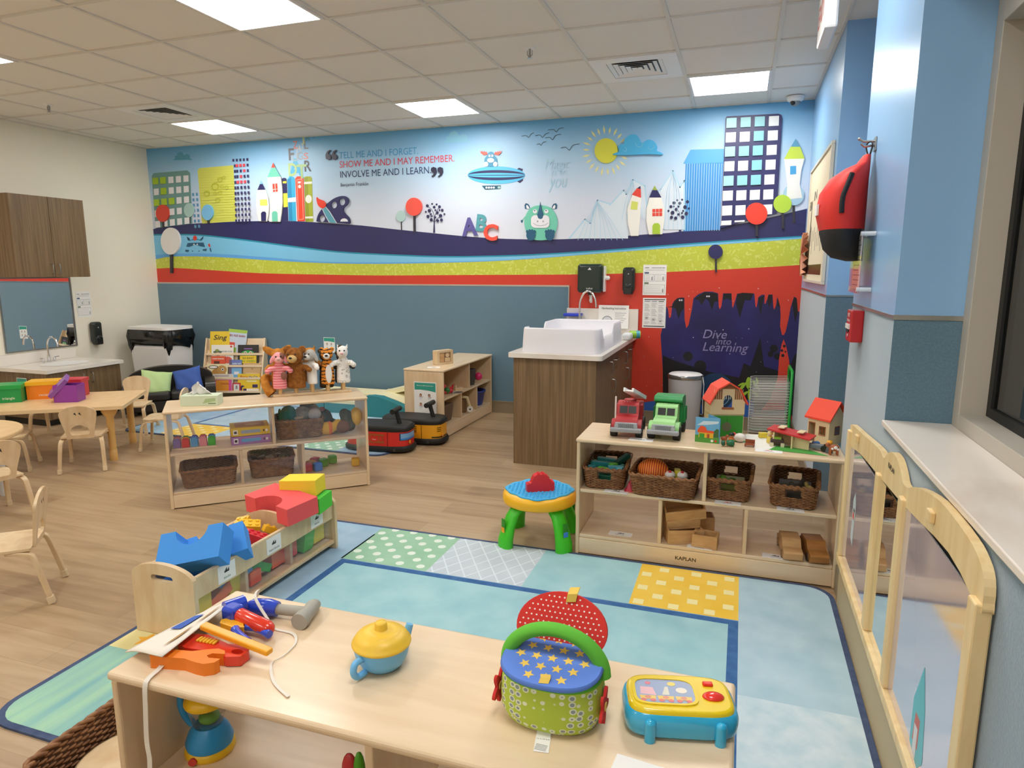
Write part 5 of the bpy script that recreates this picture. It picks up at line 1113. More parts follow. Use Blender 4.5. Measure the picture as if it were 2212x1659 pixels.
for m_, p in ((pl('cfe2ee', .4), [(-.05, .085), (.0, .09), (.05, .1), (.055, .112), (-.02, .108)]), (pl('4f9a3a', .4), [(-.0575, .0), (.0575, .0), (.0575, .03), (0, .042), (-.0575, .036)]), (pl('3c6a3a', .4), [(.03, .03), (.055, .03), (.055, .07), (.045, .075), (.032, .06)]), (pl('e8b62e', .4), [(-.04, .025), (.03, .025), (.03, .05), (-.04, .052)]), (pl('e8562a', .4), [(-.048, .05), (-.045, .065), (-.03, .085), (-.01, .08), (.0, .062), (.03, .062), (.034, .05)]), (pl('3a9a34', .4), [(-.036, .022), (-.012, .022), (-.012, .045), (-.036, .045)]), (pl('b04a2a', .4), [(.0, .025), (.012, .025), (.012, .045), (0, .045)]), (WHITE, circ(.025, .012, .007, n=10)), (RED, circ(.042, .012, .006, n=10))):
    b.prism(m_, p, 0, T(0, 0, z)); z += .0002
b.o('front_cover', t)
B(T(w_/2, 0, 0, 90, 0, 118) if False else Mx.Translation((w_/2, 0, 0)) @ Mx.Rotation(D(128), 4, 'Z') @ Mx.Rotation(D(90), 4, 'X')).bx(pl('5fa0d0', .35), 0, .11, 0, h_, 0, .004).o('back_cover', t)
BARNW = pl('e3cfa4', .5); ROOF = pl('ea4a30', .45)
t = thing('toy_barn', 'wooden toy barn with red roof and green doors', 'toy barn', (-.037, 3.5, .62), 16); w_, dd = .17, .13
f = [(-w_/2, .12), (w_/2, .12), (w_/2, .185), (w_/2*.92, .19), (w_*.32, .255), (0, .285), (-w_*.32, .255), (-w_/2*.92, .19), (-w_/2, .185)]
hole = [(-.022, .155), (.022, .155)]+[(.022*cos(D(a)), .195+.024*sin(D(a))) for a in range(0, 181, 20)]
B().prism(BARNW, f, .006, T(0, .006, 0, 90), holes=[hole]).o('front_wall', t)
B().bx(BARNW, -w_/2, -w_/2+.006, .007, dd, 0, .185).o('side_wall', t); B().bx(BARNW, w_/2-.006, w_/2, .007, dd, 0, .185).o('side_wall', t); B().bx(BARNW, -w_/2, w_/2, .007, dd, .11, .118).o('loft', t)
B().prism(pl('8a5a34', .5), [(-w_*.44, .197), (-.03, .197), (-.03, .25), (-w_*.3, .25)], 0, T(0, -.0006, 0, 90)).prism(pl('8a5a34', .5), [(.03, .197), (w_*.44, .197), (w_*.3, .25), (.03, .25)], 0, T(0, -.0006, 0, 90)).prism(pl('8a5a34', .5), [(-w_*.3, .2505), (w_*.3, .2505), (0, .278)], 0, T(0, -.0006, 0, 90)).o('plank_print', t)
q = B()
for k in range(15): q.bx(BARNW, -.07+k*.01, -.068+k*.01, -.001, -.0007, .198, .25)
q.o('plank_lines', t)
rp = [(w_/2+.012, .178), (w_*.33, .255), (0, .288), (-w_*.33, .255), (-w_/2-.012, .178)]; ri = [(x*.97, z-.007) for x, z in rp]
B().prism(ROOF, rp+ri[::-1], dd+.03, T(0, dd+.008, 0, 90)).o('roof', t)
for x0, x1 in ((-w_/2+.005, -.0007), (.0007, w_/2-.005)): B().bx(pl('2f8f2a', .45), x0, x1, 0, .006, .004, .112).o('door', t)
B().prism(pl('6a6a50', .6), circ(0, .055, .024), 0, T(0, -.0008, 0, 90)).o('door_hole', t); B().bx(pl('a05a30', .5), -.03, .03, -.004, 0, .146, .156).o('window_ledge', t)
q = B()
for y0 in (.02, .05, .08, .11): q.add([(-w_/2-.0005, y0-.012, .13), (-w_/2-.0005, y0-.008, .13), (-w_/2-.0005, y0+.004, .18), (-w_/2-.0005, y0, .18)], [(0, 1, 2, 3)], pl('a0532c', .5))
q.o('timber_print', t)
t = thing('toy_farmhouse', 'wooden toy house with an orange tiled roof beside the blue wall', 'toy house', (.395, 3.53, .62), -42); w_, dd = .12, .11
b = B(); b.prism(BARNW, [(-w_/2, 0), (w_/2, 0), (w_/2, .13), (-w_/2, .13)], .006, T(0, 0, 0, 90), holes=[rrect(-.05, -.02, .004, .095, .003, 2), rrect(.008, .038, .045, .085, .003, 2)]); b.o('front_wall', t)
gab = [(0, 0), (dd, 0), (dd, .13), (dd/2, .195), (0, .13)]
for x in (-w_/2, w_/2-.006): B(Mx.Translation((x, -.006 if False else 0, 0)) @ Mx.Rotation(D(90), 4, 'Z') @ Mx.Rotation(D(90), 4, 'X')).prism(BARNW, gab, .006).o('gable_wall', t)
B().bx(BARNW, -w_/2, w_/2, dd-.006, dd, 0, .13).o('back_wall', t)
rf = [(-.018, .118), (dd/2, .203), (dd+.018, .118), (dd+.018, .127), (dd/2, .213), (-.018, .127)]
B(Mx.Translation((-w_/2-.012, 0, 0)) @ Mx.Rotation(D(90), 4, 'Z') @ Mx.Rotation(D(90), 4, 'X')).prism(ROOF, rf, w_+.024).o('roof', t)
q = B(); FR = pl('9a4a22', .5)
for a in ((-.053, -.05, 0, .1), (-.02, -.017, 0, .1), (-.053, -.017, .095, .1), (.005, .008, .042, .088), (.038, .041, .042, .088), (.005, .041, .042, .045), (.005, .041, .085, .088), (.022, .024, .045, .085), (.008, .038, .064, .066)): q.bx(FR, a[0], a[1], -.0075, -.006, a[2], a[3])
q.o('window_frame', t); q = B(Mx.Translation((w_/2+.0003, dd/2-.02, .045)) @ Mx.Rotation(D(90), 4, 'Z') @ Mx.Rotation(D(90), 4, 'X')); q.prism(FR, rrect(0, .04, 0, .045, .004), 0).prism(pl('5a6068', .4), rrect(.004, .019, .004, .021, .001), 0, T(0, 0, .0003)).prism(pl('5a6068', .4), rrect(.021, .036, .004, .021, .001), 0, T(0, 0, .0003)).prism(pl('5a6068', .4), rrect(.004, .019, .024, .041, .001), 0, T(0, 0, .0003)).prism(pl('5a6068', .4), rrect(.021, .036, .024, .041, .001), 0, T(0, 0, .0003)); q.o('window_print', t)
t = thing('toy_shed', 'small wooden shed with a sloping red roof in the toy farm', 'toy shed', (.28, 3.42, .62), -20)
for x in (-.085, .0): B().bx(BARNW, x, x+.006, -.06, .04, 0, .07 if x < 0 else .062).o('side_wall', t)
B().bx(BARNW, -.079, 0, .034, .04, 0, .063).o('back_wall', t); B().bx(BARNW, .0065, .075, -.034, -.028, 0, .056).o('front_wall', t)
B(T(-.0, -.01, .064, 0, 7)).bx(pl('c92c2c', .4), -.115, .085, -.055, .055, 0, .007).o('roof', t)
for x in (-.06, .03): B(T(x, .0, .079-x*.12)).bx(BARNW, -.015, .015, -.03, .03, 0, .004).o('roof_batten', t)
mt = B(); mt.prism(pl('f1f0e6', .6), [(.06, 3.6), (.2, 3.62), (.3, 3.56), (.2, 3.32), (.1, 3.32), (.04, 3.42)], .001, T(0, 0, .6201)); mt.prism(pl('4fa648', .6), [(.0, 3.42), (.08, 3.42), (.04, 3.52), (-.02, 3.46)], 0, T(0, 0, .6214)).prism(pl('4fa648', .6), [(.16, 3.31), (.42, 3.28), (.3, 3.42), (.2, 3.4)], 0, T(0, 0, .6214)); tag(mt.o('farm_play_mat', base=True), 'flat white and green play sheet under the toy farm', 'play mat')
def peg(label, x, y, cs, rz=0, lie=False):
    t = thing('peg_figure', label, 'toy figure', (x, y, .6215), rz, 'little wooden farm people'); M = T(0, 0, .016, 0, 90) if lie else Mx.Identity(4)
    B(M).lathe(pl(cs[0], .4), [(.016, 0), (.017, .01), (.013, .03), (.008, .034)], 18).o('body', t); B(M).sph(pl(cs[1], .4), .012, .012, .012, 0, 0, .044).o('head', t)
    B(M).lathe(pl(cs[2], .4), [(.0125, .044), (.014, .048), (.012, .056), (0, .06)], 16).o('hat', t)
peg('orange-shirted farm figure in front of the barn door', -.01, 3.36, ('d9702a', 'c98a5a', '1c2420'))
peg('farm figure in green lying before the orange one', .0, 3.325, ('1f6a44', 'c98a5a', '14543a'), 200, True)
peg('farm figure with a straw hat on the play sheet', .17, 3.45, ('d8c25a', 'e0b488', 'e6cf96'))
peg('farm figure with a yellow hat near the house', .425, 3.345, ('5a5a62', 'd9a070', 'eaa62a'))
tag(B().sph(pl('efeae2', .5), .03, .022, .022, 0, 0, .022).sph(pl('d85a4a', .5), .012, .012, .012, -.03, .006, .034).o('toy_hen', None, (.03, 3.42, .6215)), 'white toy hen with a red comb by the barn', 'toy animal')
tag(B().bx(pl('8f4a2a', .5), -.022, .022, -.014, .014, .008, .014).bx(pl('8f4a2a', .5), -.022, .022, .01, .014, .014, .032).bx(pl('8f4a2a', .5), -.022, -.017, -.012, .012, 0, .008).bx(pl('8f4a2a', .5), .017, .022, -.012, .012, 0, .008).o('toy_bench', None, (.075, 3.345, .6215), -8), 'tiny brown bench on the play sheet', 'toy bench')
t = thing('toy_tractor', 'dark toy tractor with pale square wheels on the play sheet', 'toy tractor', (.2, 3.4, .6215), 0); B().bx(pl('4a3434', .5), -.03, .03, -.015, .015, .01, .035).o('body', t, bev=.004); B().bx(pl('8ab83a', .5), -.015, .018, -.012, .012, .035, .045).o('seat', t)
for x in (-.024, .024):
    for y in (-.02, .02): B().box(pl('e2d8b8', .5), .016, .008, .018, x, y, 0).o('wheel', t)
blk('toy_block', 'yellow hay block behind the toy tractor', 'toy block', pl('e0c83c', .5), (.04, .028, .026), (.14, 3.55, .6215), 20)
blk('toy_block', 'blue block beside the toy farmhouse', 'toy block', pl('2a68a8', .5), (.03, .03, .03), (.375, 3.42, .6215), 10)
t = thing('toy_cart', 'grey toy cart with black wheels in the toy farm', 'toy cart', (.38, 3.375, .6215), -15); B().bx(pl('6f7a84', .5), -.04, .025, -.014, .014, .008, .03).o('body', t, bev=.005); 
for s_ in (-.02, .014): B(T(.03, s_, .016, 90)).cyl(BLACK, .016, .006, n=8).o('wheel', t)
b = B(); BRN = pl('a85c34', .5)
b.sph(BRN, .024, .014, .016, 0, 0, .034); b.sph(BRN, .011, .009, .011, -.028, 0, .048)
for x in (-.015, .015):
    for y in (-.007, .007): b.cyl(BRN, .005, .026, x, y, .0, n=8)
c_ = b.o('toy_cow', None, (.44, 3.31, .6205), 8, remesh=.0025); tag(c_, 'brown spotted toy cow at the shelf corner', 'toy animal')
q = B()
for x, z, r in ((.004, .038, .009), (-.01, .032, .006), (.015, .03, .006)): q.sph(WHITE, r, .003, r*.9, x, -.0135, z, n=10)
q.o('spots', c_)
tag(B().sph(BRN, .016, .011, .012, 0, 0, .012).sph(BRN, .008, .008, .009, .014, 0, .024).o('toy_dog', None, (-.045, 3.42, .6205)), 'tiny brown animal beside the barn', 'toy animal')
tag(B().cyl(BLACK, .016, .02).sph(BLACK, .013, .013, .012, 0, 0, .026).o('toy_pot', None, (.33, 3.5, .6215)), 'small black toy pot by the farmhouse door', 'toy pot')
# ---- art drying rack
t = thing('drying_rack', 'green-posted wire art drying rack by the cave mural', 'drying rack', (.27, 6.12, 0)); GN = pl('1fa03a', .35); WR = pl('c9c8c2', .35)
b = B(); b.tube(GN, [(.16, .2, .0), (.16, .2, .6), (.16, .17, .63), (.16, -.17, .63), (.16, -.2, .6), (.16, -.2, .0)], .012, 10); b.o('post_frame', t)
B().tube(GN, [(.16, -.2, .05), (-.14, -.2, .035)], .01, 8).o('foot_bar', t); B().tube(GN, [(.16, .2, .05), (-.14, .2, .035)], .01, 8).o('foot_bar', t)
for k in range(20):
    z = .09+k*.0235; q = B(); q.tube(WR, [(.15, -.2, z), (-.12, -.2, z-.012), (-.155, -.17, z-.014), (-.155, .17, z-.014), (-.12, .2, z-.012), (.15, .2, z)], .0026, 6)
    for y in (-.12, -.04, .04, .12): q.tube(WR, [(.15, y, z), (-.155, y, z-.014)], .0018, 5)
    q.o('wire_shelf', t)
# ================================================================ ACTIVITY STAND
AX, AY = -.985, 3.36
t = thing('brick_stand', 'small round play stand with green legs and a blue studded top', 'play stand', (AX, AY, 0)); YE = pl('f3b61c', .35); GRN = pl('3fc421', .38); BLU = pl('3fb0e8', .38)
pr_ = [(.0, .2), (.07, .202), (.1, .222), (.19, .222), (.197, .226), (.2, .235), (.2, .262), (.193, .278), (.18, .284), (.0, .284)]
B().lathe(YE, pr_, 48).o('tabletop', t)
pp = [((.176+.010*cos(4*a)+.004*cos(12*a))*cos(a), (.176+.010*cos(4*a)+.004*cos(12*a))*sin(a)) for a in [2*pi*k/72 for k in range(72)]]
B().prism(BLU, pp, .007, T(0, 0, .284, 0, 0, 12)).o('stud_plate', t, bev=.0025)
q = B(T(0, 0, .291, 0, 0, 12))
for i in range(-8, 9):
    for j in range(-8, 9):
        x, y = i*.0205, j*.0205; a = atan2(y, x)
        if hypot(x, y) < .16+.008*cos(4*a): q.lathe(BLU, [(.006, 0), (.006, .003), (.0052, .004)], 8, T(x, y, 0))
tag(q.o('studs', t), kind='stuff')
for a in (-128, -38, 52, 142):
    ca, sa = cos(D(a)), sin(D(a)); Ml = T(0, 0, 0, 0, 0, a)
    b = B(Ml); vs = []
    prof = [(.222, .0, .05, .036), (.22, .05, .05, .034), (.2, .12, .044, .03), (.175, .175, .042, .03), (.135, .214, .045, .036), (.115, .225, .045, .04)]
    for r, z, w_, d_ in prof: vs += [(r+d_*cos(2*pi*k/16)*(1 if abs(cos(2*pi*k/16)) < .9 else .92), w_*sin(2*pi*k/16), z) for k in range(16)]
    b.add(vs, [(j*16+i, j*16+(i+1) % 16, j*16+16+(i+1) % 16, j*16+16+i) for j in range(5) for i in range(16)], GRN, None, True); b.add(vs[:16], [list(range(16))[::-1]], GRN)
    lg = b.o('leg', t); c2 = ('f0a020', '3f86d8', 'f0a020', '3f86d8')[(a+128)//90 % 4]
    B(Ml).bx(pl('2a8a18', .45), .232, .2365, -.016, .016, .085, .165).bx(pl(c2, .4), .234, .239, -.014, .014, .09, .118).o('clip_brick', lg, bev=.002)
t = thing('red_brick', 'red arched plastic brick standing on the blue studded top', 'toy brick', (AX+.012, AY-.035, .2912), 28); RD = pl('d8262c', .35)
sd = [(-.075, 0), (.075, 0), (.075, .05), (.05, .05), (.05, .062), (.045, .08), (.025, .095), (-.02, .095), (-.036, .085), (-.045, .066), (-.05, .05), (-.075, .042)]
B().prism(RD, sd, .045, T(0, .0225, 0, 90)).o('body', t, bev=.002)
q = B()
for x, z in ((-.062, .042), (.062, .05), (-.01, .095), (.014, .095)):
    for y in (-.011, .011): q.cyl(RD, .007, .006, x, y, z, n=12)
q.o('studs', t)
# ================================================================ BLOCKS IN THE CART
FB = pl('3f93e6', .75); FR_ = pl('ee5a5a', .75); FY = pl('f3d83a', .75); FG = pl('4cc83c', .75)
def arch(name, label, m_, L_, W_, Hh_, r, loc, rot):
    p = [(-L_/2, 0), (-r, 0)]+[(-r*cos(D(a)), r*sin(D(a))) for a in range(10, 180, 10)]+[(r, 0), (L_/2, 0), (L_/2, W_), (-L_/2, W_)]
    b = B(); b.prism(m_, [(x, y-W_/2) for x, y in p], Hh_, T(0, 0, -Hh_/2)); o = b.o(name, None, loc, bev=.002); o.rotation_euler = [D(a) for a in rot]; return tag(o, label, 'foam block', 'foam building blocks')
def posed(o, loc, xa, n, roll=0):                       # long axis xa, arch face along n, opening upwards
    xa = V(xa).normalized(); n = V(n); n = (n-xa*n.dot(xa)).normalized(); y = n.cross(xa)
    o.matrix_world = Mx.Translation(loc) @ Mx((xa, y, n)).transposed().to_4x4() @ Mx.Rotation(D(roll), 4, 'Z')
posed(arch('foam_arch', 'big blue foam arch leaning in the bin by the slotted end', FB, .27, .15, .09, .07, (0, 0, 0), (0, 0, 0)), (-2.08, 2.05, .325), (-1, -.1, 0), (.1, -.7, .72), 17)
posed(arch('foam_arch', 'second blue foam arch behind the leaning one', FB, .25, .14, .09, .066, (0, 0, 0), (0, 0, 0)), (-2.07, 2.165, .28), (-.95, -.3, .05), (.25, -.6, .75), 26)
arch('foam_arch', 'red foam arch lying across the far bin of the cart', FR_, .32, .18, .085, .078, (-2.075, 2.6, .335), (4, 2, -15))
blk('foam_block', 'yellow foam brick on top of the cart end', 'foam block', FY, (.19, .12, .08), (-2.045, 2.735, .353), 12, 0, -3, 'foam building blocks', .002)
blk('foam_block', 'green foam block under the yellow brick', 'foam block', FG, (.11, .14, .08), (-1.975, 2.735, .273), 8, 0, 0, 'foam building blocks', .002)
def brick(label, col, nx, ny, loc, rot, s=.032, h=.03):
    t = thing('stud_brick', label, 'toy brick', loc, 0, 'plastic stud bricks in the cart'); t.rotation_euler = [D(a) for a in rot]
    m_ = pl(col, .35); B().box(m_, nx*s, ny*s, h).o('body', t, bev=.0015); q = B()
    for i in range(nx):
        for j in range(ny): q.cyl(m_, .0085, .006, (i-(nx-1)/2)*s, (j-(ny-1)/2)*s, h, n=10)
    q.o('studs', t)
brick('red stud brick on top of the middle bin', 'dc3340', 3, 2, (-2.13, 2.36, .25), (20, 12, 30)); brick('red stud brick against the clear middle bin wall', 'd82f3c', 3, 2, (-2.05, 2.37, .245), (-10, 14, 10))
brick('pinkish red stud brick beside the divider', 'e85a66', 2, 2, (-2.18, 2.29, .24), (6, -8, 50)); brick('yellow stud brick lying furthest up in the middle bin', 'f0c42e', 3, 2, (-2.14, 2.44, .262), (12, 10, 40))
brick('yellow stud brick leaning on another yellow one', 'edc02a', 2, 2, (-2.19, 2.46, .262), (22, -12, 15)); brick('small yellow stud brick near the cart rail', 'eebc24', 2, 1, (-2.04, 2.45, .25), (0, 30, 60))
for k, (y, z, c, dm, rot, s_) in enumerate(((1.99, .06, 'edd23c', (.06, .1, .1), (0, 0, 5), 'yellow block behind the clear panel by the slotted end'), (2.1, .07, 'e8703a', (.07, .14, .05), (20, 0, 0), 'orange block behind the clear panel under the blue arches'), (2.2, .06, 'ead83e', (.06, .08, .13), (0, 6, 0), 'tall yellow block beside the first divider'),
        (2.3, .06, 'e8602e', (.07, .07, .06), (0, 0, 0), 'orange block low in the middle bin'), (2.36, .09, '3fae3a', (.05, .13, .04), (-30, 0, 0), 'green block sliding down in the middle bin'), (2.5, .06, 'ec6a2c', (.06, .12, .09), (0, 0, 0), 'orange hollow block in the middle bin'), (2.42, .15, 'd8444e', (.06, .08, .05), (15, 0, 0), 'red block above the green one in the middle bin'), (2.53, .15, '3a7ad0', (.05, .09, .05), (-35, 0, 0), 'blue block leaning by the second divider'),
        (2.6, .06, 'e25a5a', (.06, .06, .12), (0, 0, 0), 'pink-red block behind the far clear panel'), (2.69, .06, '4cb84a', (.06, .08, .15), (0, 10, 0), 'green block behind the far clear panel'), (2.8, .06, 'e6d44a', (.06, .09, .14), (0, 0, 0), 'yellow block at the far end of the cart'), (2.14, .13, '3f86d8', (.06, .1, .05), (0, 0, 20), 'blue block under the arches by the rail'), (2.27, .12, '5aa8e0', (.05, .05, .03), (10, 0, 0), 'small sky blue block in the middle bin'))):
    blk('foam_block', s_, 'foam block', pl(c, .7), dm, (CX1-.075-.01*(k % 3), y, z+.012), rot[2], rot[0], rot[1], 'small blocks behind the clear cart panels', .002)
for k, (x, y) in enumerate(((-2.17, 2.08), (-2.17, 2.4), (-2.17, 2.7))): blk('foam_block', ('dark blue block filling the bin by the slotted end', 'red block filling the middle bin', 'green block filling the far bin')[k], 'foam block', (pl('2f6fc0', .7), pl('cc3a44', .7), FG)[k], (.11, .2, .13), (x, y, .062), 0, 0, 0, 'small blocks behind the clear cart panels')
# ================================================================ ON THE BENCH SHELF
def S3(x, y, dz=0): p = at(x, y, BH+dz); return p
t = thing('toy_teapot', 'blue toy teapot with a yellow lid', 'toy teapot', (*S3(826, 1436)[:2], BH), 0); t.scale = (.88, .88, .83); BL = pl('74bdf0', .42)
B().lathe(BL, [(0, .002), (.04, 0), (.052, .012), (.062, .032), (.066, .052), (.066, .062)], 40).o('body', t)
B().lathe(pl('f2c63e', .42), [(.066, .062), (.07, .063), (.071, .066), (.07, .07), (.067, .072), (.064, .08), (.057, .088), (.048, .093), (.0465, .0935), (.045, .0955), (.03, .0975), (.0155, .0985), (.015, .0995), (.0145, .115), (.0125, .119), (.0, .12)], 40).o('lid', t)
B(T(0, 0, 0, 0, 0, 255)).tube(BL, spline([(.06, 0, .05), (.085, 0, .05), (.092, 0, .03), (.08, 0, .012), (.055, 0, .012)], 5), .008, 10).o('handle', t)
B(T(0, 0, 0, 0, 0, 62)).tube(BL, [(.055, 0, .035), (.072, 0, .055), (.082, 0, .08)], [.014, .011, .009], 12).o('spout', t)
# cloth picnic basket
t = thing('picnic_basket', 'soft cloth picnic basket with green handle, starry flap and red lid', 'toy basket', (-.297, 1.112, BH)); t.scale = (.9, .93, .755)
LG = mat('leaf_cloth', 'b5cc48', .85); n = LG.node_tree.nodes; tc = n.new('ShaderNodeTexCoord'); mp = n.new('ShaderNodeMapping'); mp.inputs['Rotation'].default_value = (0, 0, .5); vo = n.new('ShaderNodeTexVoronoi'); vo.inputs['Scale'].default_value = 55; vo.inputs['Randomness'].default_value = .35
LG.node_tree.links.new(tc.outputs['Object'], vo.inputs['Vector']); LG.node_tree.links.new(ramp(LG, vo.outputs['Distance'], [(.26, '8f9ea0'), (.29, 'e4ead0'), (.4, 'e4ead0'), (.44, 'b5cc48')]), n['Principled BSDF'].inputs['Base Color'])
ov = lambda k, z: [(k*.105*(abs(cos(a))**.8)*(1 if cos(a) > 0 else -1), k*.078*(abs(sin(a))**.8)*(1 if sin(a) > 0 else -1), z) for a in [2*pi*i/48 for i in range(48)]]
def loft(b, m_, rings, cap=True):
    vs = [p for r in rings for p in r]; k = len(rings[0]); b.add(vs, [(j*k+i, j*k+(i+1) % k, j*k+k+(i+1) % k, j*k+k+i) for j in range(len(rings)-1) for i in range(k)], m_, None, True)
    if cap: b.add(rings[0], [list(range(k))[::-1]], m_); b.add(rings[-1], [list(range(k))], m_)
    return b
loft(B(), LG, [ov(.8, 0), ov(.92, .01), ov(1.01, .035), ov(1.03, .065), ov(1.01, .1), ov(.98, .122), ov(.95, .13)]).o('body', t)
loft(B(), pl('55b02c', .85), [ov(.97, .118), ov(1.01, .124), ov(1.01, .135), ov(.95, .138)]).o('green_lining', t)
SB = pl('5f86dc', .85); SY = pl('ecc95e', .85)
fl_ = B(); fo = lambda k, z: [(x*1.0*k, y*1.02*k-.006, z+(y/.08)*.012) for x, y, _ in ov(1, 0)]
loft(fl_, SB, [fo(.98, .14), fo(1.02, .146), fo(.98, .153)])
for i in range(-4, 5):
    for j in range(-3, 4):
        cx, cy = i*.034+(.017 if j % 2 else 0), j*.028
        if (cx/.092)**2+(cy/.066)**2 < 1: fl_.add([(x, y-.006, .1536+(y/.08)*.012) for x, y in star(cx, cy, .0125, i*17)], [list(range(10))], SY)
fl_.o('starry_flap', t); B().sweep(SY, [(0, -.055, .146), (.004, -.07, .15), (.002, -.078, .142)], .02, .003, (1, .2, 0)).o('flap_tab', t)
RC = pl('d8332c', .85)
Ml = T(0, .05, .14, 66); b = B(); b.prism(RC, [(.1*cos(a), .085*sin(a)+.05) for a in [2*pi*i/40 for i in range(40)]], .012, Ml); 
for i in range(-9, 10):
    for j in range(-1, 14):
        cx, cy = i*.0115+(.00575 if j % 2 else 0), -.028+j*.0125
        if (cx/.094)**2+((cy-.05)/.079)**2 < 1: b.prism(pl('f4ebe4', .85), circ(cx, cy, .0021, n=8), 0, Ml @ T(0, 0, .0125))
b.o('red_lid', t, bev=.004); B(Ml).sweep(SY, [(.015, .115, .014), (.018, .135, .02), (.02, .15, .01)], .022, .003, (1, .2, 0)).o('lid_tab', t)
hp = [(.1*cos(a), -.004+.02*sin(a)*0, .118+.1*sin(a)) for a in [pi*i/20 for i in range(21)]]; B().tube(pl('62bc3a', .85), [(x*1.03, .012, z) for x, y, z in hp], [.0165]*21, 12).o('handle', t)
RF = pl('cc2a28', .85)
for sx in (-1, 1):
    b = B(T(sx*.112, -.02, .065, 0, 90)); b.prism(RF, [(.028*(1+.35*cos(5*a))*cos(a)*1.2, .028*(1+.35*cos(5*a))*sin(a)) for a in [2*pi*k/50 for k in range(50)]], .006, T(0, 0, -.003)).cyl(SY, .01, .009, 0, 0, -.0045); b.o('flower_patch', t, bev=.0015)
tg = B(); tg.sweep(PAPER, [(.0, -.062, .004), (.004, -.085, .0012), (.01, -.118, .0012)], [.028, .03, .03], .0008, (1, .15, 0)); tg.text(INK, 'KAPLAN', .007, T(.003, -.082, .0019, 0, 0, 6), bold=.02)
for k in range(5): tg.bx(GREY, -.005, .018, -.1-k*.0035, -.0985-k*.0035, .0017, .0019)
tg.o('care_tag', t)
# television-shaped toy
t = thing('toy_television', 'blue and yellow toy television lying on its back beside the picnic basket', 'toy television', (-.07, 1.165, BH), 14); t.scale = (.95, .78, .85); TB = pl('35b4e4', .18, coat=.5); TY = pl('eecf1e', .2, coat=.5)
sq = lambda a, b2, k, n_=56, e=.45: [(a*k*(abs(cos(q))**e)*(1 if cos(q) > 0 else -1), b2*k*(abs(sin(q))**e)*(1 if sin(q) > 0 else -1)) for q in [2*pi*i/n_ for i in range(n_)]]
loft(B(), TB, [[(x, y, z) for x, y in sq(.108, .078, k)] for k, z in ((.93, .006), (.98, .012), (1, .03), (1, .042), (.97, .054), (.93, .058))]).o('casing', t)
loft(B(), TY, [[(x, y, z) for x, y in sq(.108, .078, k)] for k, z in ((.93, .057), (.92, .063), (.89, .067), (.85, .068))]).o('face_plate', t)
sc = B(); sc.prism(pl('aab8d6', .15), [(x-.028, y) for x, y in sq(.058, .048, 1)], .0006, T(0, 0, .0683)); z = .0691
for m_, p in ((pl('e6b4bc', .3), [(-.075, -.012), (-.045, -.016), (-.05, .014), (-.074, .016)]), (pl('e9cf5a', .3), circ(-.012, .03, .008, n=14)), (pl('e6dccc', .3), circ(.005, .006, .011, n=14)), (pl('d9d4c6', .3), [(-.034, -.014), (-.026, .018), (-.02, .018), (-.02, -.014)]), (pl('df7a8a', .3), circ(-.058, .03, .006, n=10))): sc.prism(m_, p, 0, T(0, 0, z)); z += .0001
for x in (-.062, -.028, .006):
    sc.prism(pl('e6c25e', .3), [(x-.014, -.032), (x+.014, -.032), (x+.016, -.018), (x-.016, -.018)], 0, T(0, 0, z)).prism(pl('d98a6a', .3), circ(x, -.024, .006, n=12), 0, T(0, 0, z+.0001)).prism(pl('d96a6a', .3), circ(x-.009, -.035, .0055, n=10), 0, T(0, 0, z+.0001)).prism(pl('d96a6a', .3), circ(x+.009, -.035, .0055, n=10), 0, T(0, 0, z+.0001))
sc.o('picture_window', t)
rm = B(); oo = [(x-.028, y) for x, y in sq(.062, .052, 1)]; ii = [(x-.028, y) for x, y in sq(.056, .046, 1)]; rm.prism(TY, oo, .004, T(0, 0, .067), holes=[ii]); rm.o('window_rim', t, bev=.001)
B().sph(pl('e8382a', .15, coat=.5), .021, .017, .009, .063, -.012, .069).o('dial', t); B().bx(pl('e8382a', .2), .05, .07, .028, .043, .066, .074).o('switch', t, bev=.003)
for x in (-.062, .068): B().tube(TB, [(x, -.078, .0), (x, -.08, .042)], .0105, 12).sph(TB, .0105, .0105, .0105, x, -.08, .042).o('leg', t)
# apron with tools
AP = mat('calico', 'e9e2d6', .9, bump=.15, bscale=350)
def sheet(m_, pts, nx, th=.002):
    b = B(); k = len(pts)//nx; b.add([tuple(p) for p in pts], [(j*nx+i, j*nx+i+1, (j+1)*nx+i+1, (j+1)*nx+i) for j in range(k-1) for i in range(nx-1)], m_, None, True); return b
t = thing('tool_apron', 'small canvas tool apron with toy tools in its pockets', 'tool apron', (-1.16, 1.14, BH))
a0, a1, a2, a3 = V((-1.232, 1.0, 0)), V((-1.095, .97, 0)), V((-1.118, 1.225, 0)), V((-1.2, 1.215, 0))
pts = []
for j in range(12):
    v = j/11
    for i in range(7):
        u = i/6; p = (a0*(1-u)+a1*u)*(1-v)+(a3*(1-u)+a2*u)*v; pts.append((p.x+1.16, p.y-1.14, .004+.036*u**.8+.002*sin(5*u+4*v)))
o = sheet(AP, pts, 7).o('panel', t); so = o.modifiers.new('t', 'SOLIDIFY'); so.thickness = .0025; so.offset = 1
q = []
for j in range(6):
    v = .42+.3*j/5
    for i in range(4):
        u = .2+.3*i/3; k = min(11, max(0, v*11)); p = (a0*(1-u)+a1*u)*(1-v)+(a3*(1-u)+a2*u)*v; q.append((p.x+1.16, p.y-1.14, .0095+.036*u**.8+.002*sin(5*u+4*v)))
sheet(pl('3c62b8', .8), q, 4).o('printed_label', t)
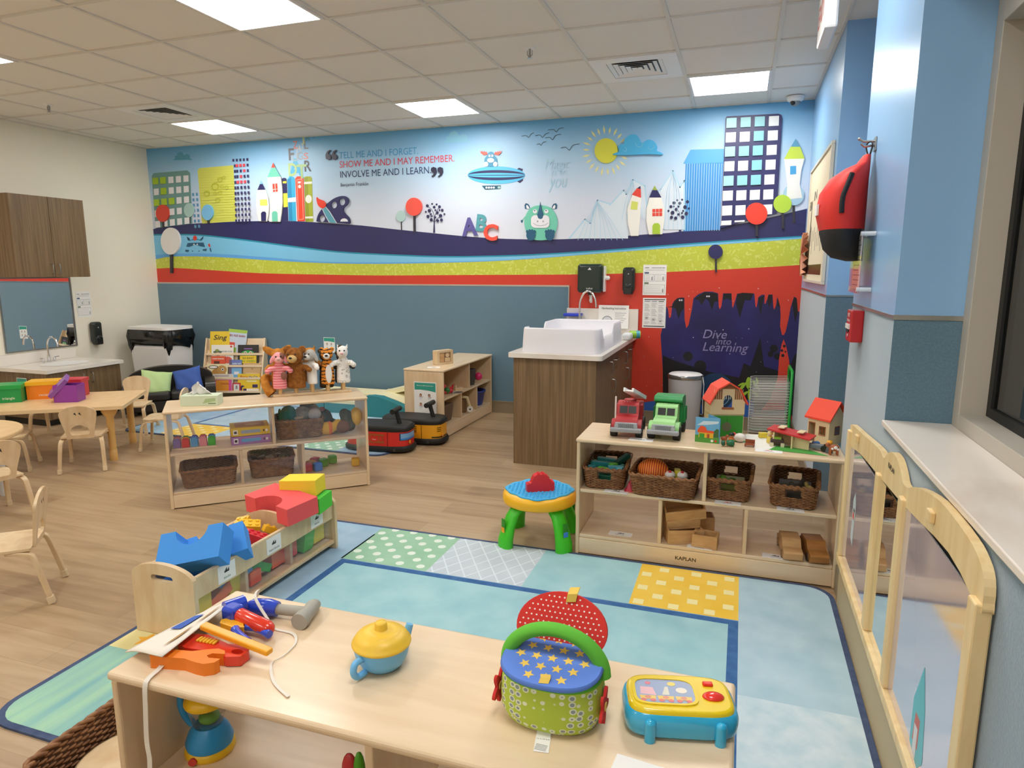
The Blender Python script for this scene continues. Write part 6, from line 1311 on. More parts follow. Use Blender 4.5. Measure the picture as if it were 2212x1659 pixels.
for v0 in (.12, .5):
    q = []
    for j in range(10):
        v = v0+.36*j/9
        for i in range(2):
            u = .74+(.07 if i else -.01)*sin(pi*j/9); p = (a0*(1-u)+a1*u)*(1-v)+(a3*(1-u)+a2*u)*v; q.append((p.x+1.16, p.y-1.14, .0095+.036*u**.8+.002*sin(5*u+4*v)))
    sheet(pl('b08a5c', .9), q, 2).o('pocket_opening', t)
def L3(p): return (p[0]+1.16, p[1]-1.14, p[2]-BH)
b = B(); b.sweep(AP, [L3(p) for p in spline([(-1.118, 1.003, BH+.012), (-1.112, .975, BH+.006), (-1.108, .945, BH+.004), (-1.105, .932, BH-.006), (-1.106, .929, BH-.05), (-1.112, .929, BH-.13), (-1.108, .928, BH-.17), (-1.114, .928, BH-.22)], 5)], .011, .0015, (1, .1, 0)); b.o('hanging_tie', t)
b = B(); b.sweep(AP, [L3(p) for p in spline([(-1.118, 1.285, BH+.014), (-1.09, 1.26, BH+.05), (-1.062, 1.215, BH+.056), (-1.02, 1.2, BH+.02), (-.99, 1.19, BH+.0025), (-.935, 1.185, BH+.0025), (-.905, 1.15, BH+.0025), (-.9, 1.1, BH+.0025), (-.905, 1.07, BH+.0025), (-.86, 1.02, BH+.0025), (-.8, .988, BH+.0025)], 5)], .007, .0015, (.3, .95, 0)); b.o('loose_tie', t)
HB = pl('2a4cc8', .2, coat=.4); HR = pl('e23a24', .2, coat=.4); GY = pl('a6a398', .5)
t = thing('toy_hammer', 'toy hammer with a grey head and blue handle', 'toy hammer', (-1.02, 1.24, BH), 8)
B().tube(HB, [(-.075, 0, .02), (-.06, 0, .022), (-.02, 0, .023), (.0, 0, .021)], [.014, .02, .021, .018], 16).o('handle_grip', t); B().tube(GY, [(-.002, 0, .021), (.07, 0, .021)], .0125, 12).o('shaft', t)
B().tube(GY, [(.08, -.045, .02), (.08, -.02, .02), (.08, -.012, .02)], [.02, .02, .016], 16).tube(GY, spline([(.08, -.014, .02), (.08, .01, .022), (.08, .03, .024), (.078, .045, .017), (.074, .055, .006)], 3), [.017]*6+[.015, .013, .012, .011, .009, .008, .007], 12).o('head', t)
t = thing('toy_screwdriver', 'toy screwdriver with a red handle and blue end poking out of the apron', 'toy screwdriver', (-1.035, 1.165, BH+.004), -8)
B().tube(HR, [(-.04, 0, .03), (-.035, 0, .03), (.0, 0, .024), (.05, 0, .018), (.062, 0, .017), (.068, 0, .017)], [.012, .0165, .0175, .018, .0135, .005], 16).o('handle', t); B().box(HB, .04, .038, .036, -.058, 0, .012).o('collar', t, bev=.008, seg=3); B().tube(HB, [(-.085, .0, .03), (-.07, .045, .03)], .02, 14).o('head', t)
t = thing('toy_pliers', 'blue and yellow toy pliers', 'toy pliers', (-1.025, 1.135, BH+.008), -12)
B().tube(HB, spline([(-.015, .014, .012), (.01, .022, .012), (.055, .02, .01)], 4), .0095, 12).o('handle', t); B().tube(HB, spline([(-.02, -.012, .016), (.0, -.022, .016), (.045, -.03, .013)], 4), .0105, 12).o('handle', t); B().prism(pl('f0ae1c', .3), [(-.08, -.004), (-.07, -.016), (-.03, -.014), (-.005, 0), (-.03, .016), (-.07, .012)], .014, T(0, 0, .006)).o('jaw', t, bev=.004)
t = thing('toy_ruler', 'orange yellow toy bar lying over the red saw', 'toy tool', (-1.0, 1.075, BH+.034), -4); B().box(pl('f4a81e', .35), .19, .02, .012).o('bar', t, bev=.003)
t.rotation_euler.y = D(6)
t = thing('toy_saw', 'red toy saw with a yellow rib under the orange bar', 'toy saw', (-1.04, 1.062, BH+.002), 2); sw = [(-.09, -.018), (-.06, -.028), (.02, -.022), (.05, -.032), (.078, -.022), (.08, .006), (.06, .02), (.02, .012), (-.05, .03), (-.09, .022)]
B().prism(HR, sw, .022, holes=[[(x+.06, y-.008) for x, y in circ(0, 0, .014, .009, 12)]]).o('body', t, bev=.006, seg=3); q = B()
for k in range(6): q.box(pl('f0bc2a', .35), .006, .018, .005, -.05+k*.0085, .006, .022)
q.o('yellow_rib', t, bev=.002)
t = thing('toy_wrench', 'orange toy wrench by the shelf edge', 'toy wrench', (-1.045, 1.012, BH), 12); wr = [(-.1, -.014), (-.02, -.014), (.01, -.024), (.03, -.028), (.05, -.02), (.055, -.006), (.028, -.005), (.02, .003), (.028, .011), (.055, .012), (.048, .024), (.03, .03), (.008, .024), (-.02, .014), (-.1, .016)]
B().prism(pl('f0801c', .5), wr, .028).o('body', t, bev=.004, seg=3)
card('white picture card at the front edge of the toy shelf', (-.1, 1.005, BH), -6, .13, .06, None, pl('6a9a4a', .5))
# inside the bench shelf
t = thing('toy_blender', 'toy blender with blue base, clear jar and yellow lid', 'toy blender', (-1.125, 1.105, MSZ), 20); t.scale = (.8, .8, .66); CJ = clear('clear_jar', 'f4f6f4', .02)
B().lathe(pl('f0c020', .35), [(.066, 0), (.07, .008), (.068, .025), (.062, .03)], 36).o('base_ring', t); B().lathe(pl('2b93d0', .35), [(.064, .03), (.066, .045), (.055, .08), (.043, .1), (.04, .105)], 36).o('base', t)
B().lathe(CJ, [(.04, .105), (.05, .15), (.058, .19)], 32).o('jar', t); B().lathe(pl('f0c020', .35), [(.06, .188), (.062, .194), (.06, .208), (.045, .222), (0, .226)], 32).o('lid', t)
B().tube(pl('2b93d0', .35), spline([(-.045, .0, .1), (-.062, 0, .13), (-.072, 0, .17), (-.07, 0, .215), (-.06, 0, .23)], 4), .012, 10).o('handle', t); B().sph(pl('5a9a2a', .4), .03, .03, .022, .004, 0, .128).o('green_core', t); B().cyl(RED, .012, .008, M=T(-.02, -.066, .015, 80)).o('button', t)
t = thing('fruit_bag', 'brown net bag of toy fruit by the shelf divider', 'net bag', (-.655, .985, MSZ)); t.scale = (.8, .8, .84)
nb = B(); nb.lathe(noise_mat('net_brown', '6a3a2a', '8a5a44', (1, 1, 1), 60, .8), [(.03, 0), (.052, .02), (.056, .06), (.045, .1), (.025, .135), (.01, .15)], 20); nb.o('net', t); B().sph(pl('b8282e', .4), .022, .014, .045, -.012, 0, .19).o('red_piece', t); B().sph(pl('4a9a1e', .4), .015, .015, .055, .014, 0, .19).o('green_piece', t)
# ================================================================ ON AND IN THE CLEAR-FRONTED SHELF
def at_ls(u, d, z): p = ls(u, d, z); return (p.x, p.y, p.z)
t = thing('tissue_box', 'pale green tissue box with a tissue pulled up', 'tissue box', at_ls(.215, .155, .62), SA-17)
B().box(pl('cfdcc2', .6), .225, .11, .065).o('box', t, bev=.002)
q = B(); q.prism(pl('a9c08c', .6), [(.02, .015), (.1, .03), (.1, .05), (.04, .045)], 0, T(0, -.0556, 0, 90)).bx(pl('6a8a5a', .6), .055, .1, -.0558, -.0554, .012, .018); q.o('leaf_print', t)
q = B(); n = 9; vs = []
for j in range(7):
    v = j/6
    for i in range(n):
        u = i/(n-1)-.5; wd = (.1*(1-v)**.8+.02); vs.append((u*wd*1.3-.02+.03*v*(1-v)+.012*sin(v*5+i), .018*sin(i*2.1+v*3)*(1-.5*v), .064+.085*v-.012*abs(u)*4*v))
q.add(vs, [(j*n+i, j*n+i+1, (j+1)*n+i+1, (j+1)*n+i) for j in range(6) for i in range(n-1)], pl('f4f2ee', .9), None, True); o = q.o('tissue', t); o.modifiers.new('t', 'SOLIDIFY').thickness = .002
# puppet stand
PS = V((-2.765, 3.855, .62)); t = thing('puppet_stand', 'wooden puppet stand with upright pegs on the shelf top', 'puppet stand', PS, SA)
B().box(BIRCH, .52, .035, .018, 0, -.02).box(BIRCH, .52, .035, .018, 0, .03).o('base_board', t, bev=.004)
for k in range(5):
    for y in (-.02, .03): B().cyl(pl('d9b47c', .5), .0125, .16, -.21+.105*k, y, .018, n=12).o('peg', t)
def fur(name, c1, c2, sc=40): return noise_mat(name, c1, c2, (1, 1, 1), sc, .95, detail=4, bump=.6, spec=.1)
def puppet(label, k, back, z, cols, head, ears, h=.2, w=.05, rz=0, feat=None, arms=True, bag=False):
    loc = PS+LSU*(-.21+.105*k)+LSN*(.05 if back else -.028); t = thing('hand_puppet', label, 'hand puppet', (loc.x, loc.y, .62+z), SA+rz, 'animal hand puppets on the stand')
    mb_, mh, mm = cols; b = B(); b.lathe(mb_, [(w*.85, 0), (w*.95, .01), (w*.9, h*.35), (w*.7, h*.62), (w*.45, h*.72)], 18, sy=.6)
    if arms:
        for s_ in (-1, 1): b.tube(mb_, [(s_*w*.55, -.005, h*.55), (s_*w*1.15, -.02, h*.55), (s_*w*1.5, -.035, h*.5)], [.02, .019, .016], 10).sph(mb_, .018, .018, .018, s_*w*1.5, -.035, h*.5)
    b.o('body', t, remesh=.004)
    hz = h*.84; q = B(); q.sph(mh, *head, 0, -.01, hz); 
    for s_ in (-1, 1):
        if ears[0] == 'round': q.sph(mh, ears[1], ears[1]*.5, ears[1], s_*head[0]*.85, 0, hz+head[2]*.75)
        elif ears[0] == 'long': q.sph(mh, ears[1]*.5, ears[1]*.35, ears[1]*1.2, s_*head[0]*1.0, .0, hz+head[2]*.5, rot=Mx.Rotation(s_*D(55), 4, 'Y'))
        elif ears[0] == 'flop': q.sph(mh, ears[1]*.45, ears[1]*.4, ears[1]*1.1, s_*head[0]*1.1, -.01, hz-.01, rot=Mx.Rotation(s_*D(-25), 4, 'Y'))
        else: q.lathe(mh, [(ears[1]*.6, 0), (ears[1]*.3, ears[1]*.9), (.002, ears[1]*1.5)], 12, T(s_*head[0]*.7, 0, hz+head[2]*.6, 0, s_*15), sy=.5)
    hd = q.o('head', t, remesh=.0035)
    if mm: B().sph(mm, head[0]*.55, head[1]*.6, head[2]*.48, 0, -head[1]*.85-.01, hz-head[2]*.25).o('muzzle', hd)
    ny = -head[1]*1.4-.012; B().sph(BLACK if feat != 'cow' else pl('d9a8a8', .5), .011 if mm else .006, .008, .008, 0, ny, hz-head[2]*.1).o('nose', hd)
    e_ = B()
    for s_ in (-1, 1): e_.sph(BLACK, .0055, .0045, .0055, s_*head[0]*.42, -head[1]*.88-.012, hz+head[2]*.3, n=10)
    e_.o('eyes', hd)
    return t, hd, hz
BR = fur('brown_fur', '7a4a22', '9a6432'); OR_ = fur('fox_fur', 'b0702a', 'c88a40'); PK = mat('pink_stripes', 'f09098', .9); nn = PK.node_tree.nodes; tcx = nn.new('ShaderNodeTexCoord'); wv = nn.new('ShaderNodeTexWave'); wv.bands_direction = 'Z'; wv.inputs['Scale'].default_value = 18; PK.node_tree.links.new(tcx.outputs['Object'], wv.inputs['Vector'])
PK.node_tree.links.new(ramp(PK, wv.outputs['Fac'], [(.4, 'e8707c'), (.55, 'f4a8ac')]), nn['Principled BSDF'].inputs['Base Color']); PKH = pl('f2a2a8', .9); GRF = fur('grey_fur', 'a8a49e', 'bcb8b0'); WHF = mat('white_cloth', 'f2f0ec', .9); DKF = fur('dark_fur', '3a3228', '5a4e3c', 30)
TG = mat('tiger_cloth', 'e08a24', .9); nn = TG.node_tree.nodes; tcx = nn.new('ShaderNodeTexCoord'); wv = nn.new('ShaderNodeTexWave'); wv.bands_direction = 'Z'; wv.inputs['Scale'].default_value = 13; wv.inputs['Distortion'].default_value = 4; wv.inputs['Detail Scale'].default_value = 3; TG.node_tree.links.new(tcx.outputs['Object'], wv.inputs['Vector'])
TG.node_tree.links.new(ramp(TG, wv.outputs['Fac'], [(.16, '2a1a10'), (.24, 'e08a24')]), nn['Principled BSDF'].inputs['Base Color'])
CW = mat('swirl_cloth', 'eeece8', .9); nn = CW.node_tree.nodes; tcx = nn.new('ShaderNodeTexCoord'); vo = nn.new('ShaderNodeTexVoronoi'); vo.inputs['Scale'].default_value = 40; CW.node_tree.links.new(tcx.outputs['Object'], vo.inputs['Vector'])
CW.node_tree.links.new(ramp(CW, vo.outputs['Distance'], [(.3, 'eeece8'), (.36, 'b8b4ae'), (.42, 'b8b4ae'), (.48, 'eeece8')]), nn['Principled BSDF'].inputs['Base Color'])
t, hd, hz = puppet('tan long-eared puppet with a bushy tail behind the pink one', 0, True, .05, (OR_, OR_, None), (.045, .04, .045), ('long', .05), .27, .055, 10)
B().tube(OR_, spline([(-.04, .02, .06), (-.085, .01, .08), (-.09, -.02, .02), (-.06, -.045, -.03)], 5), [.022]*6+[.03]*6+[.035]*4, 12).o('tail', t)
t, hd, hz = puppet('pink striped cow puppet at the end of the puppet stand', 0, False, .055, (PK, PKH, pl('f0b8b4', .9)), (.037, .035, .04), ('flop', .028), .25, .048, -6, 'cow')
B().sph(pl('8a5a4a', .9), .02, .01, .028, .03, -.028, .09).o('brown_patch', t); B().sph(pl('8a5a4a', .9), .02, .02, .025, .02, -.022, hz+.012).o('face_patch', hd)
t, hd, hz = puppet('fluffy brown bear puppet on the stand', 1, False, .055, (BR, BR, fur('bear_muzzle', 'c8a468', 'd8b880')), (.06, .055, .057), ('round', .026), .26, .07, -25)
puppet('brown spotted puppet peeking out behind the grey one', 2, True, .08, (fur('tabby', '8a5a30', 'a8743c', 60), OR_, None), (.04, .035, .035), ('point', .02), .24, .045)
puppet('grey donkey puppet with a white front', 2, False, .075, (WHF, GRF, pl('d2cec8', .9)), (.036, .042, .042), ('flop', .034), .235, .042, -40)
puppet('dark shaggy puppet between the grey one and the tiger', 3, True, .03, (DKF, DKF, None), (.045, .04, .04), ('round', .016), .27, .052)
t, hd, hz = puppet('orange tiger puppet with a white belly', 3, False, .065, (TG, TG, WHF), (.04, .038, .042), ('round', .016), .25, .048, -12, arms=False)
B().sph(WHF, .022, .008, .065, .008, -.027, .075).o('belly', t)
t, hd, hz = puppet('white cow puppet with swirl print at the other end of the stand', 4, False, .07, (CW, WHF, pl('e8e0da', .9)), (.038, .036, .045), ('point', .02), .255, .05, -14, 'cow')
B().sph(DKF, .018, .02, .02, -.012, -.002, hz+.032).o('black_patch', hd)
puppet('dark checked puppet behind the white cow', 4, True, .06, (mat('dark_check', '3c3a44', .9), DKF, None), (.035, .03, .032), ('round', .014), .22, .05)
# middle row: coloured pegs, game boxes, plush toys
t = thing('peg_board', 'wooden tray of five stacks of coloured clothes pegs', 'peg toy', at_ls(.155, .14, MSZ), SA); B().box(MAPLE, .26, .13, .012).o('tray', t, bev=.002)
cs = (('d8707c', 'e08a90', '8a6ab0'), ('3f9a2e', 'e8a820', 'd8383a'), ('6a5ab0', '5a8ac8', '5aa0d0'), ('c8442e', 'e87a80', 'e89094'), ('2f5a9a', '4a90b8', '38b02e'))
for i in range(5):
    for j in range(3):
        for k in range(2): B().box(pl(cs[i][j], .4), .042, .012, .05, -.1+i*.05, .036-j*.036-k*.014, .0125).bx(pl(cs[i][j], .4), -.1+i*.05-.014, -.1+i*.05+.014, .030-j*.036-k*.014, .034-j*.036-k*.014, .0625, .07).o('peg', t, bev=.002)
for z, c, s_, c2 in ((0, 'a878b8', 'purple game box under the yellow one', '6aa8d8'), (.056, 'e0bc30', 'yellow game box stacked on the purple one', '9aa8b8')):
    p = at_ls(.485, .17, MSZ+z); t = thing('game_box', s_, 'game box', p, SA+2, 'board game boxes'); B().box(pl(c, .45), .235, .19, .053).o('box', t, bev=.002)
    q = B(); q.bx(PAPER, -.105, -.078, -.0957, -.0952, .01, .042).bx(INK, -.1, -.084, -.096, -.0957, .018, .034).prism(pl(c2, .45), rrect(-.06, .06, .016, .038, .01), 0, T(0, -.0956, 0, 90)).bx(INK, .075, .083, -.096, -.0953, .02, .034).bx(PAPER, .09, .103, -.096, -.0953, .018, .034); q.prism(pl('b98a6a', .5), [(-.09, -.07), (.09, -.07), (.09, .08), (-.09, .08)], 0, T(0, 0, .0535)).prism(pl('e0c8a8', .5), circ(.02, 0, .05, .03), 0, T(0, 0, .0538)); q.o('cover_print', t)
def lumpy(name, label, p, cat, parts, rz=0, rm=.006):
    t = thing(name, label, cat, p, rz)
    if cat == 'doll': t.scale = (1.25, 1.1, 1.3)

    for nm, m_, sph in parts:
        b = B()
        for s_ in sph: b.sph(m_, *s_[:3], *s_[3:6])
        b.o(nm, t, remesh=rm)
lumpy('plush_toy', 'teal cloth bundle poking out of the plush basket', at_ls(.735, .2, MSZ+.1), 'plush toy', [('body', pl('2a8a8e', .9), [(.055, .05, .06, 0, 0, .05), (.03, .03, .03, .04, 0, .01)]), ('trim', pl('2c7a50', .9), [(.012, .04, .045, -.055, 0, .05)])], SA)
lumpy('plush_toy', 'grey plush with a white face in the plush basket', at_ls(.86, .2, MSZ+.1), 'plush toy', [('body', GRF, [(.06, .05, .05, -.03, 0, .05), (.05, .045, .05, .03, .02, .06)]), ('face', pl('e6e2e4', .9), [(.045, .03, .045, .04, -.045, .045)]), ('dark_cap', DKF, [(.05, .04, .03, .0, .02, .095)])], SA)
lumpy('plush_toy', 'tan plush limb lying over the basket rim', at_ls(.79, .12, MSZ+.122), 'plush toy', [('body', pl('c8b090', .9), [(.03, .014, .012, 0, 0, .012), (.014, .014, .013, .025, 0, .014)])], SA)
lumpy('plush_doll', 'brown doll in black lying behind the yellow doll', at_ls(.985, .27, MSZ), 'doll', [('body', pl('2c2a30', .9), [(.05, .045, .06, -.01, 0, .06), (.03, .03, .03, .04, 0, .03)]), ('limb', pl('6a4632', .9), [(.02, .02, .016, .075, -.01, .03), (.014, .014, .02, .09, -.01, .045)]), ('collar', pl('c85a6a', .9), [(.02, .02, .014, -.02, -.02, .12)])], SA)
lumpy('plush_doll', 'rag doll with dark hair and a yellow hard hat', at_ls(1.06, .13, MSZ), 'doll', [('body', pl('e0ac2a', .9), [(.055, .035, .035, -.07, 0, .035), (.03, .03, .03, -.01, -.005, .05), (.03, .03, .028, -.1, 0, .03)]), ('vest', pl('e8722a', .9), [(.02, .037, .037, -.055, -.001, .036)]), ('head', pl('7a4c34', .9), [(.04, .04, .036, .015, -.02, .04)]), ('hair', DKF, [(.04, .045, .05, .045, .01, .07), (.035, .035, .03, .05, -.01, .04), (.03, .03, .03, .03, .02, .1)]), ('hard_hat', pl('eab82a', .6), [(.034, .048, .05, .09, .0, .085)])], SA)
# bottom row cubes
for u, d, c, rz, s_, z in ((.9, .13, '3b7fd0', 10, 'blue foam cube in front of the other cubes', 0), (.865, .2, 'cc8a2a', 30, 'amber foam cube behind the blue one', 0), (.835, .14, 'c83a40', 5, 'red foam cube beside the divider', 0), (.9, .27, 'c8383e', 40, 'red foam cube behind the amber one', 0), (.95, .22, '63ac2c', 20, 'green foam cube in the cube cluster', 0), (1.02, .28, '6ab42e', 8, 'green foam cube standing apart', 0), (1.16, .15, 'e8b41e', -8, 'yellow foam cube by the end panel', 0)):
    p = at_ls(u, d, LSZ+z); o = blk('soft_cube', s_, 'soft cube', pl(c, .7), (.056, .056, .056), p, SA+rz, 0, 0, 'coloured soft cubes', .01)
for k, (u, d, c) in enumerate(((.56, .22, '5a4a44'), (.6, .2, 'b8a890'), (.65, .24, '8a5a3c'), (.68, .2, '6a7050'))): blk('small_box', ('dark small box in the middle basket', 'pale small box in the middle basket', 'brown leaning box in the middle basket', 'olive small box in the middle basket')[k], 'box', pl(c, .5), (.05, .04, .06), at_ls(u, d, LSZ+.06), SA+20*k, 0, 10*(k-1.5), 'small boxes in the middle basket')
blk('wood_piece', 'flat wooden pieces at the bottom of the corner basket', 'wooden pieces', pl('a08a4a', .6), (.22, .18, .05), at_ls(.225, .17, LSZ+.012), SA)
blk('small_box', 'brown box filling the middle basket', 'box', pl('5a4638', .6), (.2, .2, .05), at_ls(.61, .22, LSZ+.012), SA)
# ================================================================ BOOK RACK
RK = thing('book_rack', 'wooden face-out book display rack by the sofa', 'book rack', (-5.43, 6.13, .0095), 20); RK.scale = (.9, 1, .93)
for x in (-.375, .357): 
    B(Mx.Translation((x, 0, 0)) @ Mx.Rotation(D(90), 4, 'Z') @ Mx.Rotation(D(90), 4, 'X')).prism(MAPLEZ, [(-.13, 0), (.14, 0), (.14, .72), (.1, .735), (-.13, .12)], .018).o('side_panel', RK, bev=.004)
tiers = [(-.1, .1), (-.045, .255), (.005, .4), (.055, .54)]
for k, (y, z) in enumerate(tiers):
    B(T(0, y+.04, z, -12)).bx(MAPLE, -.356, .356, 0, .01, 0, .19).o('back_board', RK); B().bx(MAPLE, -.356, .356, y-.015, y+.045, z-.012, z-.001).o('ledge', RK, bev=.003); B(T(0, y-.022, z-.012, -10)).bx(MAPLE, -.356, .356, 0, .008, 0, .028).o('lip', RK, bev=.003)
def bookc(label, x, k, w_, h_, col, parts, dz=0, rz=0, dy=0):
    y, z = tiers[k]; t = thing('picture_book', label, 'book', (0, 0, 0), 0, 'picture books on the display rack'); t.matrix_world = Mx.Translation(RK.location) @ Mx.Rotation(D(20), 4, 'Z') @ T(x*.9, y+.012+dy, z*.93+dz, -11, 0, 0) @ Mx.Rotation(D(rz), 4, 'Y')
    b = B(); b.bx(pl(col, .35), -w_/2, w_/2, 0, .008, .001, h_); b.o('cover', t, bev=.001); q = B(); zz = .0006
    for m_, p in [c for c in parts if not isinstance(c[1], str)]:
        q.prism(pl(m_, .4), [(u*w_, v*h_) for u, v in p], 0, T(0, -zz, 0, 90)); zz += .0003
    for m_, p, *a in [c for c in parts if isinstance(c[1], str)]: q.text(pl(m_, .4), p, a[2]*h_, T(a[0]*w_, -zz-.0003, a[1]*h_, 90), w=a[3]*w_ if len(a) > 3 else None, bold=.015, shear=.2 if p == 'Sing' else 0)
    if q.v: q.o('cover_print', t)
R_ = lambda x0, x1, y0, y1: [(x0, y0), (x1, y0), (x1, y1), (x0, y1)]
O_ = lambda x, y, r, r2=None: circ(x, y, r, r2, 18)
bookc('yellow picture book topmost on the book rack', -.2, 3, .22, .26, 'e8c62e', [('2c2a20', 'Sing', .0, .72, .3, .7)])
bookc('pale blue tilted picture book about a red barn', .0, 3, .21, .26, 'c8d6e6', [('a8c84a', R_(-.5, .5, .86, 1)), ('d84a3a', R_(-.5, -.1, .2, .42)), ('8fb84a', R_(-.5, .0, .0, .2)), ('a03040', 'BIG RED BARN', .0, .72, .13, .85)], .02, 6, .01)
bookc('white picture book with a figure in a green hat', -.155, 2, .25, .24, 'eeeae4', [('5a6a58', O_(-.22, .66, .2, .07)), ('8a9a4a', O_(-.24, .74, .09, .06)), ('c8a08a', O_(-.2, .55, .12, .1)), ('7a8a7a', R_(-.36, -.08, .2, .42)), ('d8584a', O_(.24, .28, .2, .16)), ('c03a2a', O_(.4, .92, .05, .05)), ('8a8a8a', 'MOTHER GOOSE', .2, .68, .1, .5)])
bookc('black picture book with a green face above a yellow band', .17, 2, .235, .24, '1c1a18', [('2f9a4a', O_(-.02, .6, .3, .14)), ('e8e4d8', O_(-.14, .62, .07, .07)), ('e8e4d8', O_(.12, .62, .07, .07)), ('5a3a20', O_(-.14, .62, .035, .035)), ('5a3a20', O_(.12, .62, .035, .035)), ('8a5aa0', R_(-.2, .2, .78, .84)), ('e8c42a', R_(-.4, .4, 0, .48)), ('2a2620', 'GO AWAY', .0, .36, .12, .55), ('4a9a3a', 'BIG GREEN', .0, .22, .12, .7), ('2a2620', 'MONSTER', .0, .08, .12, .7)])
bookc('orange-red small book above the rabbit book', -.2, 1, .16, .22, 'd8502e', [('f2e8d8', 'FARM FRIENDS', 0, .86, .1, .8), ('5a2a1a', R_(-.3, .1, .55, .74))], .03, 0, .014)
bookc('blue and purple number book with a spine of dots', .02, 1, .14, .21, '7ab4dc', [('6a7ab8', R_(-.5, .5, .55, 1)), ('6a5a78', R_(-.5, -.3, 0, 1)), ('e8e4e8', R_(-.1, .3, .2, .36)), ('e8eef4', 'number work', .1, .8, .13, .7)])
bookc('cream book with a big brown rabbit', -.2, 1, .23, .165, 'e8dcb0', [('b0803e', O_(.05, .3, .36, .42)), ('b88a48', O_(.22, .6, .24, .3)), ('3a2a1a', O_(-.2, .78, .24, .13)), ('e6dfd6', O_(-.2, .78, .2, .09)), ('f2f0ea', O_(.26, .62, .07, .1)), ('2a1a10', O_(.26, .62, .04, .06))], 0, 0, -.012)
bookc('tan picture book with pale print', .23, 1, .2, .17, 'cda878', [('a88458', O_(.0, .62, .06, .05)), ('e8d4b8', R_(-.35, .35, .3, .34)), ('e8d4b8', R_(-.35, .35, .2, .24))])
bookc('pink-bordered picture book on the lowest ledge', -.13, 0, .24, .2, 'd8d0c8', [('e05aa0', R_(-.42, .44, 0, .78)), ('e89a3a', R_(-.3, .3, 0, .64)), ('b8482a', 'Chicka', .1, .45, .16, .4), ('b8a8a0', R_(-.35, .3, .84, .94))])
bookc('small red and white book leaning beside the pink-bordered one', .05, 0, .09, .1, 'c8343a', [('ece8e4', R_(-.35, .35, .1, .85)), ('8a8a8a', R_(-.1, .15, .3, .7))], 0, 0, -.012)
bookc('yellow picture book with a dark cat tail on the lowest ledge', .2, 0, .25, .2, 'e8c22c', [('3a2a5a', [(-.36, .05), (-.3, .05), (-.3, .22), (-.18, .3), (-.3, .36), (-.38, .28)]), ('3a2a5a', R_(-.25, -.1, 0, .16)), ('3a2a5a', R_(.16, .4, .22, .4)), ('ece8e0', R_(-.1, .45, 0, .16)), ('f4e8b0', R_(-.1, .35, .55, .62)), ('c85a2a', 'Pete', -.22, .82, .2, .34), ('4a5a9a', 'the Cat', .2, .82, .2, .4)])
# ================================================================ FOAM CLIMBER
t = thing('foam_climber', 'teal and cream soft foam play block low against the wainscot', 'foam block', (-3.75, 6.05, .012)); TF = pl('2a7f88', .6); CF = pl('e8e0b8', .6)
def foamp(p, m_, y0, y1, nm, top=None): B(T(0, y1, 0, 90)).prism(m_, p, y1-y0).o(nm, t, bev=.012, seg=3)
for x0, x1 in ((-.55, -.28), (-.27, .12)): foamp([(x0, 0), (x1, 0), (x1, .1), (x0, .1)], TF, -.25, -.02, 'teal_block'); foamp([(x0, .1), (x1, .1), (x1, .13), (x0, .13)], CF, -.25, -.02, 'cream_top')
foamp([(-.55, 0), (.15, 0), (.15, .128), (-.55, .128)], TF, -.0, .3, 'teal_block'); foamp([(-.55, .13), (.15, .13), (.6, .24), (.6, .27), (.5, .26), (.15, .165), (-.55, .165)], CF, .0, .3, 'cream_top')
foamp([(.22, 0), (.95, 0), (.95, .05), (.8, .07), (.55, .16), (.4, .205), (.3, .21), (.22, .2)], TF, -.3, -.2, 'wave_side'); foamp([(.22, 0), (.95, 0), (.95, .05), (.8, .07), (.55, .16), (.4, .2), (.3, .205), (.22, .195)], CF, -.19, .2, 'wave_slide')
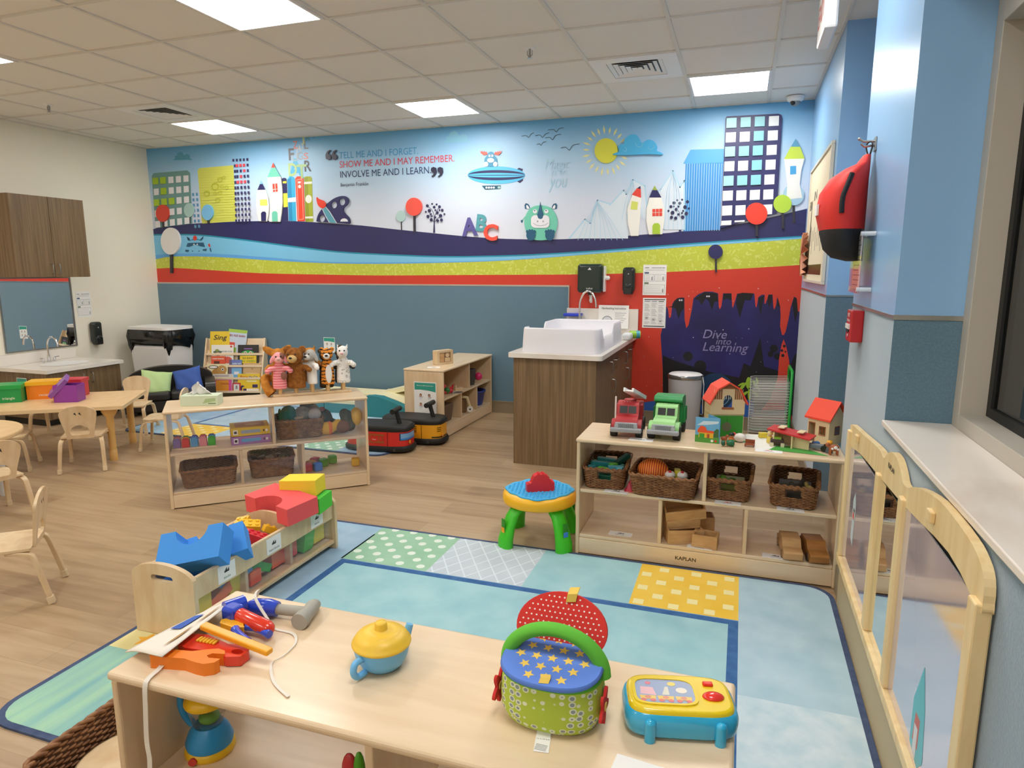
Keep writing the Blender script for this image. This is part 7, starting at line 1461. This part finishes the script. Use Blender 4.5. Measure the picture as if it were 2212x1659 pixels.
# ================================================================ RIDE-ON TOYS
def ride(label, loc, rz, col, fire):
    t = thing('ride_on_toy', label, 'ride-on toy', loc, rz, 'push-along ride-on toys'); L_, W_ = .56, .27; m_ = pl(col, .35); DP = pl('1c1c1c', .55)
    st = lambda k, n_=48, e=.55: [(L_/2*k*(abs(cos(a))**e)*(1 if cos(a) > 0 else -1), W_/2*k*(abs(sin(a))**e)*(1 if sin(a) > 0 else -1)) for a in [2*pi*i/n_ for i in range(n_)]]
    R2 = lambda k, z: [(x, y, z) for x, y in st(k)]
    loft(B(), DP, [R2(.97, .012), R2(1.03, .02), R2(1.04, .045), R2(1, .06)]).o('bumper', t); loft(B(), m_, [R2(.97, .058), R2(.97, .18)]).o('body', t); loft(B(), DP, [R2(.98, .178), R2(1.01, .188), R2(1.0, .212), R2(.93, .225)]).o('seat', t)
    hx = .17; B().tube(DP, [(hx, 0, .22), (hx-.03, 0, .33)], .018, 12).o('handle_post', t); B().tube(DP, [(hx-.03, -.085, .335), (hx-.03, .085, .335)], .021, 12).o('handlebar', t)
    q = B(); Y0 = -W_/2*.975-.0012; P2 = lambda c, p, o=0: q.prism(pl(c, .4), p, 0, T(0, Y0-o*.0006, 0, 90))
    for x in (-.12, .11): P2('2a1212' if fire else '2a2208', [(x, .062), (x+.004, .062), (x+.004, .176), (x, .176)])
    if fire:
        for z in (.085, .145): P2('a85a2a', rrect(-.09, .085, z, z+.014, .005))
        for x in (-.075, -.04, .0, .035, .065): P2('a85a2a', [(x, .09), (x+.008, .09), (x+.008, .15), (x, .15)], 1)
        P2('d8342a', circ(.0, .115, .035, .02, 18), 2); q.text(PAPER, 'Radio', .014, T(0, Y0-.0025, .115, 90)); P2('9aa08a', circ(-.1, .15, .012, n=14))
    else:
        for z in (.11, .125, .14, .155): P2('3a2a0a', [(.0, z), (.07, z+.003), (.07, z+.009), (.0, z+.006)])
    q.o('side_print', t)
    nose = B(); k0 = [(x*.971, y*.971) for x, y in st(1, 96)]
    fr = [p for p in k0 if p[0] > .15 and p[1] < .09]; fr.sort(key=lambda p: (p[1], -p[0] if p[1] > 0 else p[0]))
    def wrap(c, z0, z1, i0, i1, off): 
        pts = fr[i0:i1]; vs = [(x*(1+off), y*(1+off), z0) for x, y in pts]+[(x*(1+off), y*(1+off), z1) for x, y in pts]; n_ = len(pts); nose.add(vs, [(i, i+1, n_+i+1, n_+i) for i in range(n_-1)], pl(c, .35), None, True)
    N_ = len(fr)
    if fire: wrap('2a3a6a', .108, .168, 4, N_-4, .004); wrap('7ab0e0', .112, .164, 5, N_-5, .006); wrap('3a8ad8', .112, .126, 5, N_-5, .008)
    else:
        wrap('3a2a0a', .066, .078, 3, N_-4, .004)
        for z in (.12, .135, .15): wrap('3a2a0a', z, z+.006, int(N_*.3), int(N_*.55), .005)
    nose.o('nose_print', t); B().sph(pl('e8962a', .3), .006, .016, .016, L_/2*.985, -.06, .09).o('headlight', t)
    for x in (-.16, .17): B().cyl(pl('3a3a3a', .4), .011, .004, M=T(x, -W_/2*1.035, .034, 90)).o('axle_cap', t)
ride('red fire engine ride-on toy with a black seat', (-2.76, 4.745, 0), 7, 'd8302a', True)
ride('yellow digger ride-on toy behind the red one', (-2.61, 5.07, 0), 4, 'eaa51e', False)
# ================================================================ ON AND IN THE MUSIC SHELF
t = thing('wooden_block_toy', 'wooden frame of blocks standing on the maple shelf', 'wooden toy', (-2.56, 5.56, .61), 62)
B().prism(BIRCH, rrect(-.09, .09, 0, .13, .004, 2), .07, T(0, .035, 0, 90), holes=[rrect(-.065, .065, .022, .11, .002, 2)]).o('frame', t, bev=.003); B().bx(BLOCKW, -.06, -.01, -.03, .03, .023, .105).bx(BIRCH, .0, .06, -.03, .03, .023, .06).cyl(BIRCH, .02, .05, 0, 0, 0, M=T(.03, .02, .083, 90)).o('blocks', t, bev=.002)
card('white card lying on top of the music shelf', (-2.55, 5.34, .61), 20, .11, .06, None)
def in_bs(u, d, z): return (-2.395-d, 5.2+u, z)          # music shelf: u along it, d into it
for k, (u, d, c, L_, rz, ry, s_) in enumerate(((.2, .12, 'c8303e', .22, 60, 0, 'red toy maraca lying on the music shelf'), (.3, .16, 'd8404a', .2, 100, 12, 'red handled toy behind the maraca'), (.12, .2, '3a4a8a', .16, 30, 25, 'blue stick sticking up among the instruments'), (.42, .14, 'd8343a', .2, 85, 0, 'red toy castanet near the divider'))):
    b = B(); b.tube(pl(c, .4), [(-L_/2, 0, .016), (L_/4, 0, .016), (L_/2, 0, .016)], [.008, .012, .018], 10).sph(pl(c, .4), .024, .022, .022, L_/2, 0, .022); o = b.o('toy_instrument', None, in_bs(u, d, MSZ+.002)); o.rotation_euler = (0, D(-ry), D(rz)); tag(o, s_, 'toy instrument', 'toy musical instruments')
for u, d, c, s_ in ((.27, .09, '2f7a3a', 'green shaker ball on the music shelf'),): tag(B().sph(pl(c, .4), .03, .03, .03, 0, 0, .03).o('shaker', None, in_bs(u, d, MSZ)), s_, 'shaker')
tag(B().tube(STEEL, [(.0, 0, .006), (.06, .05, .006), (.12, 0, .006), (.01, -.01, .006)], .005, 8).o('triangle_chime', None, in_bs(.28, .06, MSZ), 50), 'metal triangle chime lying at the shelf front', 'triangle')
tag(B().bx(BIRCH, -.05, .05, -.015, .015, 0, .02).bx(BIRCH, -.05, -.035, -.015, .015, .02, .05).o('clapper', None, in_bs(.5, .08, MSZ), 70), 'pale wooden clapper beside the shelf divider', 'clapper')
t = thing('toy_bin', 'dark tapered bin standing on the music shelf', 'bin', in_bs(.79, .08, MSZ)); B().lathe(pl('4a4440', .5), [(.045, 0), (.06, .15), (.062, .155), (.056, .155), (.042, .01), (0, .01)], 22).o('body', t)
t = thing('toy_rattle', 'pink rattle with a green middle on the music shelf', 'rattle', in_bs(.93, .1, MSZ), 20); B().sph(pl('d82a6a', .35), .04, .04, .04, .05, 0, .06).sph(pl('d8305a', .35), .032, .032, .032, -.03, 0, .032).o('ball', t); B().tube(pl('4a9a2a', .4), [(-.02, 0, .04), (.03, 0, .055)], .026, 12).o('grip', t)
t = thing('toy_bin', 'dark bin in the end bay of the music shelf', 'bin', in_bs(.2, .16, LSZ)); B().box(pl('6a5644', .7), .2, .2, .16, tx=1.15, ty=1.15).o('body', t, bev=.01)
t = thing('toy_drum', 'brown toy drum with white round ends', 'toy drum', in_bs(.66, .11, LSZ), 20); B().lathe(pl('8a6a48', .5), [(.05, 0), (.06, .02), (.06, .12), (.05, .14)], 20, sx=.8).o('body', t); B().tube(pl('d8c49a', .5), [(-.06, -.05, .1), (-.02, -.06, .16), (.05, -.06, .15), (.08, -.06, .05)], .016, 10).o('strap', t)
for x in (-.07, .08): B().cyl(WHITE, .03, .012, M=T(x, -.07, .04, 90)).cyl(BLACK, .008, .013, M=T(x, -.0705, .04, 90)).o('disc', t)
t = thing('blue_tub', 'blue plastic tub in the bottom of the music shelf', 'tub', in_bs(1.03, .15, LSZ)); B().lathe(pl('2a3a8a', .35), [(.1, 0), (.125, .13), (.135, .135), (.135, .15), (.12, .15), (.095, .01), (0, .01)], 28).o('body', t)
# ================================================================ BLUE WALL
t = thing('backpack', 'red and black backpack hanging on the blue pillar', 'backpack', (.487, 3.22, 1.5)); BP = mat('red_nylon', 'd8281e', .6, bump=.2, bscale=18); BKN = mat('black_nylon', '16161a', .7, bump=.15, bscale=200)
def pack(m_, rows):
    b = B(); n_ = 24; rings = []
    for z, dep, wd in rows: rings.append([(-.012-dep*(.5+.5*cos(a))**.8 if cos(a) > -.999 else -.012, wd/2*sin(a), z) for a in [2*pi*i/n_ for i in range(n_)]])
    return loft(b, m_, rings)
rr = [(0, .06, .2), (.015, .12, .27), (.05, .155, .3), (.12, .175, .31), (.13, .175, .31)]
pack(BKN, rr).o('base_panel', t); pack(BP, [(.128, .176, .311), (.2, .195, .32), (.28, .185, .31), (.34, .15, .29), (.375, .1, .25), (.395, .055, .17), (.43, .03, .1)]).o('main_bag', t)
B().tube(BKN, spline([(-.095, -.149, .345), (-.11, -.156, .3), (-.125, -.163, .25), (-.125, -.165, .19)], 4), .0095, 8).o('zip_pocket', t); B().sweep(BKN, spline([(-.02, 0, .42), (-.03, .02, .47), (-.02, 0, .485), (-.012, -.02, .47), (-.02, -.01, .42)], 4), .02, .004, (0, 1, .2)).o('hang_loop', t)
B(Mx.Translation((-.2, -.02, .215)) @ Mx.Rotation(D(-90), 4, 'Z') @ Mx.Rotation(D(90), 4, 'X')).bx(PAPER, -.05, .04, -.025, .02, 0, .008).o('white_badge', t)
t = thing('coat_hook', 'metal double coat hook over the red backpack', 'coat hook', (.49, 3.22, 1.97)); t.scale = (.85, .8, .8); B().bx(STEEL, -.008, 0, -.03, .03, -.03, .04).o('plate', t, bev=.003); B().tube(STEEL, [(-.006, 0, 0), (-.05, 0, -.004), (-.065, 0, .012)], .006, 10).tube(STEEL, [(-.006, .0, .02), (-.05, .02, .024), (-.07, .03, .04)], .006, 10).sph(STEEL, .009, .009, .009, -.07, .03, .04).o('prong', t)
t = thing('poster_board', 'cream framed board with dark writing on the blue wall', 'poster board', (.49, 5.36, 1.37)); M = Mx.Rotation(D(-90), 4, 'Z') @ Mx.Rotation(D(90), 4, 'X')
f = B(M)
for a in ((-.7, .7, 0, .02), (-.7, .7, .85, .87), (-.7, -.68, .02, .85), (.68, .7, .02, .85)): f.bx(pl('d8d4c8', .4), a[0], a[1], a[2], a[3], .001, .022)
f.o('frame', t, bev=.003); q = B(M); q.bx(pl('ecdfc2', .7), -.679, .679, .021, .849, .001, .012); q.o('backing', t); q = B(M); q.bx(BLACK, -.62, .5, .06, .13, .0125, .013)
q.prism(BLACK, [(-.45, .15), (-.43, .15), (-.41, .4), (-.43, .62), (-.47, .5)], 0, T(0, 0, .0128)); rnd = random.Random(3)
for k in range(9): x = -.5+k*.12; h_ = .1+.12*rnd.random(); z0 = .2+.12*rnd.random(); q.bx(pl('2a2622', .6), x, x+.014, z0, z0+h_, .0125, .013)
for k, s_ in enumerate(('BRU', 'IN')): q.text(INK, s_, .1, T(-.5+k*.3, .58+k*.05, .013), w=.2)
q.o('writing', t)
t = thing('paper_pinwheel', 'copper folded paper fan beside the framed board', 'paper fan', (.482, 5.95, 1.585)); b = B(); n_ = 32; vs = [(-.05, 0, 0)]+[(-.03+(.02 if i % 2 else -.015), .17*cos(2*pi*i/n_), .17*sin(2*pi*i/n_)) for i in range(n_)]
b.add(vs, [(0, i+1, (i+1) % n_+1) for i in range(n_)], mat('copper_paper', 'c98a6a', .35, .5)); o = b.o('folded_disc', t); o.modifiers.new('t', 'SOLIDIFY').thickness = .002
t = thing('sign_holder', 'clear acrylic sign holder on standoffs below the backpack', 'sign holder', (.49, 3.13, 1.37)); M = Mx.Translation((-.045, 0, 0)) @ Mx.Rotation(D(-90), 4, 'Z') @ Mx.Rotation(D(90), 4, 'X')
B(M).bx(ACRYL, -.12, .12, 0, .25, .001, .009).o('acrylic_plate', t); q = B(M); q.bx(PAPER, -.1, .1, .015, .235, .0, .0008)
q.bx(pl('c8c8d0', .6), -.1, .1, .15, .235, .0009, .0012).bx(pl('ece6a0', .6), -.1, .1, .11, .15, .0009, .0012).bx(pl('f0b8b4', .6), -.1, .1, .015, .11, .0009, .0012)
for k in range(10): q.bx(pl('6a6a70', .6), -.08, .05+.02*(k % 3), .03+k*.02, .034+k*.02, .0013, .0015)
q.o('notice_sheet', t)
for y in (-.1, .1):
    for z in (.015, .235): B(T(-.055, y, z, 0, 90)).cyl(pl('e4e8ec', .1), .009, .054).o('standoff', t)
t = thing('fire_alarm', 'red fire alarm pull box on the grey-blue pillar panel', 'fire alarm', (.49, 3.19, 1.16)); AR = pl('c4242a', .35); M = Mx.Rotation(D(-90), 4, 'Z') @ Mx.Rotation(D(90), 4, 'X')
B(M).bx(AR, -.06, .06, 0, .135, 0, .05).o('housing', t, bev=.006); q = B(M); q.bx(WHITE, -.045, .045, .055, .075, .0505, .056).bx(BLACK, -.03, .03, .04, .053, .0505, .054); q.text(PAPER, 'FIRE', .024, T(0, .112, .0512), bold=.02).text(PAPER, 'PULL DOWN', .013, T(0, .09, .0512), bold=.02); q.prism(PAPER, [(-.012, .032), (.012, .032), (0, .018)], 0, T(0, 0, .0512)); q.o('pull_handle', t)
# ================================================================ MIRROR PANEL UNDER THE SILL
t = thing('mirror_panel', 'wavy-topped pine panel holding mirror and frosted panes under the window', 'mirror panel', (.487, 2.24, 0)); M = Mx.Rotation(D(-90), 4, 'Z') @ Mx.Rotation(D(90), 4, 'X')   # local x runs towards the camera
X0, X1 = -.83, .83
top = [(X0, .735), (X0, .8), (X0+.02, .825), (-.55, .845), (-.3, .865), (-.2, .868), (-.14, .86), (-.1, .885), (-.05, .905), (0, .91), (.05, .905), (.1, .885), (.14, .862), (.2, .868), (.3, .9), (.5, .93), (.7, .925), (X1-.05, .91), (X1-.01, .885), (X1, .84), (X1-.02, .815), (.6, .845), (.2, .81), (-.2, .785), (-.55, .765)]
tp = [(x, z) for x, z, _ in spline([(*p, 0) for p in top], 3, True)]
B(M).prism(PINE, tp, .02, T(0, 0, .002)).o('top_rail', t, bev=.005, seg=3); B(M).bx(PINE, X0, X1, .215, .25, .002, .036).o('bottom_rail', t, bev=.004); B(M).bx(pl('b9a57e', .5), X0, X1, .0, .214, .002, .018).o('base_board', t)  # base board is the same wood, shade tinted into its duller colour
for x, z1_ in ((X0, .8), (-.19, .8), (.15, .83), (X1-.045, .835)): B(M).bx(PINE, x, x+.045, .2505, z1_, .0025, .034).o('post', t, bev=.004)
q = mat('hazy_mirror', 'dcd6e4', .07, .6); B(M).bx(q, X0+.046, -.191, .251, .76, .016, .02).o('frosted_pane', t); B(M).bx(q, .196, X1-.046, .251, .825, .016, .0198).o('frosted_pane', t); B(M).bx(MIRROR, -.144, .149, .251, .785, .016, .0196).o('mirror_pane', t)
for x, z in ((-.62, .81), (.46, .88)): B(M).bx(PINE, x-.02, x+.02, z-.014, z+.014, .022, .034).o('peg', t, bev=.003)
B(M).text(INK, 'KAPLAN', .024, T(-.02, .86, .0225), bold=.02).o('lettering', t)
q = B(M); q.prism(pl('5ab8c4', .4), [(.52, .52), (.56, .42), (.58, .3), (.54, .26), (.46, .28), (.46, .4)], 0, T(0, 0, .0203)).prism(pl('c85a4a', .4), [(.48, .3), (.53, .3), (.53, .38), (.49, .38)], 0, T(0, 0, .0205)).prism(pl('d8d8dc', .4), [(.49, .27), (.52, .27), (.52, .35), (.49, .35)], 0, T(0, 0, .0207)); q.o('pane_mark', t)  # flat teal, red and pale shapes on the near pane
q = B(M); q.prism(pl('c8d4d8', .4), [(-.62, .4), (-.57, .38), (-.56, .55), (-.59, .6), (-.62, .56)], 0, T(0, 0, .0205)).prism(RED, [(-.61, .49), (-.58, .485), (-.58, .51), (-.61, .515)], 0, T(0, 0, .0207)).prism(INK, [(-.6, .52), (-.575, .515), (-.575, .53), (-.6, .535)], 0, T(0, 0, .0207)); q.o('pane_mark', t)  # house-shaped sticker on the far pane
